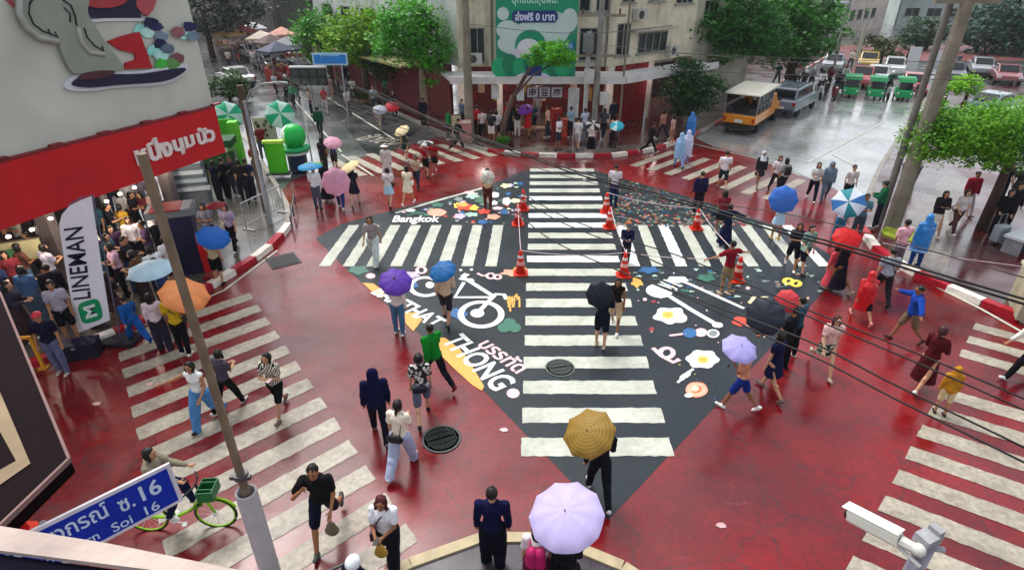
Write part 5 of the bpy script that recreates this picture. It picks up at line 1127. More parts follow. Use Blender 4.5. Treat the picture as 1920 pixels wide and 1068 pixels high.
# steel barrier left
p = G(500, 415, .13); t = thing('crowd_barrier', p, 'grey steel crowd barrier at the left street corner', 'barrier', rz=R(70)); q = MB()
q.tube([(-1, 0, .1), (-1, 0, 1.05), (1, 0, 1.05), (1, 0, .1)], .025, 6); q.tube([(-1, 0, .25), (1, 0, .25)], .02, 6); q.build('frame', STEEL, t); q = MB(); [q.tube([(-1 + .15 * i, 0, .25), (-1 + .15 * i, 0, 1.05)], .01, 5) for i in range(1, 13)]; q.build('bars', STEEL, t); q = MB(); [q.box((x, 0, .03), (.06, .5, .05)) for x in (-.9, .9)]; q.build('feet', STEEL, t)
p = G(552, 408); t = thing('steel_rail', p, 'low grey rail lying along the left street corner', 'rail', rz=R(105)); q = MB(); q.tube([(-1.2, 0, .05), (-1.2, 0, .5), (1.2, 0, .5), (1.2, 0, .05)], .03, 6); q.tube([(0, 0, .05), (0, 0, .5)], .03, 6); q.build('frame', mat('#4f5458', .5, .2, 4), t)
# feather flag
FY = 12.3; fp = AT(176, 650, FY); fl = thing('feather_flag', (AT(207, 600, FY).x + .02, FY, .13), 'tall white feather flag with green logo square before the left shop', 'flag'); fo = fl.location
def fa(x, y): p = AT(x, y, FY); return p - fo
pts = [fa(*p) for p in [(206, 600), (146, 624), (136, 580), (124, 510), (113, 440), (111, 420), (116, 402), (130, 386), (150, 376), (171, 368), (180, 430), (190, 500)]]
q = MB(); k = len(pts); q.add([p for p in pts] + [p + Vector((0, .02, 0)) for p in pts], [tuple(range(k)), tuple(range(k, 2 * k))[::-1]] + [(i, (i + 1) % k, k + (i + 1) % k, k + i) for i in range(k)]); fc = q.build('banner', mat('#efeef6', .6, .05, 3), fl)
q = MB(); q.tube([(0.02, .03, -.13), fa(172, 366) + Vector((0, .03, 0)), fa(150, 372) + Vector((0, .03, 0)), fa(128, 385) + Vector((0, .03, 0))], .02, 6); q.build('pole', mat('#5a5c70', .5, .1, 3), fl)
q = MB(); q.box((0, .05, -.08), (.9, .6, .10)); q.build('base_weight', mat('#1a1624', .6, .2, 3), fl)
q = MB(); a = fa(171, 558); b = fa(155, 424); addtext(q, 'LINEMAN', a + Vector((0, -.012, 0)), b - a, fa(138, 562) - a, 0, .012, N=(0, -1, 0)); q.build('lettering', mat('#1d1c3c', .6, .05, 3), fc)
# rounded green square + M
c0 = fa(170, 583); ux = (fa(189, 578) - fa(150, 590)); uz = (fa(164, 563) - fa(175, 603)); q = MB(); P_ = []
for i in range(24):
    t_ = 2 * math.pi * i / 24; ca, sa = math.cos(t_), math.sin(t_); P_.append(c0 + ux * .52 * abs(ca) ** .5 * (1 if ca > 0 else -1) + uz * .5 * abs(sa) ** .5 * (1 if sa > 0 else -1))
q.add([p + Vector((0, -.012, 0)) for p in P_], [tuple(range(24))]); q.build('logo_square', mat('#0a9a62', .5, .05, 3), fc)
q = MB(); a = c0 + ux * .28 - uz * .28 + Vector((0, -.02, 0)); addtext(q, 'M', a, uz * .56, -ux * .56, 0, .04, N=(0, -1, 0)); q.build('logo_mark', mat('#e4f4ec', .5, .05, 3), fc)
# advertising box and items near the left shop
def abox(p, sz, rz, mats, label, name, cat, parts):
    t = thing(name, p, label, cat, rz=rz)
    for nm, c, s, m in parts: q = MB(); q.box(c, s); q.build(nm, m, t)
    return t
abox(G(358, 508, .13), 0, .35, 0, 'navy advertising box with red and grey top on the left pavement', 'advertising_box', 'advertising box', [('navy_body', (0, 0, .95), (.9, .5, 1.9), mat('#14183c', .5, .2, 2)), ('grey_top', (-.05, .05, 2.0), (1.25, .85, .2), mat('#6f7478', .5, .2, 2)), ('red_panel', (-.15, -.02, 2.12), (.8, .8, .04), mat('#8c2026', .5, .15, 2)), ('grey_panel', (.38, -.02, 2.12), (.24, .8, .04), mat('#8a8c8c', .5, .15, 2))])
abox(G(375, 400, .13), 0, .3, 0, 'stack of grey louvred units under the end of the red fascia', 'louvred_unit', 'ventilation unit', [('casing', (0, 0, 1.0), (1.0, .7, 2.0), mat('#5c646c', .5, .2, 2)), ('upper_louvre', (0, -.36, 1.7), (1.1, .1, .14), mat('#aab4bc', .4, .1, 2)), ('middle_louvre', (.03, -.38, 1.4), (1.15, .1, .14), mat('#9aa6b0', .4, .1, 2)), ('lower_louvre', (.06, -.4, 1.1), (1.2, .1, .14), mat('#aab4bc', .4, .1, 2)), ('white_dome_lamp', (-.1, 0, 2.2), (.5, .5, .35), mat('#c4c0cc', .4, .1, 2))])
abox(G(152, 668, .0), 0, .3, 0, 'black equipment case at the foot of the white flag', 'equipment_case', 'case', [('case', (0, 0, .2), (.9, .4, .38), mat('#15132a', .5, .2, 2)), ('lid', (0, 0, .41), (.92, .42, .05), mat('#221f38', .5, .2, 2)), ('clasp', (0, -.215, .36), (.08, .02, .06), mat('#8a8a90', .4, .1, 2))])
abox(G(398, 520, .13), 0, .2, 0, 'narrow red stand beside the striped kerb', 'red_stand', 'stand', [('board', (0, 0, .8), (.3, .08, 1.2), mat('#c0141c', .5, .1, 2)), ('foot', (0, 0, .05), (.4, .35, .08), mat('#7a1016', .5, .1, 2))])
abox(G(83, 690, 0), 0, .1, 0, 'yellow folding barrier post by the navy-shirted man', 'yellow_barrier_post', 'barrier', [('post', (0, 0, .45), (.06, .06, .9), mat('#d8961c', .5, .1, 2)), ('top_bar', (-.12, 0, .88), (.3, .06, .06), mat('#d8961c', .5, .1, 2)), ('foot', (0, 0, .02), (.2, .2, .04), mat('#b07a18', .5, .1, 2))])
abox(G(40, 470, 1.6), 0, .45, 0, 'cream menu board hanging at the back of the left shop', 'menu_board', 'menu board', [('panel', (0, 0, .0), (.95, .04, .55), mat('#8f8a68', .6, .2, 5)), ('green_patch', (-.2, -.03, 0), (.25, .02, .2), mat('#3c6a44', .6, .2, 5)), ('frame', (0, .02, .29), (1.0, .05, .04), mat('#4a4034', .6, .2, 5))])
# stalls on the left street
def stall(px, py, label, col=('#0fa878', '#b9d8d0')):
    p = G(px, py, .13); r_ = umbrella(px, py - 55, 52, list(col), label + ' parasol', p + Vector((0, 0, .3)), 2.35, 8)
    r_['category'] = 'parasol'; r_.name = 'market_parasol'; r_['group'] = 'mint market parasols'
stall(525, 268, 'green and white'); 
stall(428, 270, 'mint and white, partly behind the red fascia,')
abox(G(524, 326, .13), 0, .1, 0, 'bright lime screen with tinsel top beside the green balloon', 'lime_screen', 'screen', [('screen', (0, 0, .75), (.8, .12, 1.4), mat('#4fc81c', .5, .15, 2)), ('tinsel_top', (0, -.05, 1.47), (.9, .3, .12), mat('#a8d84a', .6, .4, 14)), ('foot', (0, 0, .04), (1.0, .5, .08), mat('#3c4a34', .5, .15, 2))])
abox(G(425, 320, .13), 0, .2, 0, 'lime green booth under the second mint parasol', 'lime_booth', 'booth', [('side_panel', (.7, 0, 1.1), (.4, .5, 2.2), mat('#5fbf2a', .5, .15, 2)), ('counter', (-.1, -.1, .5), (1.5, .6, 1.0), mat('#2c5c2a', .5, .3, 3)), ('back_panel', (-.2, .5, 1.2), (1.6, .08, 2.0), mat('#47a824', .5, .2, 2)), ('menu_card', (.1, -.42, 1.2), (.5, .03, .5), mat('#d8ccc0', .5, .2, 6))])
abox(G(418, 352, .13), 0, .2, 0, 'dark green canopy tent top below the lime booth', 'green_canopy', 'canopy', [('cloth', (0, 0, 1.95), (1.7, 1.0, .28), mat('#0d4a24', .7, .3, 3)), ('left_leg', (-.8, 0, .9), (.05, .05, 1.8), STEEL), ('right_leg', (.8, 0, .9), (.05, .05, 1.8), STEEL)])
p = G(508, 296, .13); t = thing('notice_board', p, 'off-white notice board with small drawings on a stand', 'notice board', rz=R(8)); q = MB(); q.box((0, 0, 1.35), (1.0, .04, 1.2)); pb_ = q.build('panel', mat('#bdb8aa', .6, .12, 3), t)
q = MB(); [q.prism([(a + .07 * math.cos(k), b + .1 * math.sin(k)) for k in range(6)], .0, .01, 0, Matrix(((1, 0, 0, 0), (0, 0, -1, -.022), (0, 1, 0, 0), (0, 0, 0, 1)))) for a, b in ((-.35, 1.7), (-.35, 1.1), (0, 1.6), (.02, 1.35), (.1, 1.75), (.05, 1.1), (.3, 1.5))]; q.build('drawings', mat('#55543c', .6, .3, 6), pb_)
q = MB(); [q.tube([(x, 0, 0), (x, 0, .8)], .025, 6) for x in (-.4, .4)]; q.build('legs', STEEL, t)
p = G(562, 322); t = thing('balloon_figure', p, 'large green and white inflated ball on a ringed navy base', 'inflatable')
q = MB(); q.ell((0, 0, 1.66), (.54, .54, .54), 28, 18); ob = q.build('ball', [mat('#0fae48', .3, .06, 1), mat('#dfe4dc', .3, .06, 1)], t, smooth=True)
for f in ob.data.polygons:
    if f.center.x * .95 - f.center.y * .3 < -.12: f.material_index = 1
q = MB(); q.lathe([(.35, .98), (.6, 1.02), (.66, 1.1), (.6, 1.18), (.35, 1.22)], 24); q.build('green_ring', mat('#12a060', .35, .06, 1), t, smooth=True); q = MB(); q.lathe([(.5, .86), (.58, .92), (.5, .98)], 24); q.build('white_ring', mat('#dfe8e4', .35, .06, 1), t, smooth=True)
q = MB(); q.lathe([(.3, 0), (.42, .1), (.42, .86)], 18); q.build('navy_base', mat('#14264a', .5, .1, 1), t)
# blue direction sign & signal panel over the left street, round sign
p = G(655, 236, 0); t = thing('direction_sign', p, 'pale-bordered blue direction sign over the left street', 'road sign'); z0 = AT(617, 118, p.y).z; z1 = AT(617, 95, p.y).z; x0 = AT(585, 105, p.y).x - p.x; x1 = AT(651, 105, p.y).x - p.x
q = MB(); q.box(((x0 + x1) / 2, 0, (z0 + z1) / 2 - .13), (x1 - x0, .05, z1 - z0)); q.build('white_border', mat('#a9c4dc', .5, .05, 1), t)
q = MB(); q.box(((x0 + x1) / 2, -.03, (z0 + z1) / 2 - .13), (x1 - x0 - .2, .03, z1 - z0 - .18)); bp_ = q.build('blue_panel', mat('#1f78c8', .4, .08, 1), t)
q = MB(); addtext(q, 'จุฬาลงกรณ์ ซ.5', (x0 + .45, -.05, z0 + .28), (x1 - x0 - .9, 0, 0), (0, 0, (z1 - z0) * .5), 0, .02); q.build('lettering', mat('#a8d8ee', .5, .05, 1), bp_)
q = MB(); q.tube([(0, .06, 0), (0, .06, z0)], .05, 8); q.build('post', STEEL, t)
p = G(588, 195); t = thing('signal_panel', p, 'dark grid panel of six square cells on a post over the left street', 'sign'); z0 = AT(588, 160, p.y).z; z1 = AT(588, 128, p.y).z; xw = AT(622, 145, p.y).x - AT(556, 145, p.y).x
q = MB(); q.box((0, 0, (z0 + z1) / 2), (xw, .15, z1 - z0)); q.build('housing', mat('#1f2624', .5, .2, 2), t)
for i in range(4):
    for j in range(2): q = MB(); q.box((-xw / 2 + xw * (i + .5) / 4, -.09, z0 + (z1 - z0) * (j + .5) / 2), (xw * .17, .03, (z1 - z0) * .34)); q.build('cell', mat('#3f4a48', .4, .2, 4), t)
q = MB(); q.box((0, 0, z1 + .08), (xw + .1, .4, .1)); q.build('white_hood', mat('#c4c4c6', .5, .1, 2), t); q = MB(); q.tube([(0, .1, 0), (0, .1, z0)], .06, 8); q.build('post', STEEL, t)
p = G(706, 178, .13); t = thing('round_sign', p, 'small oval white sign with red rim on the left street', 'road sign'); zc_ = AT(706, 133, p.y).z - .13
q = MB(); q.prism([(.42 * math.cos(k * .35), .3 * math.sin(k * .35)) for k in range(18)], 0, .04, 0, Matrix(((1, 0, 0, 0), (0, 0, -1, 0), (0, 1, 0, zc_), (0, 0, 0, 1)))); q.build('plate', mat('#c9b8c0', .5, .1, 2), t)
q = MB(); q.prism([(.3 * math.cos(k * .35), .06 * math.sin(k * .35)) for k in range(18)], 0.04, .05, 0, Matrix(((1, 0, 0, 0), (0, 0, -1, 0), (0, 1, 0, zc_), (0, 0, 0, 1)))); q.build('red_bar', mat('#b03a4a', .5, .1, 2), t); q = MB(); q.tube([(0, .03, 0), (0, .03, zc_)], .03, 6); q.build('post', STEEL, t)
# red crates, sign boards, suitcase, bin etc.
def crates(px, py, n, label, c, z=.13, s=.5):
    for i in range(n):
        p = G(px, py, z) + Vector((0, 0, i * .34)); t = thing('market_crate', p, ['lowest', 'second', 'third', 'top'][i] + ' ' + label, 'crate', 'crates stacked by the corner shop', rz=.1 * i)
        q = MB(); q.box((0, 0, .02), (s, s * .8, .04)); [q.box((x, 0, .16), (.03, s * .8, .28)) for x in (-s / 2, s / 2)]; [q.box((0, y, .16), (s, .03, .28)) for y in (-s * .4, s * .4)]; q.build('tray', mat(c, .5, .2, 4), t)
        q = MB(); [q.ell((rnd.uniform(-.18, .18) * s * 2, rnd.uniform(-.12, .12) * s * 2, .22), (.08, .08, .08), 8, 5, k % 2) for k in range(9)]; q.build('contents', [mat('#d8b8a0', .6, .2, 6), mat('#8c2420', .6, .2, 6)], t)
crates(1042, 248, 4, 'red crate of goods beside the shop doorway', '#9c1f22'); crates(1056, 256, 3, 'orange-red crate of goods at the kerb side of the doorway', '#b8382a')
abox(G(875, 268, .13), 0, .1, 0, 'pale red-marked sign board leaning at the concrete pole', 'sandwich_board', 'sign board', [('panel', (0, 0, .6), (.55, .06, 1.2), mat('#b87a78', .6, .2, 3)), ('border', (0, -.04, 1.1), (.5, .03, .12), mat('#d8cfc4', .6, .1, 3))])
abox(G(857, 258, .13), 0, .1, 0, 'cream board beside the concrete pole', 'sandwich_board', 'sign board', [('panel', (0, 0, .6), (.5, .06, 1.2), mat('#c9bc98', .6, .2, 3)), ('rail', (0, 0, 1.22), (.54, .1, .05), mat('#6a5a48', .6, .1, 3))])
p = G(1868, 455, .13); t = thing('suitcase', p, 'pale grey upright suitcase on the red paving', 'suitcase', rz=.2); q = MB(); q.box((0, 0, .36), (.46, .28, .58)); o = q.build('shell', mat('#98a2a8', .35, .1, 3), t); bv = o.modifiers.new('b', 'BEVEL'); bv.width = .05; bv.segments = 3
q = MB(); q.tube([(-.12, .1, .6), (-.12, .1, 1.0), (.12, .1, 1.0), (.12, .1, .6)], .012, 6); q.build('pull_handle', STEEL, t); q = MB(); [q.ell((x, y, .035), (.03, .03, .035), 8, 6) for x in (-.17, .17) for y in (-.09, .09)]; q.build('wheels', mat('#141416', .5, .1, 3), t); q = MB(); [q.box((-.15 + .1 * i, -.142, .36), (.02, .012, .5)) for i in range(4)]; q.build('ribs', mat('#7c868c', .4, .1, 3), t)
p = G(1700, 345, .13); t = thing('litter_bin', p, 'black bin bag holder behind the concrete pole', 'bin'); q = MB(); q.lathe([(.28, 0), (.36, .75), (.38, .8), (.3, .78)], 16); q.build('bin_body', mat('#15142a', .5, .3, 3), t); q = MB(); q.lathe([(.39, .78), (.40, .84), (.3, .86)], 16); q.build('rim', mat('#2a2a38', .5, .1, 3), t)
p = G(1690, 440, .13); t = thing('floor_mat', p, 'round yellow-green patterned disc lying at the pole foot', 'mat'); q = MB(); q.lathe([(.62, 0), (.62, .05), (.5, .06), (.001, .06)], 24); q.build('disc', mat('#8c9a2c', .6, .4, 5), t)
abox(G(1905, 470, .13), 0, .5, 0, 'white and navy low table at the right edge', 'low_table', 'table', [('top', (0, 0, .55), (1.1, .6, .08), mat('#c4c8cc', .5, .1, 3)), ('body', (.3, 0, .27), (.5, .55, .5), mat('#28305a', .5, .2, 3)), ('leg', (-.45, 0, .26), (.06, .5, .52), mat('#8a8a8c', .5, .2, 3))])
abox(G(1930, 585, .13), 0, -.5, 0, 'cream concrete block at the right edge behind the kerb', 'concrete_block', 'wall', [('block', (.4, 0, .55), (1.6, 1.3, 1.1), mat('#a09880', .8, .25, 2, .2)), ('cap', (.4, 0, 1.14), (1.7, 1.4, .08), mat('#b0a890', .8, .2, 2, .2))])
def banner(px, py, top, w, label):
    p = G(px, py); h = ZT(p, top); t = thing('banner_stand', p, label, 'banner'); q = MB(); q.box((0, 0, h / 2 + .3), (w, .06, h - .3)); q.build('cloth', mat('#cfcfd0', .5, .08, 2), t); q = MB(); q.tube([(-w / 2, .05, 0), (-w / 2, .05, h + .4)], .03, 6); q.box((0, 0, .04), (w, .5, .08)); q.build('stand', STEEL, t)
banner(1704, 140, 92, 1.0, 'white upright banner across the right street, left of the poles'); banner(1748, 140, 98, 1.0, 'white upright banner between the concrete poles')

# ================= VEHICLES =================
TY = mat('#121214', .7, .1, 6); RIM = mat('#b8bcc0', .3, .1, 4, metal=.7); CGL = mat('#141c22', .08, .2, 2)
def wheel(t, x, y, r, w=.2, rim=None):
    q = MB(); n = 20; M_ = Matrix.Translation((x, y, r)) @ Matrix.Rotation(R(90), 4, 'Y'); q.lathe([(r * .62, -w / 2), (r * .95, -w / 2), (r, -w * .3), (r, w * .3), (r * .95, w / 2), (r * .62, w / 2)], n); q.v = [tuple(M_ @ Vector(v)) for v in q.v]; o = q.build('tyre', TY, t)
    q = MB(); q.lathe([(.001, -w * .3), (r * .62, -w * .4), (r * .64, w * .4), (.001, w * .3)], n); q.v = [tuple(M_ @ Vector(v)) for v in q.v]; q.build('rim', rim or RIM, o)
def sec(t, name, prof, x0, x1, m, bev=.04, par=None):   # side profile (y,z) extruded along x
    q = MB(); q.prism([(y, z) for y, z in prof], x0, x1, 0, Matrix(((0, 0, 1, 0), (1, 0, 0, 0), (0, 1, 0, 0), (0, 0, 0, 1)))); o = q.build(name, m, par or t)
    if bev: b = o.modifiers.new('b', 'BEVEL'); b.width = bev; b.segments = 3; b.limit_method = 'ANGLE'
    return o
# yellow songthaew (local +y = front)
def songthaew():
    p = G(1400, 250); hd = R(-36); t = thing('songthaew_truck', p + Vector((.6, 1.6, 0)), 'yellow passenger pickup truck with white roof and open rear bench cabin', 'truck', rz=hd)
    Y_ = mat('#d8860c', .35, .1, 2, coat=.5)
    sec(t, 'cab', [(1.0, .45), (1.0, 1.1), (1.2, 1.75), (2.0, 1.75), (2.5, 1.15), (3.3, 1.05), (3.4, .5)], -.85, .85, Y_, .08)
    sec(t, 'windscreen', [(2.02, 1.68), (2.5, 1.17), (2.54, 1.17), (2.06, 1.70)], -.75, .75, CGL, 0)
    sec(t, 'side_panels', [(-2.1, .55), (-2.1, 1.05), (1.0, 1.05), (1.0, .55)], -.92, .92, Y_, .05)
    q = MB(); q.box((0, -.5, 1.07), (1.6, 3.1, .05)); q.build('bench_floor', mat('#4a4844', .7, .2, 3), t)
    q = MB(); [q.box((s * .62, -.5, 1.25), (.4, 2.9, .3)) for s in (-1, 1)]; q.build('benches', mat('#2c2a30', .6, .1, 3), t)
    q = MB(); [q.tube([(x, y, 1.05), (x, y, 2.15)], .03, 6) for x in (-.88, .88) for y in (-2.05, -1.3, -.5, .3, .95)]; [q.tube([(x, -2.05, 1.5), (x, .95, 1.5)], .02, 6) for x in (-.88, .88)]; q.build('cage_bars', mat('#8a9090', .4, .1, 3, metal=.5), t)
    sec(t, 'roof', [(-2.25, 2.13), (-2.2, 2.24), (1.2, 2.30), (1.9, 2.25), (1.9, 2.15)], -1.0, 1.0, mat('#d8d4c4', .5, .12, 2), .05)
    sec(t, 'rear_window_strip', [(-2.06, 1.6), (-2.06, 2.1), (.9, 2.1), (.9, 1.6)], -.86, -.84, CGL, 0); sec(t, 'side_window_strip', [(-2.06, 1.6), (-2.06, 2.1), (.9, 2.1), (.9, 1.6)], .84, .86, CGL, 0)
    q = MB(); q.box((0, -2.2, .42), (1.8, .2, .12)); q.box((0, -2.4, .35), (1.2, .3, .06)); q.build('rear_step', mat('#2a2a2c', .5, .2, 3), t)
    for s in (-1, 1): q = MB(); q.box((s * .8, -2.13, .8), (.14, .06, .22)); q.build('tail_light', mat('#b0141a', .3, .1, 3), t)
    q = MB(); q.box((0, -2.125, .72), (.44, .03, .16)); q.build('number_plate', mat('#d8d8d4', .4, .1, 3), t)
    q = MB(); q.box((0, .6, .4), (1.5, 5.2, .25)); q.build('chassis', mat('#18181a', .7, .2, 3), t)
    for x in (-.8, .8):
        for y in (-1.2, 2.5): wheel(t, x, y, .36, .22)
    for s in (-1, 1): q = MB(); q.box((s * 1.0, 2.2, 1.35), (.2, .08, .16)); q.build('mirror', mat('#1c1c1e', .4, .1, 3), t)
    return t
sg = songthaew()
person(0, 0, 10, 'passenger in white shirt standing inside the yellow truck', 'st.dn', 'm', 'tee', '#cfccc8', 'pants', '#20222c', 'short', loc=G(1400, 250) + Vector((.45, .9, 1.1)), h=1.05 * 1.0, q=0, group='passengers in the yellow truck')
def car(p, hd, body, label, name='parked_car', cat='car', kind='sedan', grp=None):
    t = thing(name, p, label, cat, grp, rz=hd); B_ = mat(body, .25, .06, 1, coat=.8)
    if kind == 'pickup':
        sec(t, 'body', [(-2.5, .42), (-2.55, 1.0), (-2.4, 1.12), (1.2, 1.12), (2.35, 1.0), (2.5, .75), (2.5, .42)], -.9, .9, B_, .08)
        sec(t, 'cabin', [(-2.4, 1.1), (-2.25, 1.75), (-.4, 1.80), (.6, 1.76), (1.3, 1.1)], -.8, .8, B_, .08)
        for x in (-.815, .815): sec(t, 'side_window', [(-2.2, 1.2), (-2.1, 1.62), (-.75, 1.66), (-.75, 1.2)], x - .01, x + .01, CGL, 0); sec(t, 'side_window', [(-.6, 1.2), (-.6, 1.66), (.5, 1.64), (1.0, 1.2)], x - .01, x + .01, CGL, 0)
        sec(t, 'rear_window', [(-2.385, 1.2), (-2.28, 1.66), (-2.30, 1.66), (-2.42, 1.2)], -.68, .68, CGL, 0); sec(t, 'windscreen', [(.66, 1.70), (1.24, 1.16), (1.28, 1.16), (.70, 1.72)], -.7, .7, CGL, 0); ys = (-1.55, 1.6); r = .37
        q = MB(); [q.box((x, -1.0, 1.86), (.05, 2.0, .05)) for x in (-.6, .6)]; q.build('roof_rails', mat('#7c8288', .3, .1, 3, metal=.6), t)
    else:
        sec(t, 'body', [(-2.2, .4), (-2.25, .85), (-1.9, .98), (1.1, .95), (2.15, .78), (2.2, .4)], -.86, .86, B_, .09)
        sec(t, 'cabin', [(-1.6, .95), (-.95, 1.4), (.35, 1.42), (1.05, .93)], -.72, .72, B_, .09)
        for x in (-.735, .735): sec(t, 'side_window', [(-1.35, 1.0), (-.85, 1.33), (.28, 1.34), (.82, 1.0)], x - .01, x + .01, CGL, 0)
        sec(t, 'rear_window', [(-1.56, 1.03), (-1.0, 1.40), (-1.03, 1.42), (-1.6, 1.05)], -.6, .6, CGL, 0); sec(t, 'windscreen', [(.40, 1.38), (1.0, .98), (1.04, 1.0), (.43, 1.41)], -.6, .6, CGL, 0); ys = (-1.35, 1.4); r = .31
    yb = -2.56 if kind == 'pickup' else -2.25
    for s in (-1, 1): q = MB(); q.box((s * .78, yb, .88 if kind == 'pickup' else .75), (.16, .06, .22)); q.build('tail_light', mat('#9c1a20', .3, .1, 3), t); q = MB(); q.box((s * .7, -yb - .02, .7), (.3, .06, .14)); q.build('headlight', mat('#d8dce0', .2, .1, 3), t)
    q = MB(); q.box((0, yb, .62), (.5, .04, .14)); q.build('number_plate', mat('#d8d8d4', .4, .1, 3), t); q = MB(); q.box((0, yb - .02, .46), (1.6, .14, .14)); q.build('rear_bumper', mat('#3a3d42', .4, .1, 3), t)
    for x in (-.78, .78):
        for y in ys: wheel(t, x, y, r)
    return t
car(G(1478, 221) + Vector((1.0, 2.0, 0)), R(-40), '#76808c', 'grey-blue pickup with a canopy behind the yellow truck', 'pickup_truck', 'pickup truck', 'pickup')
car(G(1640, 158), R(150), '#c4c8cc', 'white car further up the right street', kind='sedan'); car(G(1612, 160), R(150), '#b83a44', 'pinkish red car beside the far white car'); car(G(1708, 175), R(150), '#b02c34', 'red car beside the green tuk-tuks')
car(G(1855, 215, 0), R(-60), '#8a98a8', 'grey car behind the bright lime tree'); car(G(1905, 250, 0), R(-60), '#c4d4cc', 'pale mint car at the right edge behind the lime tree')
car(G(445, 160, 0), R(40), '#c8c8c4', 'white van-like car at the top of the left street'); car(G(470, 110, 0), R(38), '#a8aaa8', 'grey car far up the left street')
for i_, (x_, y_, c_, l_) in enumerate([(505, 132, '#1c2024', 'black car in the queue on the left street'), (545, 112, '#8c2028', 'dark red car in the queue on the left street'), (500, 92, '#d8d8d4', 'white car at the far end of the left street'), (560, 142, '#5c646c', 'slate car beside the signal panel')]): car(G(x_, y_, 0), R(38), c_, l_)
for x_, y_, c_, l_ in [(1560, 132, '#8c9094', 'silver car far back on the right street, left of the lamp poles'), (1625, 128, '#b0902a', 'yellow taxi far back on the right street'), (1672, 140, '#b4b4b0', 'white taxi behind the right tuk-tuk'), (1780, 150, '#3c444c', 'dark car at the mouth of the grey side road'), (1835, 140, '#84888c', 'silver car on the grey side road'), (1880, 155, '#7c2a30', 'maroon car on the grey side road')]: car(G(x_, y_, 0), R(150), c_, l_)
def tuktuk(p, hd, label):
    t = thing('tuk_tuk', p, label, 'tuk-tuk', 'green tuk-tuks waiting on the right street', rz=hd); Gm = mat('#149a58', .4, .12, 2)
    sec(t, 'body', [(-1.2, .35), (-1.25, .95), (-.2, 1.0), (0, .5), (.9, .45), (1.2, .95), (1.35, .9), (1.4, .35)], -.65, .65, Gm, .06)
    sec(t, 'roof', [(-1.35, 1.62), (-1.2, 1.85), (.9, 1.85), (1.1, 1.6), (1.0, 1.62), (.85, 1.76), (-1.15, 1.76), (-1.25, 1.62)], -.72, .72, mat('#0f8c50', .5, .12, 2), .03)
    q = MB(); [q.tube([(x, y, .9), (x, y, 1.8)], .025, 6) for x in (-.62, .62) for y in (-1.15, 1.0)]; q.build('roof_posts', STEEL, t); q = MB(); q.box((0, -.6, .85), (1.1, .5, .3)); q.build('seat', mat('#5c1f24', .6, .1, 3), t)
    sec(t, 'windscreen', [(1.1, 1.0), (1.0, 1.6), (1.02, 1.6), (1.13, 1.0)], -.5, .5, CGL, 0)
    for s in (-1, 1): q = MB(); q.box((s * .5, 1.38, .7), (.14, .05, .14)); q.build('headlight', mat('#e8e6d8', .3, .1, 3), t)
    wheel(t, -.6, -.9, .25, .14); wheel(t, .6, -.9, .25, .14); wheel(t, 0, 1.1, .25, .14); t.scale = (.78,) * 3; t.rotation_euler.z = R(152)
tuktuk(G(1592, 180), R(160), 'leftmost green tuk-tuk, nearest the scooters'); tuktuk(G(1638, 184), R(160), 'middle green tuk-tuk with pale reflections below it'); tuktuk(G(1690, 186), R(160), 'rightmost green tuk-tuk by the poles')
def scooter(p, hd, col, label, grp='scooters waiting on the right street', box=None):
    t = thing('motor_scooter', p, label, 'motor scooter', grp, rz=hd); m = mat(col, .35, .1, 2)
    sec(t, 'body', [(-.8, .65), (-.6, .82), (-.1, .78), (0, .35), (.35, .3), (.5, .9), (.6, .9), (.5, .25), (-.3, .2), (-.7, .45)], -.14, .14, m, .03)
    q = MB(); q.cap((0, -.6, .84), (0, -.1, .82), .1, .09, fy=1); q.build('seat', TY, t); q = MB(); q.tube([(-.32, .45, 1.05), (0, .52, 1.0), (.32, .45, 1.05)], .02, 6); q.tube([(0, .52, 1.0), (0, .72, .25)], .03, 6); q.build('handlebar', mat('#3a3a3c', .4, .1, 3), t)
    wheel(t, 0, -.6, .27, .1); wheel(t, 0, .75, .27, .1); q = MB(); q.ell((0, .6, .88), (.09, .06, .07), 8, 6); q.build('headlight', mat('#e0dccc', .3, .1, 3), t)
    if box: q = MB(); q.box((0, -.85, 1.05), (.42, .42, .42)); q.build('delivery_box', mat(box, .5, .1, 2), t)
SC = [(1500, 182, '#2a2c30', '#3c3a40', None), (1515, 176, '#7a7c80', '#8a8488', None), (1532, 184, '#c4c4c4', '#d8d4d4', None), (1548, 176, '#1c1e24', '#5a2a34', None), (1562, 186, '#8c1c24', '#2a2c38', None), (1575, 172, '#3a3c40', '#b8b4b0', None), (1712, 208, '#c4bcb4', '#3c3436', None), (1660, 186, '#d8d8d8', '#204a44', None), (1488, 172, '#30343a', '#a89c98', None), (1762, 205, '#3c3838', '#b8b0b0', None)]
SL_ = ['black scooter beside the pickup', 'silver scooter behind the black one', 'white scooter in the middle of the group', 'dark scooter with a maroon rider', 'red scooter next to the left tuk-tuk', 'grey scooter partly behind the left tuk-tuk', 'pale scooter at the foot of the concrete poles', 'white scooter between two tuk-tuks', 'dark scooter nearest the kerb trees', 'grey scooter under the round lime tree']
for i, (x, y, c, rc, bx_) in enumerate(SC):
    p = G(x, y); scooter(p, R(150 + 8 * (i % 3)), c, SL_[i]); person(0, 0, -R(1) * 0 + 210 - 8 * (i % 3), 'rider on the ' + SL_[i], 'sit.bar', 'm', 'jacket', rc, 'pants', '#1c1e28', 'helmet', rnd.choice(['#d8d8d8', '#1c1c20', '#8c1c24']), loc=p + Vector((.12, .2, .42)), q=0, group='riders on the waiting scooters')
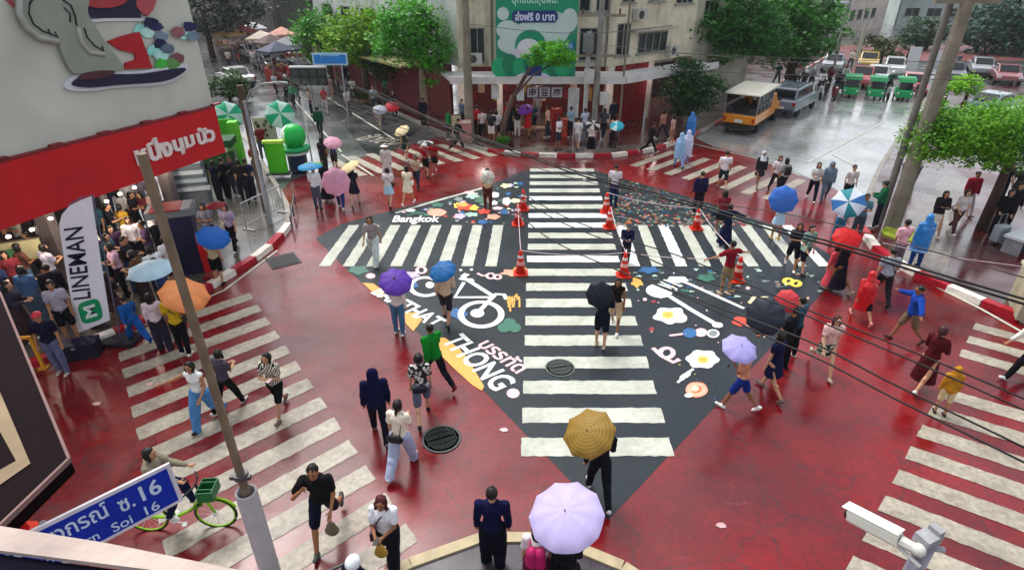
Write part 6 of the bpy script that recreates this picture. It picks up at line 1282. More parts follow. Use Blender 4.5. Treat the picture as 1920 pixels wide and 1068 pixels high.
SC2 = [(545, 195, '#20242a', '#17452e', 'dark scooter with green delivery box on the left street', '#0f8c50'), (650, 158, '#3a3c40', '#40444c', 'grey scooter by the far shops', None), (520, 150, '#8c2420', '#6a3030', 'red scooter under the cables', None), (700, 160, '#c4c4c4', '#404048', 'white scooter parked by the tree shade', None), (668, 160, '#1c1c20', '#2a3040', 'black scooter parked by the tree shade', None)]
for i, (x, y, c, rc, l, bx_) in enumerate(SC2):
    p = G(x, y); scooter(p, R(40 + 180 * (i % 2)), c, l, 'scooters on the left street', bx_)
    if i != 3: person(0, 0, -40 - 180 * (i % 2), 'rider on the ' + l, 'sit.bar', 'm', 'jacket', rc, 'pants', '#1c1e28', 'helmet', '#c8c8c8', loc=p + Vector((0, 0, .42)), q=0, group='riders on the left street')
# green share bicycle and rider
wl, wr = G(287, 968, .33), G(394, 962, .33); dd = (wr - wl).normalized(); L_ = (wr - wl).length; mid = (wl + wr) / 2; bk_ = thing('share_bicycle', (mid.x, mid.y, 0), 'lime green share bicycle with front basket and mudguards', 'bicycle', rz=math.atan2(dd.y, dd.x) - R(90))
half = .56; LG = mat('#8cc41c', .4, .08, 3); DG = mat('#1f6a3c', .4, .1, 3); BKm = mat('#141416', .5, .1, 3); WHm = mat('#d8dcd8', .4, .1, 3)
for y in (-half, half):
    def circ3(r, n=36, x=0, a0=0, a1=360): return [(x, y + r * math.cos(R(a0 + (a1 - a0) * i / n)), .33 + r * math.sin(R(a0 + (a1 - a0) * i / n))) for i in range(n + 1)]
    q = MB(); q.tube(circ3(.33), .019, 6); w_ = q.build('wheel', BKm, bk_, smooth=True); q = MB(); q.tube(circ3(.305), .014, 6); q.build('rim', LG, w_, smooth=True)
    q = MB(); [q.tube([(0, y, .33), (.0, y + .3 * math.cos(k * .52), .33 + .3 * math.sin(k * .52))], .004, 4) for k in range(12)]; q.tube([(-.04, y, .33), (.04, y, .33)], .03, 8); q.build('spokes', WHm, w_)
    q = MB(); q.tube(circ3(.37, 14, 0, 20, 150) , .02, 6); q.build('mudguard', LG, bk_)
q = MB(); q.tube([(0, -half, .33), (0, -.1, .30), (0, .38, .55), (0, .42, .92)], .028, 8); q.tube([(0, -.1, .30), (0, -.22, .85)], .026, 8); q.tube([(0, -half, .33), (0, -.2, .75)], .016, 6); q.tube([(0, .40, .85), (0, half, .33)], .022, 8); q.build('frame', LG, bk_, smooth=True)
q = MB(); q.tube([(-.28, .28, 1.02), (-.1, .40, 1.04), (.1, .40, 1.04), (.28, .28, 1.02)], .016, 6); q.tube([(0, .40, .9), (0, .40, 1.04)], .018, 6); q.build('handlebar', BKm, bk_)
q = MB(); q.box((0, -.24, .9), (.16, .26, .06)); q.build('saddle', BKm, bk_); q = MB(); q.box((0, .56, .78), (.32, .24, .02)); [q.box((x, .56, .88), (.012, .24, .2)) for x in (-.16, -.08, .08, .16)]; [q.box((0, .56 + y, .88), (.32, .012, .2)) for y in (-.12, .12)]; q.build('basket', DG, bk_)
q = MB(); q.tube([(-.09, -.1, .30), (.09, -.1, .30)], .06, 10); q.tube([(.1, -.1, .3), (.1, .06, .26)], .012, 6); q.tube([(-.1, -.1, .3), (-.1, -.26, .34)], .012, 6); q.box((.12, .08, .25), (.09, .07, .02)); q.box((-.12, -.27, .34), (.09, .07, .02)); q.build('pedals', WHm, bk_)
rd = Vector((mid.x, mid.y, 0)) - dd * .26
person(0, 0, math.degrees(math.atan2(dd.x, dd.y)), 'cyclist with dark hair in grey top and navy trousers riding the lime bicycle', 'sit.bar', 'f', 'long', '#8c8470', 'pants', '#12183c', 'bob', shoe='#dcdcd4', loc=(rd.x, rd.y, .38), h=1.6, q=2)
# motorcycle parts at the bottom edge
p = G(545, 1150); scooter(Vector((-2.35, 4.75, 0)), R(35), '#14161c', 'dark scooter parked at the bottom edge near the pole base', 'scooters at the near corner'); 
person(0, 0, 200, 'person in dark top and white helmet at the bottom edge beside the pole base', 'st.dn', 'm', 'tee', '#14162c', 'pants', '#15151c', 'helmet', '#dfe4e6', loc=(-2.15, 5.15, 0), h=1.35)
# scraps of litter
for i, (x, y, c) in enumerate([(945, 806, '#d8c8c4'), (182, 757, '#d8b098'), (281, 720, '#d8a8a0'), (1352, 985, '#c4a0a0')]):
    p = G(x, y); q = MB(); q.prism([(.08 * math.cos(k * 1.1) * (1 + .3 * (k % 2)), .06 * math.sin(k * 1.1)) for k in range(6)], .006, .02); o = q.build('litter', mat(c, .6, .2, 9)); o.location = p; tag(o, ['white scrap by the tip of the dark paint', 'small orange scrap on the red road at left', 'pink scrap left of the first zebra bars', 'tiny scrap on the lower right red paint'][i], 'litter', 'scraps on the road')
# distant jumble of market stalls up the left street
ST = [('#8c5a34', 'brown'), ('#b8965a', 'straw yellow'), ('#a03c34', 'red'), ('#c9b8a8', 'pale'), ('#5c4c48', 'dark'), ('#d8a090', 'salmon'), ('#8a8c90', 'grey'), ('#6a3c2c', 'rust'), ('#c4c4c6', 'white'), ('#4a5064', 'slate')]
for i, (x, y) in enumerate([(420, 88), (440, 98), (462, 92), (500, 108), (518, 118), (538, 98), (548, 124), (575, 108), (484, 84), (530, 138)]):
    c, nm_ = ST[i]; p = G(x, y + 12); t = thing('market_stall', p, 'distant %s-topped market stall on the left street' % nm_, 'market stall', 'stalls far up the left street', rz=rnd.uniform(0, 1.5))
    q = MB(); q.prism([(-1.3, -1), (1.3, -1), (1.3, 1), (-1.3, 1)], 2.2, 2.35); q.add([(-1.3, -1, 2.35), (1.3, -1, 2.35), (1.3, 1, 2.35), (-1.3, 1, 2.35), (0, 0, 3.0)], [(0, 1, 4), (1, 2, 4), (2, 3, 4), (3, 0, 4), (0, 3, 2, 1)]); q.build('canopy', mat(c, .7, .2, 2), t)
    q = MB(); q.box((0, 0, .5), (2.2, 1.4, 1.0)); q.build('counter', mat(ST[(i + 3) % 10][0], .7, .4, 3), t); [MB().tube([(a, b, 0), (a, b, 2.2)], .04, 5).build('post', STEEL, t) for a in (-1.2, 1.2) for b in (-.9, .9)]; q = MB(); [q.ell((rnd.uniform(-1, 1), rnd.uniform(-.6, .6), 1.1), (.2, .2, .15), 8, 5, k % 3) for k in range(9)]; q.build('goods', [mat(ST[(i + k) % 10][0], .7, .2, 2) for k in (1, 2, 5)], t)
bb.location.z += .28
for t in (cb, ls, bb) + tuple(o for o in COL.objects if o.type == 'EMPTY' and o.name.startswith('building')):
    for ch in t.children: ch.location = -Vector(t.location) - Vector((0, 0, 0 if t != bb else -.0))
for ch in bb.children: ch.location = (-1.25, -32.3, -3.45)
bb.location = (1.25, 32.3, 3.2)

# ---- rain haze: one closed box round everything, sky outside
q = MB(); q.box((0, 140, 11), (700, 360, 30)); hz = q.build('haze', None); tag(hz, kind='stuff'); hz.data.materials.clear()
hm = bpy.data.materials.new('haze_air'); hm.use_nodes = True; hn = hm.node_tree.nodes
hn.remove(hn['Principled BSDF']); pv = hn.new('ShaderNodeVolumePrincipled'); pv.inputs['Color'].default_value = (.86, .9, .93, 1); pv.inputs['Density'].default_value = .0004; pv.inputs['Anisotropy'].default_value = .2
hm.node_tree.links.new(pv.outputs[0], hn['Material Output'].inputs['Volume']); hz.data.materials.append(hm)
# ================= PEOPLE, one by one =================
# -- foreground
person(618, 1003, 176, 'man in black tee and shorts rubbing his neck as he walks along the stripes', 'w4.nk', 'm', 'tee', '#121214', 'shorts', '#0d1026', 'short', shoe='#4d5350', h=1.78, skin='#9c6a48', bag=('hand', '#6e6650'))
person(735, 1058, 184, 'woman in white tee and black trousers looking at her phone, maroon shoulder bag', 'w1.ph', 'f', 'tee', '#e9e8ee', 'wide', '#15131f', 'bob', '#4a141a', h=1.62, bag=[('cross', '#3b1420'), ('hand', '#b58c3a'), ('phone', '#16161a')])
person(925, 1062, 2, 'man in dark navy long-sleeved shirt seen from behind at the near kerb', 'so.dn', 'm', 'long', '#0c1038', 'wide', '#0b0d1c', 'short', '#1c0f0d', shoe='#15151c', h=1.7)
r_, J_ = person(1058, 1140, 350, 'person in black standing under the big lavender umbrella', 'st.ur', 'f', 'long', '#101018', 'wide', '#1b1a2a', 'long', h=1.62)
umbrella(1060, 960, 145, ['#cfc3ee'], 'large pale lavender umbrella seen from above beside the near kerb', handpos(r_, J_, 1) + Vector((0, -.1, 0)), 2.08, 10)
person(1004, 1120, 8, 'person in white shirt with magenta backpack beside the lavender umbrella', 'st.dn', 'f', 'tee', '#d8cdd2', 'wide', '#5a1b3a', 'long', h=1.58, bag=('back', '#b0185c'))
pu((1102, 808, 100, ['#a8863a'], 'mustard yellow checked umbrella over the lowest zebra bar', dict(kind='check', n=8)), 1, 1120, 932, 356, 'person in black clothes under the mustard umbrella', 'w1.ur', 'm', 'long', '#131722', 'pants', '#11141e', 'short', shoe='#d0d0d0', h=1.66)
person(757, 878, 12, 'woman in cream top and pale jeans with black bag by the round manhole', 'w2.pr', 'f', 'tee', '#efe3cf', 'wide', '#a9b2cf', 'tied', h=1.62, bag=('rear', '#0d0d16'))
person(714, 818, 345, 'person in navy hooded raincoat walking away', 'w1.dn', 'm', 'hood', '#0b0e36', 'pants', '#0d1022', h=1.66)
person(795, 784, 348, 'person in white patterned shirt and grey shorts carrying a dark pouch behind', 'w2.dn', 'f', 'tee', '#cfcac6', 'shorts', '#5b6478', 'bob', tk='floral', h=1.64, bag=('rear', '#14182a'))
person(818, 722, 318, 'delivery rider in glossy green jacket striding toward the mural', 'w3.sw1', 'm', 'jacket', '#0b7a25', 'jeans', '#0e0e16', 'short', h=1.66, shoe='#7a2a30')
pu((742, 525, 62, ['#6a3fb5'], 'deep purple umbrella over the painted lettering'), 0, 750, 626, 12, 'woman in white blouse and blue jeans under the purple umbrella', 'st.ul', 'f', 'long', '#dccfc9', 'jeans', '#4a6f96', 'long', h=1.62, bag=('hand', '#c9b8a0'))
pu((828, 505, 52, ['#1f6fb0'], 'small blue umbrella beside the painted bicycle'), 1, 838, 604, 4, 'person in beige shirt and dark shorts walking over the painted bicycle', 'w1.ur', 'm', 'long', '#c9b096', 'shorts', '#23202c', 'short', h=1.66)
pu((1124, 553, 52, ['#1c2330'], 'black umbrella tilted over the couple on the long zebra', dict(zc=1.62, n=8)), 0, 1125, 650, 20, 'man in black tee and shorts under the black umbrella on the long zebra', 'st.ul', 'm', 'tee', '#10142a', 'shorts', '#0e1020', 'short', h=1.68)
person(1151, 618, 196, 'woman in black top and beige shorts beside the black umbrella', 'w1.pr', 'f', 'tank', '#1a1214', 'shorts', '#cbb08f', 'long', h=1.58)
person(528, 776, 190, 'woman in black and white striped shirt and black shorts holding a white bag', 'w1.cr', 'f', 'tee', '#d9d0be', 'shorts', '#0e0d12', 'bob', tk='stripe', h=1.62, bag=('phone', '#e6c8cc'))
person(393, 794, 184, 'woman in white sleeveless top and blue jeans with one arm stretched out', 'w2.or', 'f', 'tank', '#eceeec', 'wide', '#4f86bb', 'bob', h=1.62)
person(434, 765, 20, 'person in grey shirt and black trousers behind the slim steel pole', 'w2.ph', 'f', 'tee', '#4a4450', 'jeans', '#101014', 'bob', h=1.5)
pu((347, 547, 86, ['#e8955a'], 'orange umbrella at the head of the left zebra'), 1, 350, 664, 356, 'person in yellow tee and black trousers under the orange umbrella', 'st.ur', 'm', 'tee', '#c9a21c', 'pants', '#120f1a', 'short', h=1.68, bag=('cross', '#15121c'))
person(312, 655, 340, 'person in pale pink blouse beside the yellow tee', 'st.hr', 'f', 'long', '#d8c6cc', 'wide', '#2a2436', 'long', h=1.56)
person(120, 700, 168, 'man in navy printed tee, grey trousers and red cap near the dark awning', 'st.dn', 'm', 'tee', '#15132c', 'pants', '#5d6280', 'cap', '#c22a3c', h=1.66)
person(262, 640, 305, 'child in bright blue overalls stepping off the kerb', 'w3.sw1', 'm', 'long', '#17549c', 'wide', '#17549c', 'short', shoe='#12141e', h=1.34)
person(229, 612, 350, 'woman in dark top and brown shorts just behind the blue overalls', 'st.ph', 'f', 'tee', '#2b1c26', 'shorts', '#4c2f35', 'long', h=1.56, shoe='#d8b9a8')
pu((400, 441, 60, ['#1768c4'], 'bright blue umbrella at the striped kerb'), 0, 414, 532, 0, 'woman in beige top and black shorts under the bright blue umbrella', 'st.ul', 'f', 'tee', '#c9b890', 'shorts', '#0d0d12', 'bob', h=1.58, bag=[('hand', '#c41f2a')])
person(402, 470, 172, 'person in dark plaid shirt sheltering on the left pavement', 'st.cr', 'f', 'tee', '#584658', 'jeans', '#1a1c34', 'bob', z=.13, tk='plaid')
person(442, 468, 180, 'person in pale lilac shirt with a white bag on the left pavement', 'w1.hr', 'f', 'tee', '#a99cba', 'jeans', '#14141c', 'bob', z=.13, bag=('cross', '#d9d2c2'))
# -- middle left
pu((581, 308, 46, ['#2f93c8', '#2f93c8', '#6fb04a'], 'sky blue umbrella near the green balloon'), 0, 598, 392, 4, 'person in white hooded top and grey trousers under the sky blue umbrella', 'st.ul', 'm', 'long', '#dfe2ea', 'pants', '#4a5060', 'short', h=1.68)
person(616, 378, 6, 'person in black long coat between the sky blue and pink umbrellas', 'st.dn', 'f', 'maxi', '#17141f', hair='long')
pu((630, 342, 52, ['#e0a6c0'], 'large pink umbrella tipped toward the camera', dict(zc=1.75)), 0, 641, 391, 350, 'person in blue jeans hidden behind the large pink umbrella', 'w1.ul', 'm', 'tee', '#28304c', 'jeans', '#1c2c66', 'short', h=1.66)
pu((652, 311, 42, ['#ead9a6'], 'cream umbrella beside the large pink umbrella'), 1, 668, 386, 350, 'woman in black dress under the cream umbrella', 'w2.ur', 'f', 'dress', '#1c1c2c', hair='long', h=1.6)
person(611, 325, 10, 'person in dark top waiting at the left street mouth', 'st.dn', 'f', 'tee', '#2a2430', 'jeans', '#2c2a26', 'long'); 
pu((624, 265, 34, ['#dca3ba'], 'small pink umbrella on the grey left street'), 0, 630, 322, 200, 'person in grey and blue under the small pink umbrella', 'st.ul', 'm', 'tee', '#3a4a76', 'shorts', '#3a3030', 'short')
person(704, 492, 182, 'person in brown striped top and wide white trousers on the cross zebra', 'w3.sw1', 'f', 'tee', '#a08f7c', 'wide', '#c4d0ce', 'bob', tk='plaid', h=1.68)
person(732, 388, 4, 'woman in white top and pale blue skirt with black handbag on the red paint', 'w1.hr', 'f', 'tee', '#d9cfd0', 'skirt', '#a9cbe0', 'bob', h=1.6, bag=('cross', '#17171e'))
person(728, 340, 176, 'person in white clothes directly behind the pale blue skirt', 'st.dn', 'f', 'maxi', '#d4ccca', hair='hat', hc='#e2dfd8')
person(767, 384, 12, 'woman in cream dress crossing the red paint', 'w2.pr', 'f', 'dress', '#e6dcc0', hair='long', h=1.6, bag=('cross', '#e8e6e0'))
person(783, 352, 190, 'person in beige top crouching behind the cream dress', 'w1.ph', 'f', 'tee', '#b8a48c', 'jeans', '#22304a', 'long', h=1.45)
pu((797, 266, 30, ['#16161a', '#d8d8d8'], 'black and white umbrella over two red shirts'), 0, 800, 330, 186, 'woman in red top and black shorts under the black and white umbrella', 'w1.ul', 'f', 'tee', '#a8101c', 'shorts', '#101014', 'long', h=1.55)
person(815, 326, 170, 'second person in red shirt, arms by the sides, right of the black and white umbrella', 'w2.hr', 'f', 'tee', '#96141c', 'skirt', '#140f14', 'tied', h=1.52)
pu((752, 243, 30, ['#e8d6a8'], 'cream umbrella on the far side of the left street'), 0, 762, 300, 180, 'woman in dark green dress under the far cream umbrella', 'w1.ul', 'f', 'dress', '#2b3e3c', hair='long')
pu((914, 333, 26, ['#dedbd2', '#c8c4ba'], 'white striped umbrella over the painted sea creatures', dict(zc=1.9, dome=.4)), 1, 915, 392, 2, 'woman in beige vest and brown trousers under the white striped umbrella', 'st.ur', 'f', 'tee', '#c3a67e', 'jeans', '#53261e', 'long', h=1.6)
person(859, 283, 60, 'man in black striding off the corner kerb', 'w3.sw1', 'm', 'long', '#18161c', 'jeans', '#140f14', 'short', h=1.7)
person(842, 262, 90, 'rider in green vest beside the concrete post at the corner', 'st.dn', 'm', 'jacket', '#138040', 'jeans', '#1c2420', 'short')
person(712, 246, 180, 'person in pale beige clothes on the dark road patch', 'w1.dn', 'm', 'tee', '#c8bda8', 'pants', '#a89c8c', 'short')
pu((712, 204, 26, ['#b4b8c4'], 'pale grey umbrella on the left street pavement'), 0, 716, 228, 180, 'person in black under the pale grey umbrella', 'st.ul', 'm', 'tee', '#1c1c24', 'pants', '#20202a', 'short')
pu((735, 198, 28, ['#c22430'], 'small red umbrella on the left street pavement'), 0, 741, 222, 180, 'person in black under the small red umbrella', 'st.ul', 'f', 'tee', '#16161c', 'pants', '#16161c', 'long')
person(795, 238, 0, 'man in navy beside the tree trunk on the far corner', 'st.dn', 'm', 'long', '#14142a', 'pants', '#12121c', 'short', z=.13)
person(602, 255, 170, 'rider in dark green on the left street', 'w1.dn', 'm', 'jacket', '#144a30', 'pants', '#242b2c', 'helmet', '#17211c')
person(612, 212, 170, 'person in bright red top far up the left street', 'w1.dn', 'f', 'tee', '#b01c34', 'pants', '#c0b8b8', 'long')
pu((619, 160, 20, ['#8fb8ac'], 'faded mint umbrella far up the left street', dict(n=8)), 0, 622, 186, 170, 'person in pink top far up the left street', 'w1.ul', 'f', 'tee', '#c69a9c', 'skirt', '#a88', 'long') if False else person(622, 186, 170, 'person in pink top far up the left street', 'w1.dn', 'f', 'tee', '#c69a9c', 'skirt', '#aa8888', 'hat', '#7aa898')
person(664, 190, 180, 'person in white shirt by the planter on the left street', 'w2.dn', 'm', 'tee', '#cfcabb', 'pants', '#4a4540', 'short')
person(704, 212, 180, 'person in grey shirt near the street light trunk on the left street', 'st.dn', 'm', 'tee', '#8c94a0', 'pants', '#303540', 'short', z=.13)
person(725, 190, 200, 'vendor in green apron by the far shops', 'st.dn', 'm', 'tee', '#2f8c58', 'pants', '#202a26', 'short', z=.13)
# -- far corner shop front
person(895, 256, 0, 'customer in red shirt at the left end of the shop front', 'st.dn', 'm', 'tee', '#b01525', 'pants', '#2c2024', 'short', z=.13)
person(922, 268, 10, 'person in black top and white shorts with dark backpack before the shop', 'st.dn', 'm', 'tee', '#18121a', 'shorts', '#d8d0cc', 'short', z=.13, bag=('back', '#14101a'))
person(931, 264, 350, 'person in white tee and dark shorts before the shop', 'w1.dn', 'f', 'tee', '#cfc8c8', 'shorts', '#1c161c', 'long', z=.13)
person(958, 250, 0, 'person in long black coat before the shop counter', 'st.dn', 'm', 'maxi', '#0e0f14', hair='short', z=.13)
person(970, 256, 0, 'person in dark tee and pale shorts before the shop counter', 'st.dn', 'm', 'tee', '#26221f', 'jeans', '#c9c4bd', 'short', z=.13)
pu((984, 203, 30, ['#7a2a9c'], 'small violet umbrella in front of the shop'), 0, 989, 258, 6, 'woman in long red shirt under the violet umbrella', 'w1.ul', 'f', 'dress', '#b30f22', hair='bob', z=.13)
person(1008, 236, 180, 'shopkeeper in grey shirt inside the doorway', 'st.dn', 'm', 'tee', '#7a7a84', 'jeans', '#6a6470', 'short', loc=(1.5, 35.6, .2))
person(1069, 258, 330, 'person in pale blue shirt by the red crates', 'st.dn', 'm', 'tee', '#8fb0c4', 'pants', '#10141e', 'short', z=.13)
person(1082, 281, 20, 'person in white tee and pale shorts close to the thin sign post', 'w1.dn', 'f', 'tee', '#dcd8dc', 'shorts', '#b8b4b8', 'short', z=.13)
person(1095, 262, 340, 'person in pale blue shirt leaning on the transformer pole', 'st.ph', 'm', 'tee', '#b8c4d8', 'jeans', '#50586a', 'short', z=.13)
pu((1112, 233, 28, ['#14141a', '#c8c4c0'], 'black and white umbrella at the foot of the transformer pole'), 0, 1107, 290, 0, 'woman in white top and black skirt at the corner kerb', 'st.ul', 'f', 'tee', '#e2dcd8', 'long', '#150f1e', 'long', z=.13, bag=('cross', '#dca0b0'))
person(1148, 243, 0, 'man in navy by the red shop wall', 'st.dn', 'm', 'long', '#121a30', 'pants', '#16182a', 'short', z=.13)
pu((1157, 234, 27, ['#29a9c0', '#29a9c0', '#c9e4ea'], 'turquoise umbrella on the far corner'), 1, 1149, 277, 2, 'person in coral top and black trousers under the turquoise umbrella', 'st.ur', 'f', 'long', '#d88a78', 'jeans', '#14141a', 'long', z=.13)
person(1217, 288, 90, 'man in black walking onto the far zebra', 'w3.sw1', 'm', 'long', '#16121c', 'jeans', '#131018', 'short')
person(1257, 274, 300, 'person in dusty pink top behind the man in black', 'st.dn', 'f', 'tee', '#c49a92', 'skirt', '#8a5a4e', 'long')
person(1271, 314, 0, 'person in pale blue raincoat on the far right zebra', 'w1.dn', 'f', 'poncho', '#8fb6dc', 'pants', '#7f9cc8')
person(1284, 308, 10, 'person in white and lilac raincoat on the far right zebra', 'w2.dn', 'f', 'poncho', '#c9cbe6', 'pants', '#8f8fc0')
person(1291, 270, 20, 'person in bright blue raincoat near the ivy tree', 'st.dn', 'f', 'poncho', '#2a7ac4', 'pants', '#1c3a78')
# -- centre, roped off part
person(1352, 356, 10, 'man in white tee and dark shorts crossing toward the right street', 'w1.dn', 'm', 'tee', '#e6dcde', 'shorts', '#25313c', 'short', h=1.68)
person(1149, 388, 20, 'man in white tee and blue jeans behind the upper cones', 'st.hr', 'm', 'tee', '#c9c4cc', 'jeans', '#18244c', 'short', h=1.68)
person(1306, 402, 0, 'person in navy shirt behind the single cone', 'st.dn', 'm', 'long', '#17123a', 'pants', '#1a1320', 'short', h=1.66)
person(1347, 440, 5, 'person in black skirt and red top at the edge of the mural', 'st.ph', 'f', 'tee', '#7c1f2e', 'skirt', '#121218', 'long', h=1.6)
person(1356, 462, 8, 'woman in long dark blue dress by the right cross zebra', 'st.oo', 'f', 'maxi', '#12183a', hair='bob', h=1.5)
person(1357, 552, 340, 'man in maroon shirt and khaki shorts with arms spread by the cone', 'st.oo', 'm', 'tee', '#7d0f22', 'shorts', '#8c7a56', 'short', h=1.66)
person(1172, 492, 190, 'worker in navy jacket and cap crouching by the rope', 'st.ph', 'm', 'jacket', '#14163c', 'pants', '#241c2c', 'cap', '#1c2a2c', h=1.3)
# -- right side
person(1419, 352, 182, 'woman in black with grey headscarf on the right street', 'w2.dn', 'f', 'long', '#22242c', 'skirt', '#2a2a30', 'scarf', '#c3cad2', h=1.6)
person(1449, 362, 190, 'woman in white blouse and dark trousers with long hair on the right street', 'w1.dn', 'f', 'tee', '#dcd0d6', 'jeans', '#2b2536', 'long')
person(1462, 368, 350, 'person in grey top and black shorts with black backpack on the right street', 'w2.dn', 'f', 'tee', '#a8a6a8', 'shorts', '#15151e', 'long', bag=('back', '#26241f'))
person(1519, 376, 200, 'person in white tee and black trousers ahead of the grey-blue outfit', 'w1.pr', 'f', 'tee', '#cfd0d0', 'jeans', '#15182c', 'long')
person(1543, 376, 200, 'person in grey-blue dress and hood on the bright wet road', 'w2.dn', 'f', 'hood', '#6f8496', 'jeans', '#5c7288')
person(1582, 385, 180, 'man in white shirt behind the blue and white umbrella', 'st.dn', 'm', 'tee', '#d8d4d0', 'pants', '#20222c', 'short')
pu((1470, 374, 52, ['#3f78d0'], 'plain mid-blue umbrella at the right end of the zebra', dict(zc=1.85)), 0, 1452, 448, 350, 'woman in pale blue dress under the plain blue umbrella', 'st.ul', 'f', 'dress', '#a9c8dc', hair='long', h=1.62, shoe='#b89a60')
pu((1591, 379, 58, ['#3c78b8', '#dde4f2', '#2a8f9a', '#dde4f2'], 'blue and white panelled umbrella shared by two people', dict(zc=2.0)), 0, 1566, 452, 172, 'woman in pale pink tee and blue jeans under the panelled umbrella', 'st.ur', 'f', 'tee', '#d8ccd4', 'jeans', '#2f6a8c', 'bob', h=1.58)
person(1601, 450, 184, 'man in grey-blue shirt under the panelled umbrella', 'st.cr', 'm', 'tee', '#4f7686', 'pants', '#3a4854', 'short', h=1.66)
person(1638, 426, 300, 'steward in green jacket and cap beside the concrete poles', 'st.ph', 'm', 'jacket', '#0f5a38', 'pants', '#16142c', 'cap', '#1c2a26', h=1.7, z=.13)
person(1480, 504, 200, 'woman in dark tee and black shorts, first of the pair on the right zebra', 'w1.cr', 'f', 'tee', '#1a1d30', 'shorts', '#141420', 'bob', h=1.58)
person(1500, 510, 170, 'woman in grey-green tee and black shorts, second of the pair on the right zebra', 'w2.hr', 'f', 'tee', '#6f8f88', 'shorts', '#12141c', 'tied', h=1.6, bag=('cross', '#a4c8bc'))
r_, J_ = person(1566, 546, 330, 'woman in long black dress holding the tilted red umbrella', 'w1.ur', 'f', 'maxi', '#171022', hair='long', h=1.6)
umbrella(1590, 444, 52, ['#d0181c'], 'scarlet umbrella tilted down on the right', handpos(r_, J_, 1), 1.75, 8)
person(1551, 540, 340, 'child in salmon red coat beside the long black dress', 'st.dn', 'f', 'maxi', '#d8505a', hair='bob', h=1.35)
person(1610, 600, 10, 'boy in bright red tee and black shorts with tall white socks', 'w3.sw1', 'm', 'poncho', '#c4101c', 'shorts', '#15151c', shoe='#d88a88', h=1.48)
person(1645, 566, 10, 'person in pale grey shirt and dark trousers with crossed strap', 'w1.hr', 'm', 'tee', '#99a0ae', 'jeans', '#1b1a22', 'short', h=1.66, bag=('cross', '#20242c'))
person(1692, 640, 280, 'person in royal blue rain jacket and khaki shorts near the right kerb', 'w2.oo', 'm', 'jacket', '#123c92', 'shorts', '#6e5c48', 'short', shoe='#4a3438', h=1.62)
person(1722, 728, 60, 'woman in maroon blouse and long maroon skirt with tied-back hair', 'w1.cr', 'f', 'long', '#4a0d14', 'long', '#430b12', 'tied', '#3a1418', h=1.66)
person(1760, 776, 20, 'child in ochre hooded coat walking beside the maroon dress', 'st.dn', 'f', 'hood', '#b07a1c', 'shorts', '#c9b48c', h=1.2)
person(1537, 696, 192, 'woman in pale pink top and black floral shorts crossing alone', 'w3.sw1', 'f', 'tee', '#dcb4ae', 'skirt', '#b8b8a8', 'long', '#4a1c16', bk='floral', h=1.64)
r_, J_ = person(1380, 766, 300, 'person in blue shorts sheltered by the pale lilac umbrella', 'w1.ul', 'm', 'tee', '#c98a6c', 'shorts', '#152c7a', 'short', h=1.62)
umbrella(1389, 650, 66, ['#b8b0ea'], 'pale lilac umbrella tipped sideways at the right tip of the mural', handpos(r_, J_, 0) , 1.72, 8)
person(1440, 738, 330, 'woman in navy dress right of the pale lilac umbrella', 'w2.dn', 'f', 'dress', '#0e1238', hair='bob', h=1.62)
r_, J_ = person(1462, 692, 320, 'person in black tee and trousers under the slate grey umbrella', 'st.ul', 'm', 'tee', '#121620', 'pants', '#101218', 'short', h=1.68)
umbrella(1432, 592, 74, ['#2c3340'], 'slate grey umbrella beside the pale lilac one', handpos(r_, J_, 0), 1.85, 8)
r_, J_ = person(1478, 668, 330, 'person in teal shirt behind the slate grey umbrella', 'st.ur', 'm', 'tee', '#1f4a5c', 'pants', '#141a22', 'short', h=1.62)
umbrella(1474, 564, 44, ['#d8434a'], 'coral red umbrella behind the slate grey one', handpos(r_, J_, 1), 1.8, 8)
person(1672, 508, 350, 'person in pink shirt at the right kerb', 'st.hr', 'm', 'tee', '#e0a8b4', 'pants', '#6a5a64', 'short', h=1.66, z=.13)
person(1712, 498, 0, 'person in bright blue plastic raincoat at the right kerb', 'st.dn', 'm', 'poncho', '#1f78c0', 'pants', '#12306e', h=1.66, z=.13)
person(1744, 442, 190, 'woman in black jacket and long cream skirt on the right pavement', 'w1.cr', 'f', 'jacket', '#221a22', 'long', '#cfc8b8', 'long', h=1.66, z=.13)
person(1784, 436, 186, 'woman in white top and brown trousers on the right pavement', 'w2.hr', 'f', 'tee', '#cfc4c4', 'jeans', '#543638', 'bob', h=1.6, z=.13)
person(1803, 402, 180, 'man in crimson shirt and pale trousers under the bright tree', 'w1.dn', 'm', 'jacket', '#8c1128', 'pants', '#b8acb4', 'short', h=1.7, z=.13)
person(1862, 442, 200, 'traveller in black shirt beside the grey suitcase', 'st.hr', 'm', 'long', '#100d14', 'jeans', '#12101c', 'bob', h=1.66, z=.13)
person(1846, 420, 160, 'traveller in dark brown top behind the tree trunk', 'st.dn', 'f', 'tee', '#2a1c1c', 'jeans', '#1c1418', 'long', h=1.6, z=.13)
person(1880, 428, 190, 'traveller in black jacket with pink cuffs', 'st.hr', 'm', 'jacket', '#1b141c', 'pants', '#201a24', 'short', h=1.68, z=.13)
person(1893, 388, 200, 'person in white cap far right under the tree', 'st.dn', 'm', 'tee', '#2c2a28', 'pants', '#2c2c30', 'cap', '#e4e0d8', h=1.66, z=.13)
person(1868, 382, 170, 'person in black tee far right under the tree', 'st.dn', 'm', 'tee', '#15121a', 'pants', '#20242c', 'short', h=1.66, z=.13)
person(1908, 706, 270, 'walker in white shirt and black trousers entering from the right edge', 'w3.sw1', 'm', 'long', '#ddd6cf', 'jeans', '#0c0a12', 'short', h=1.68)
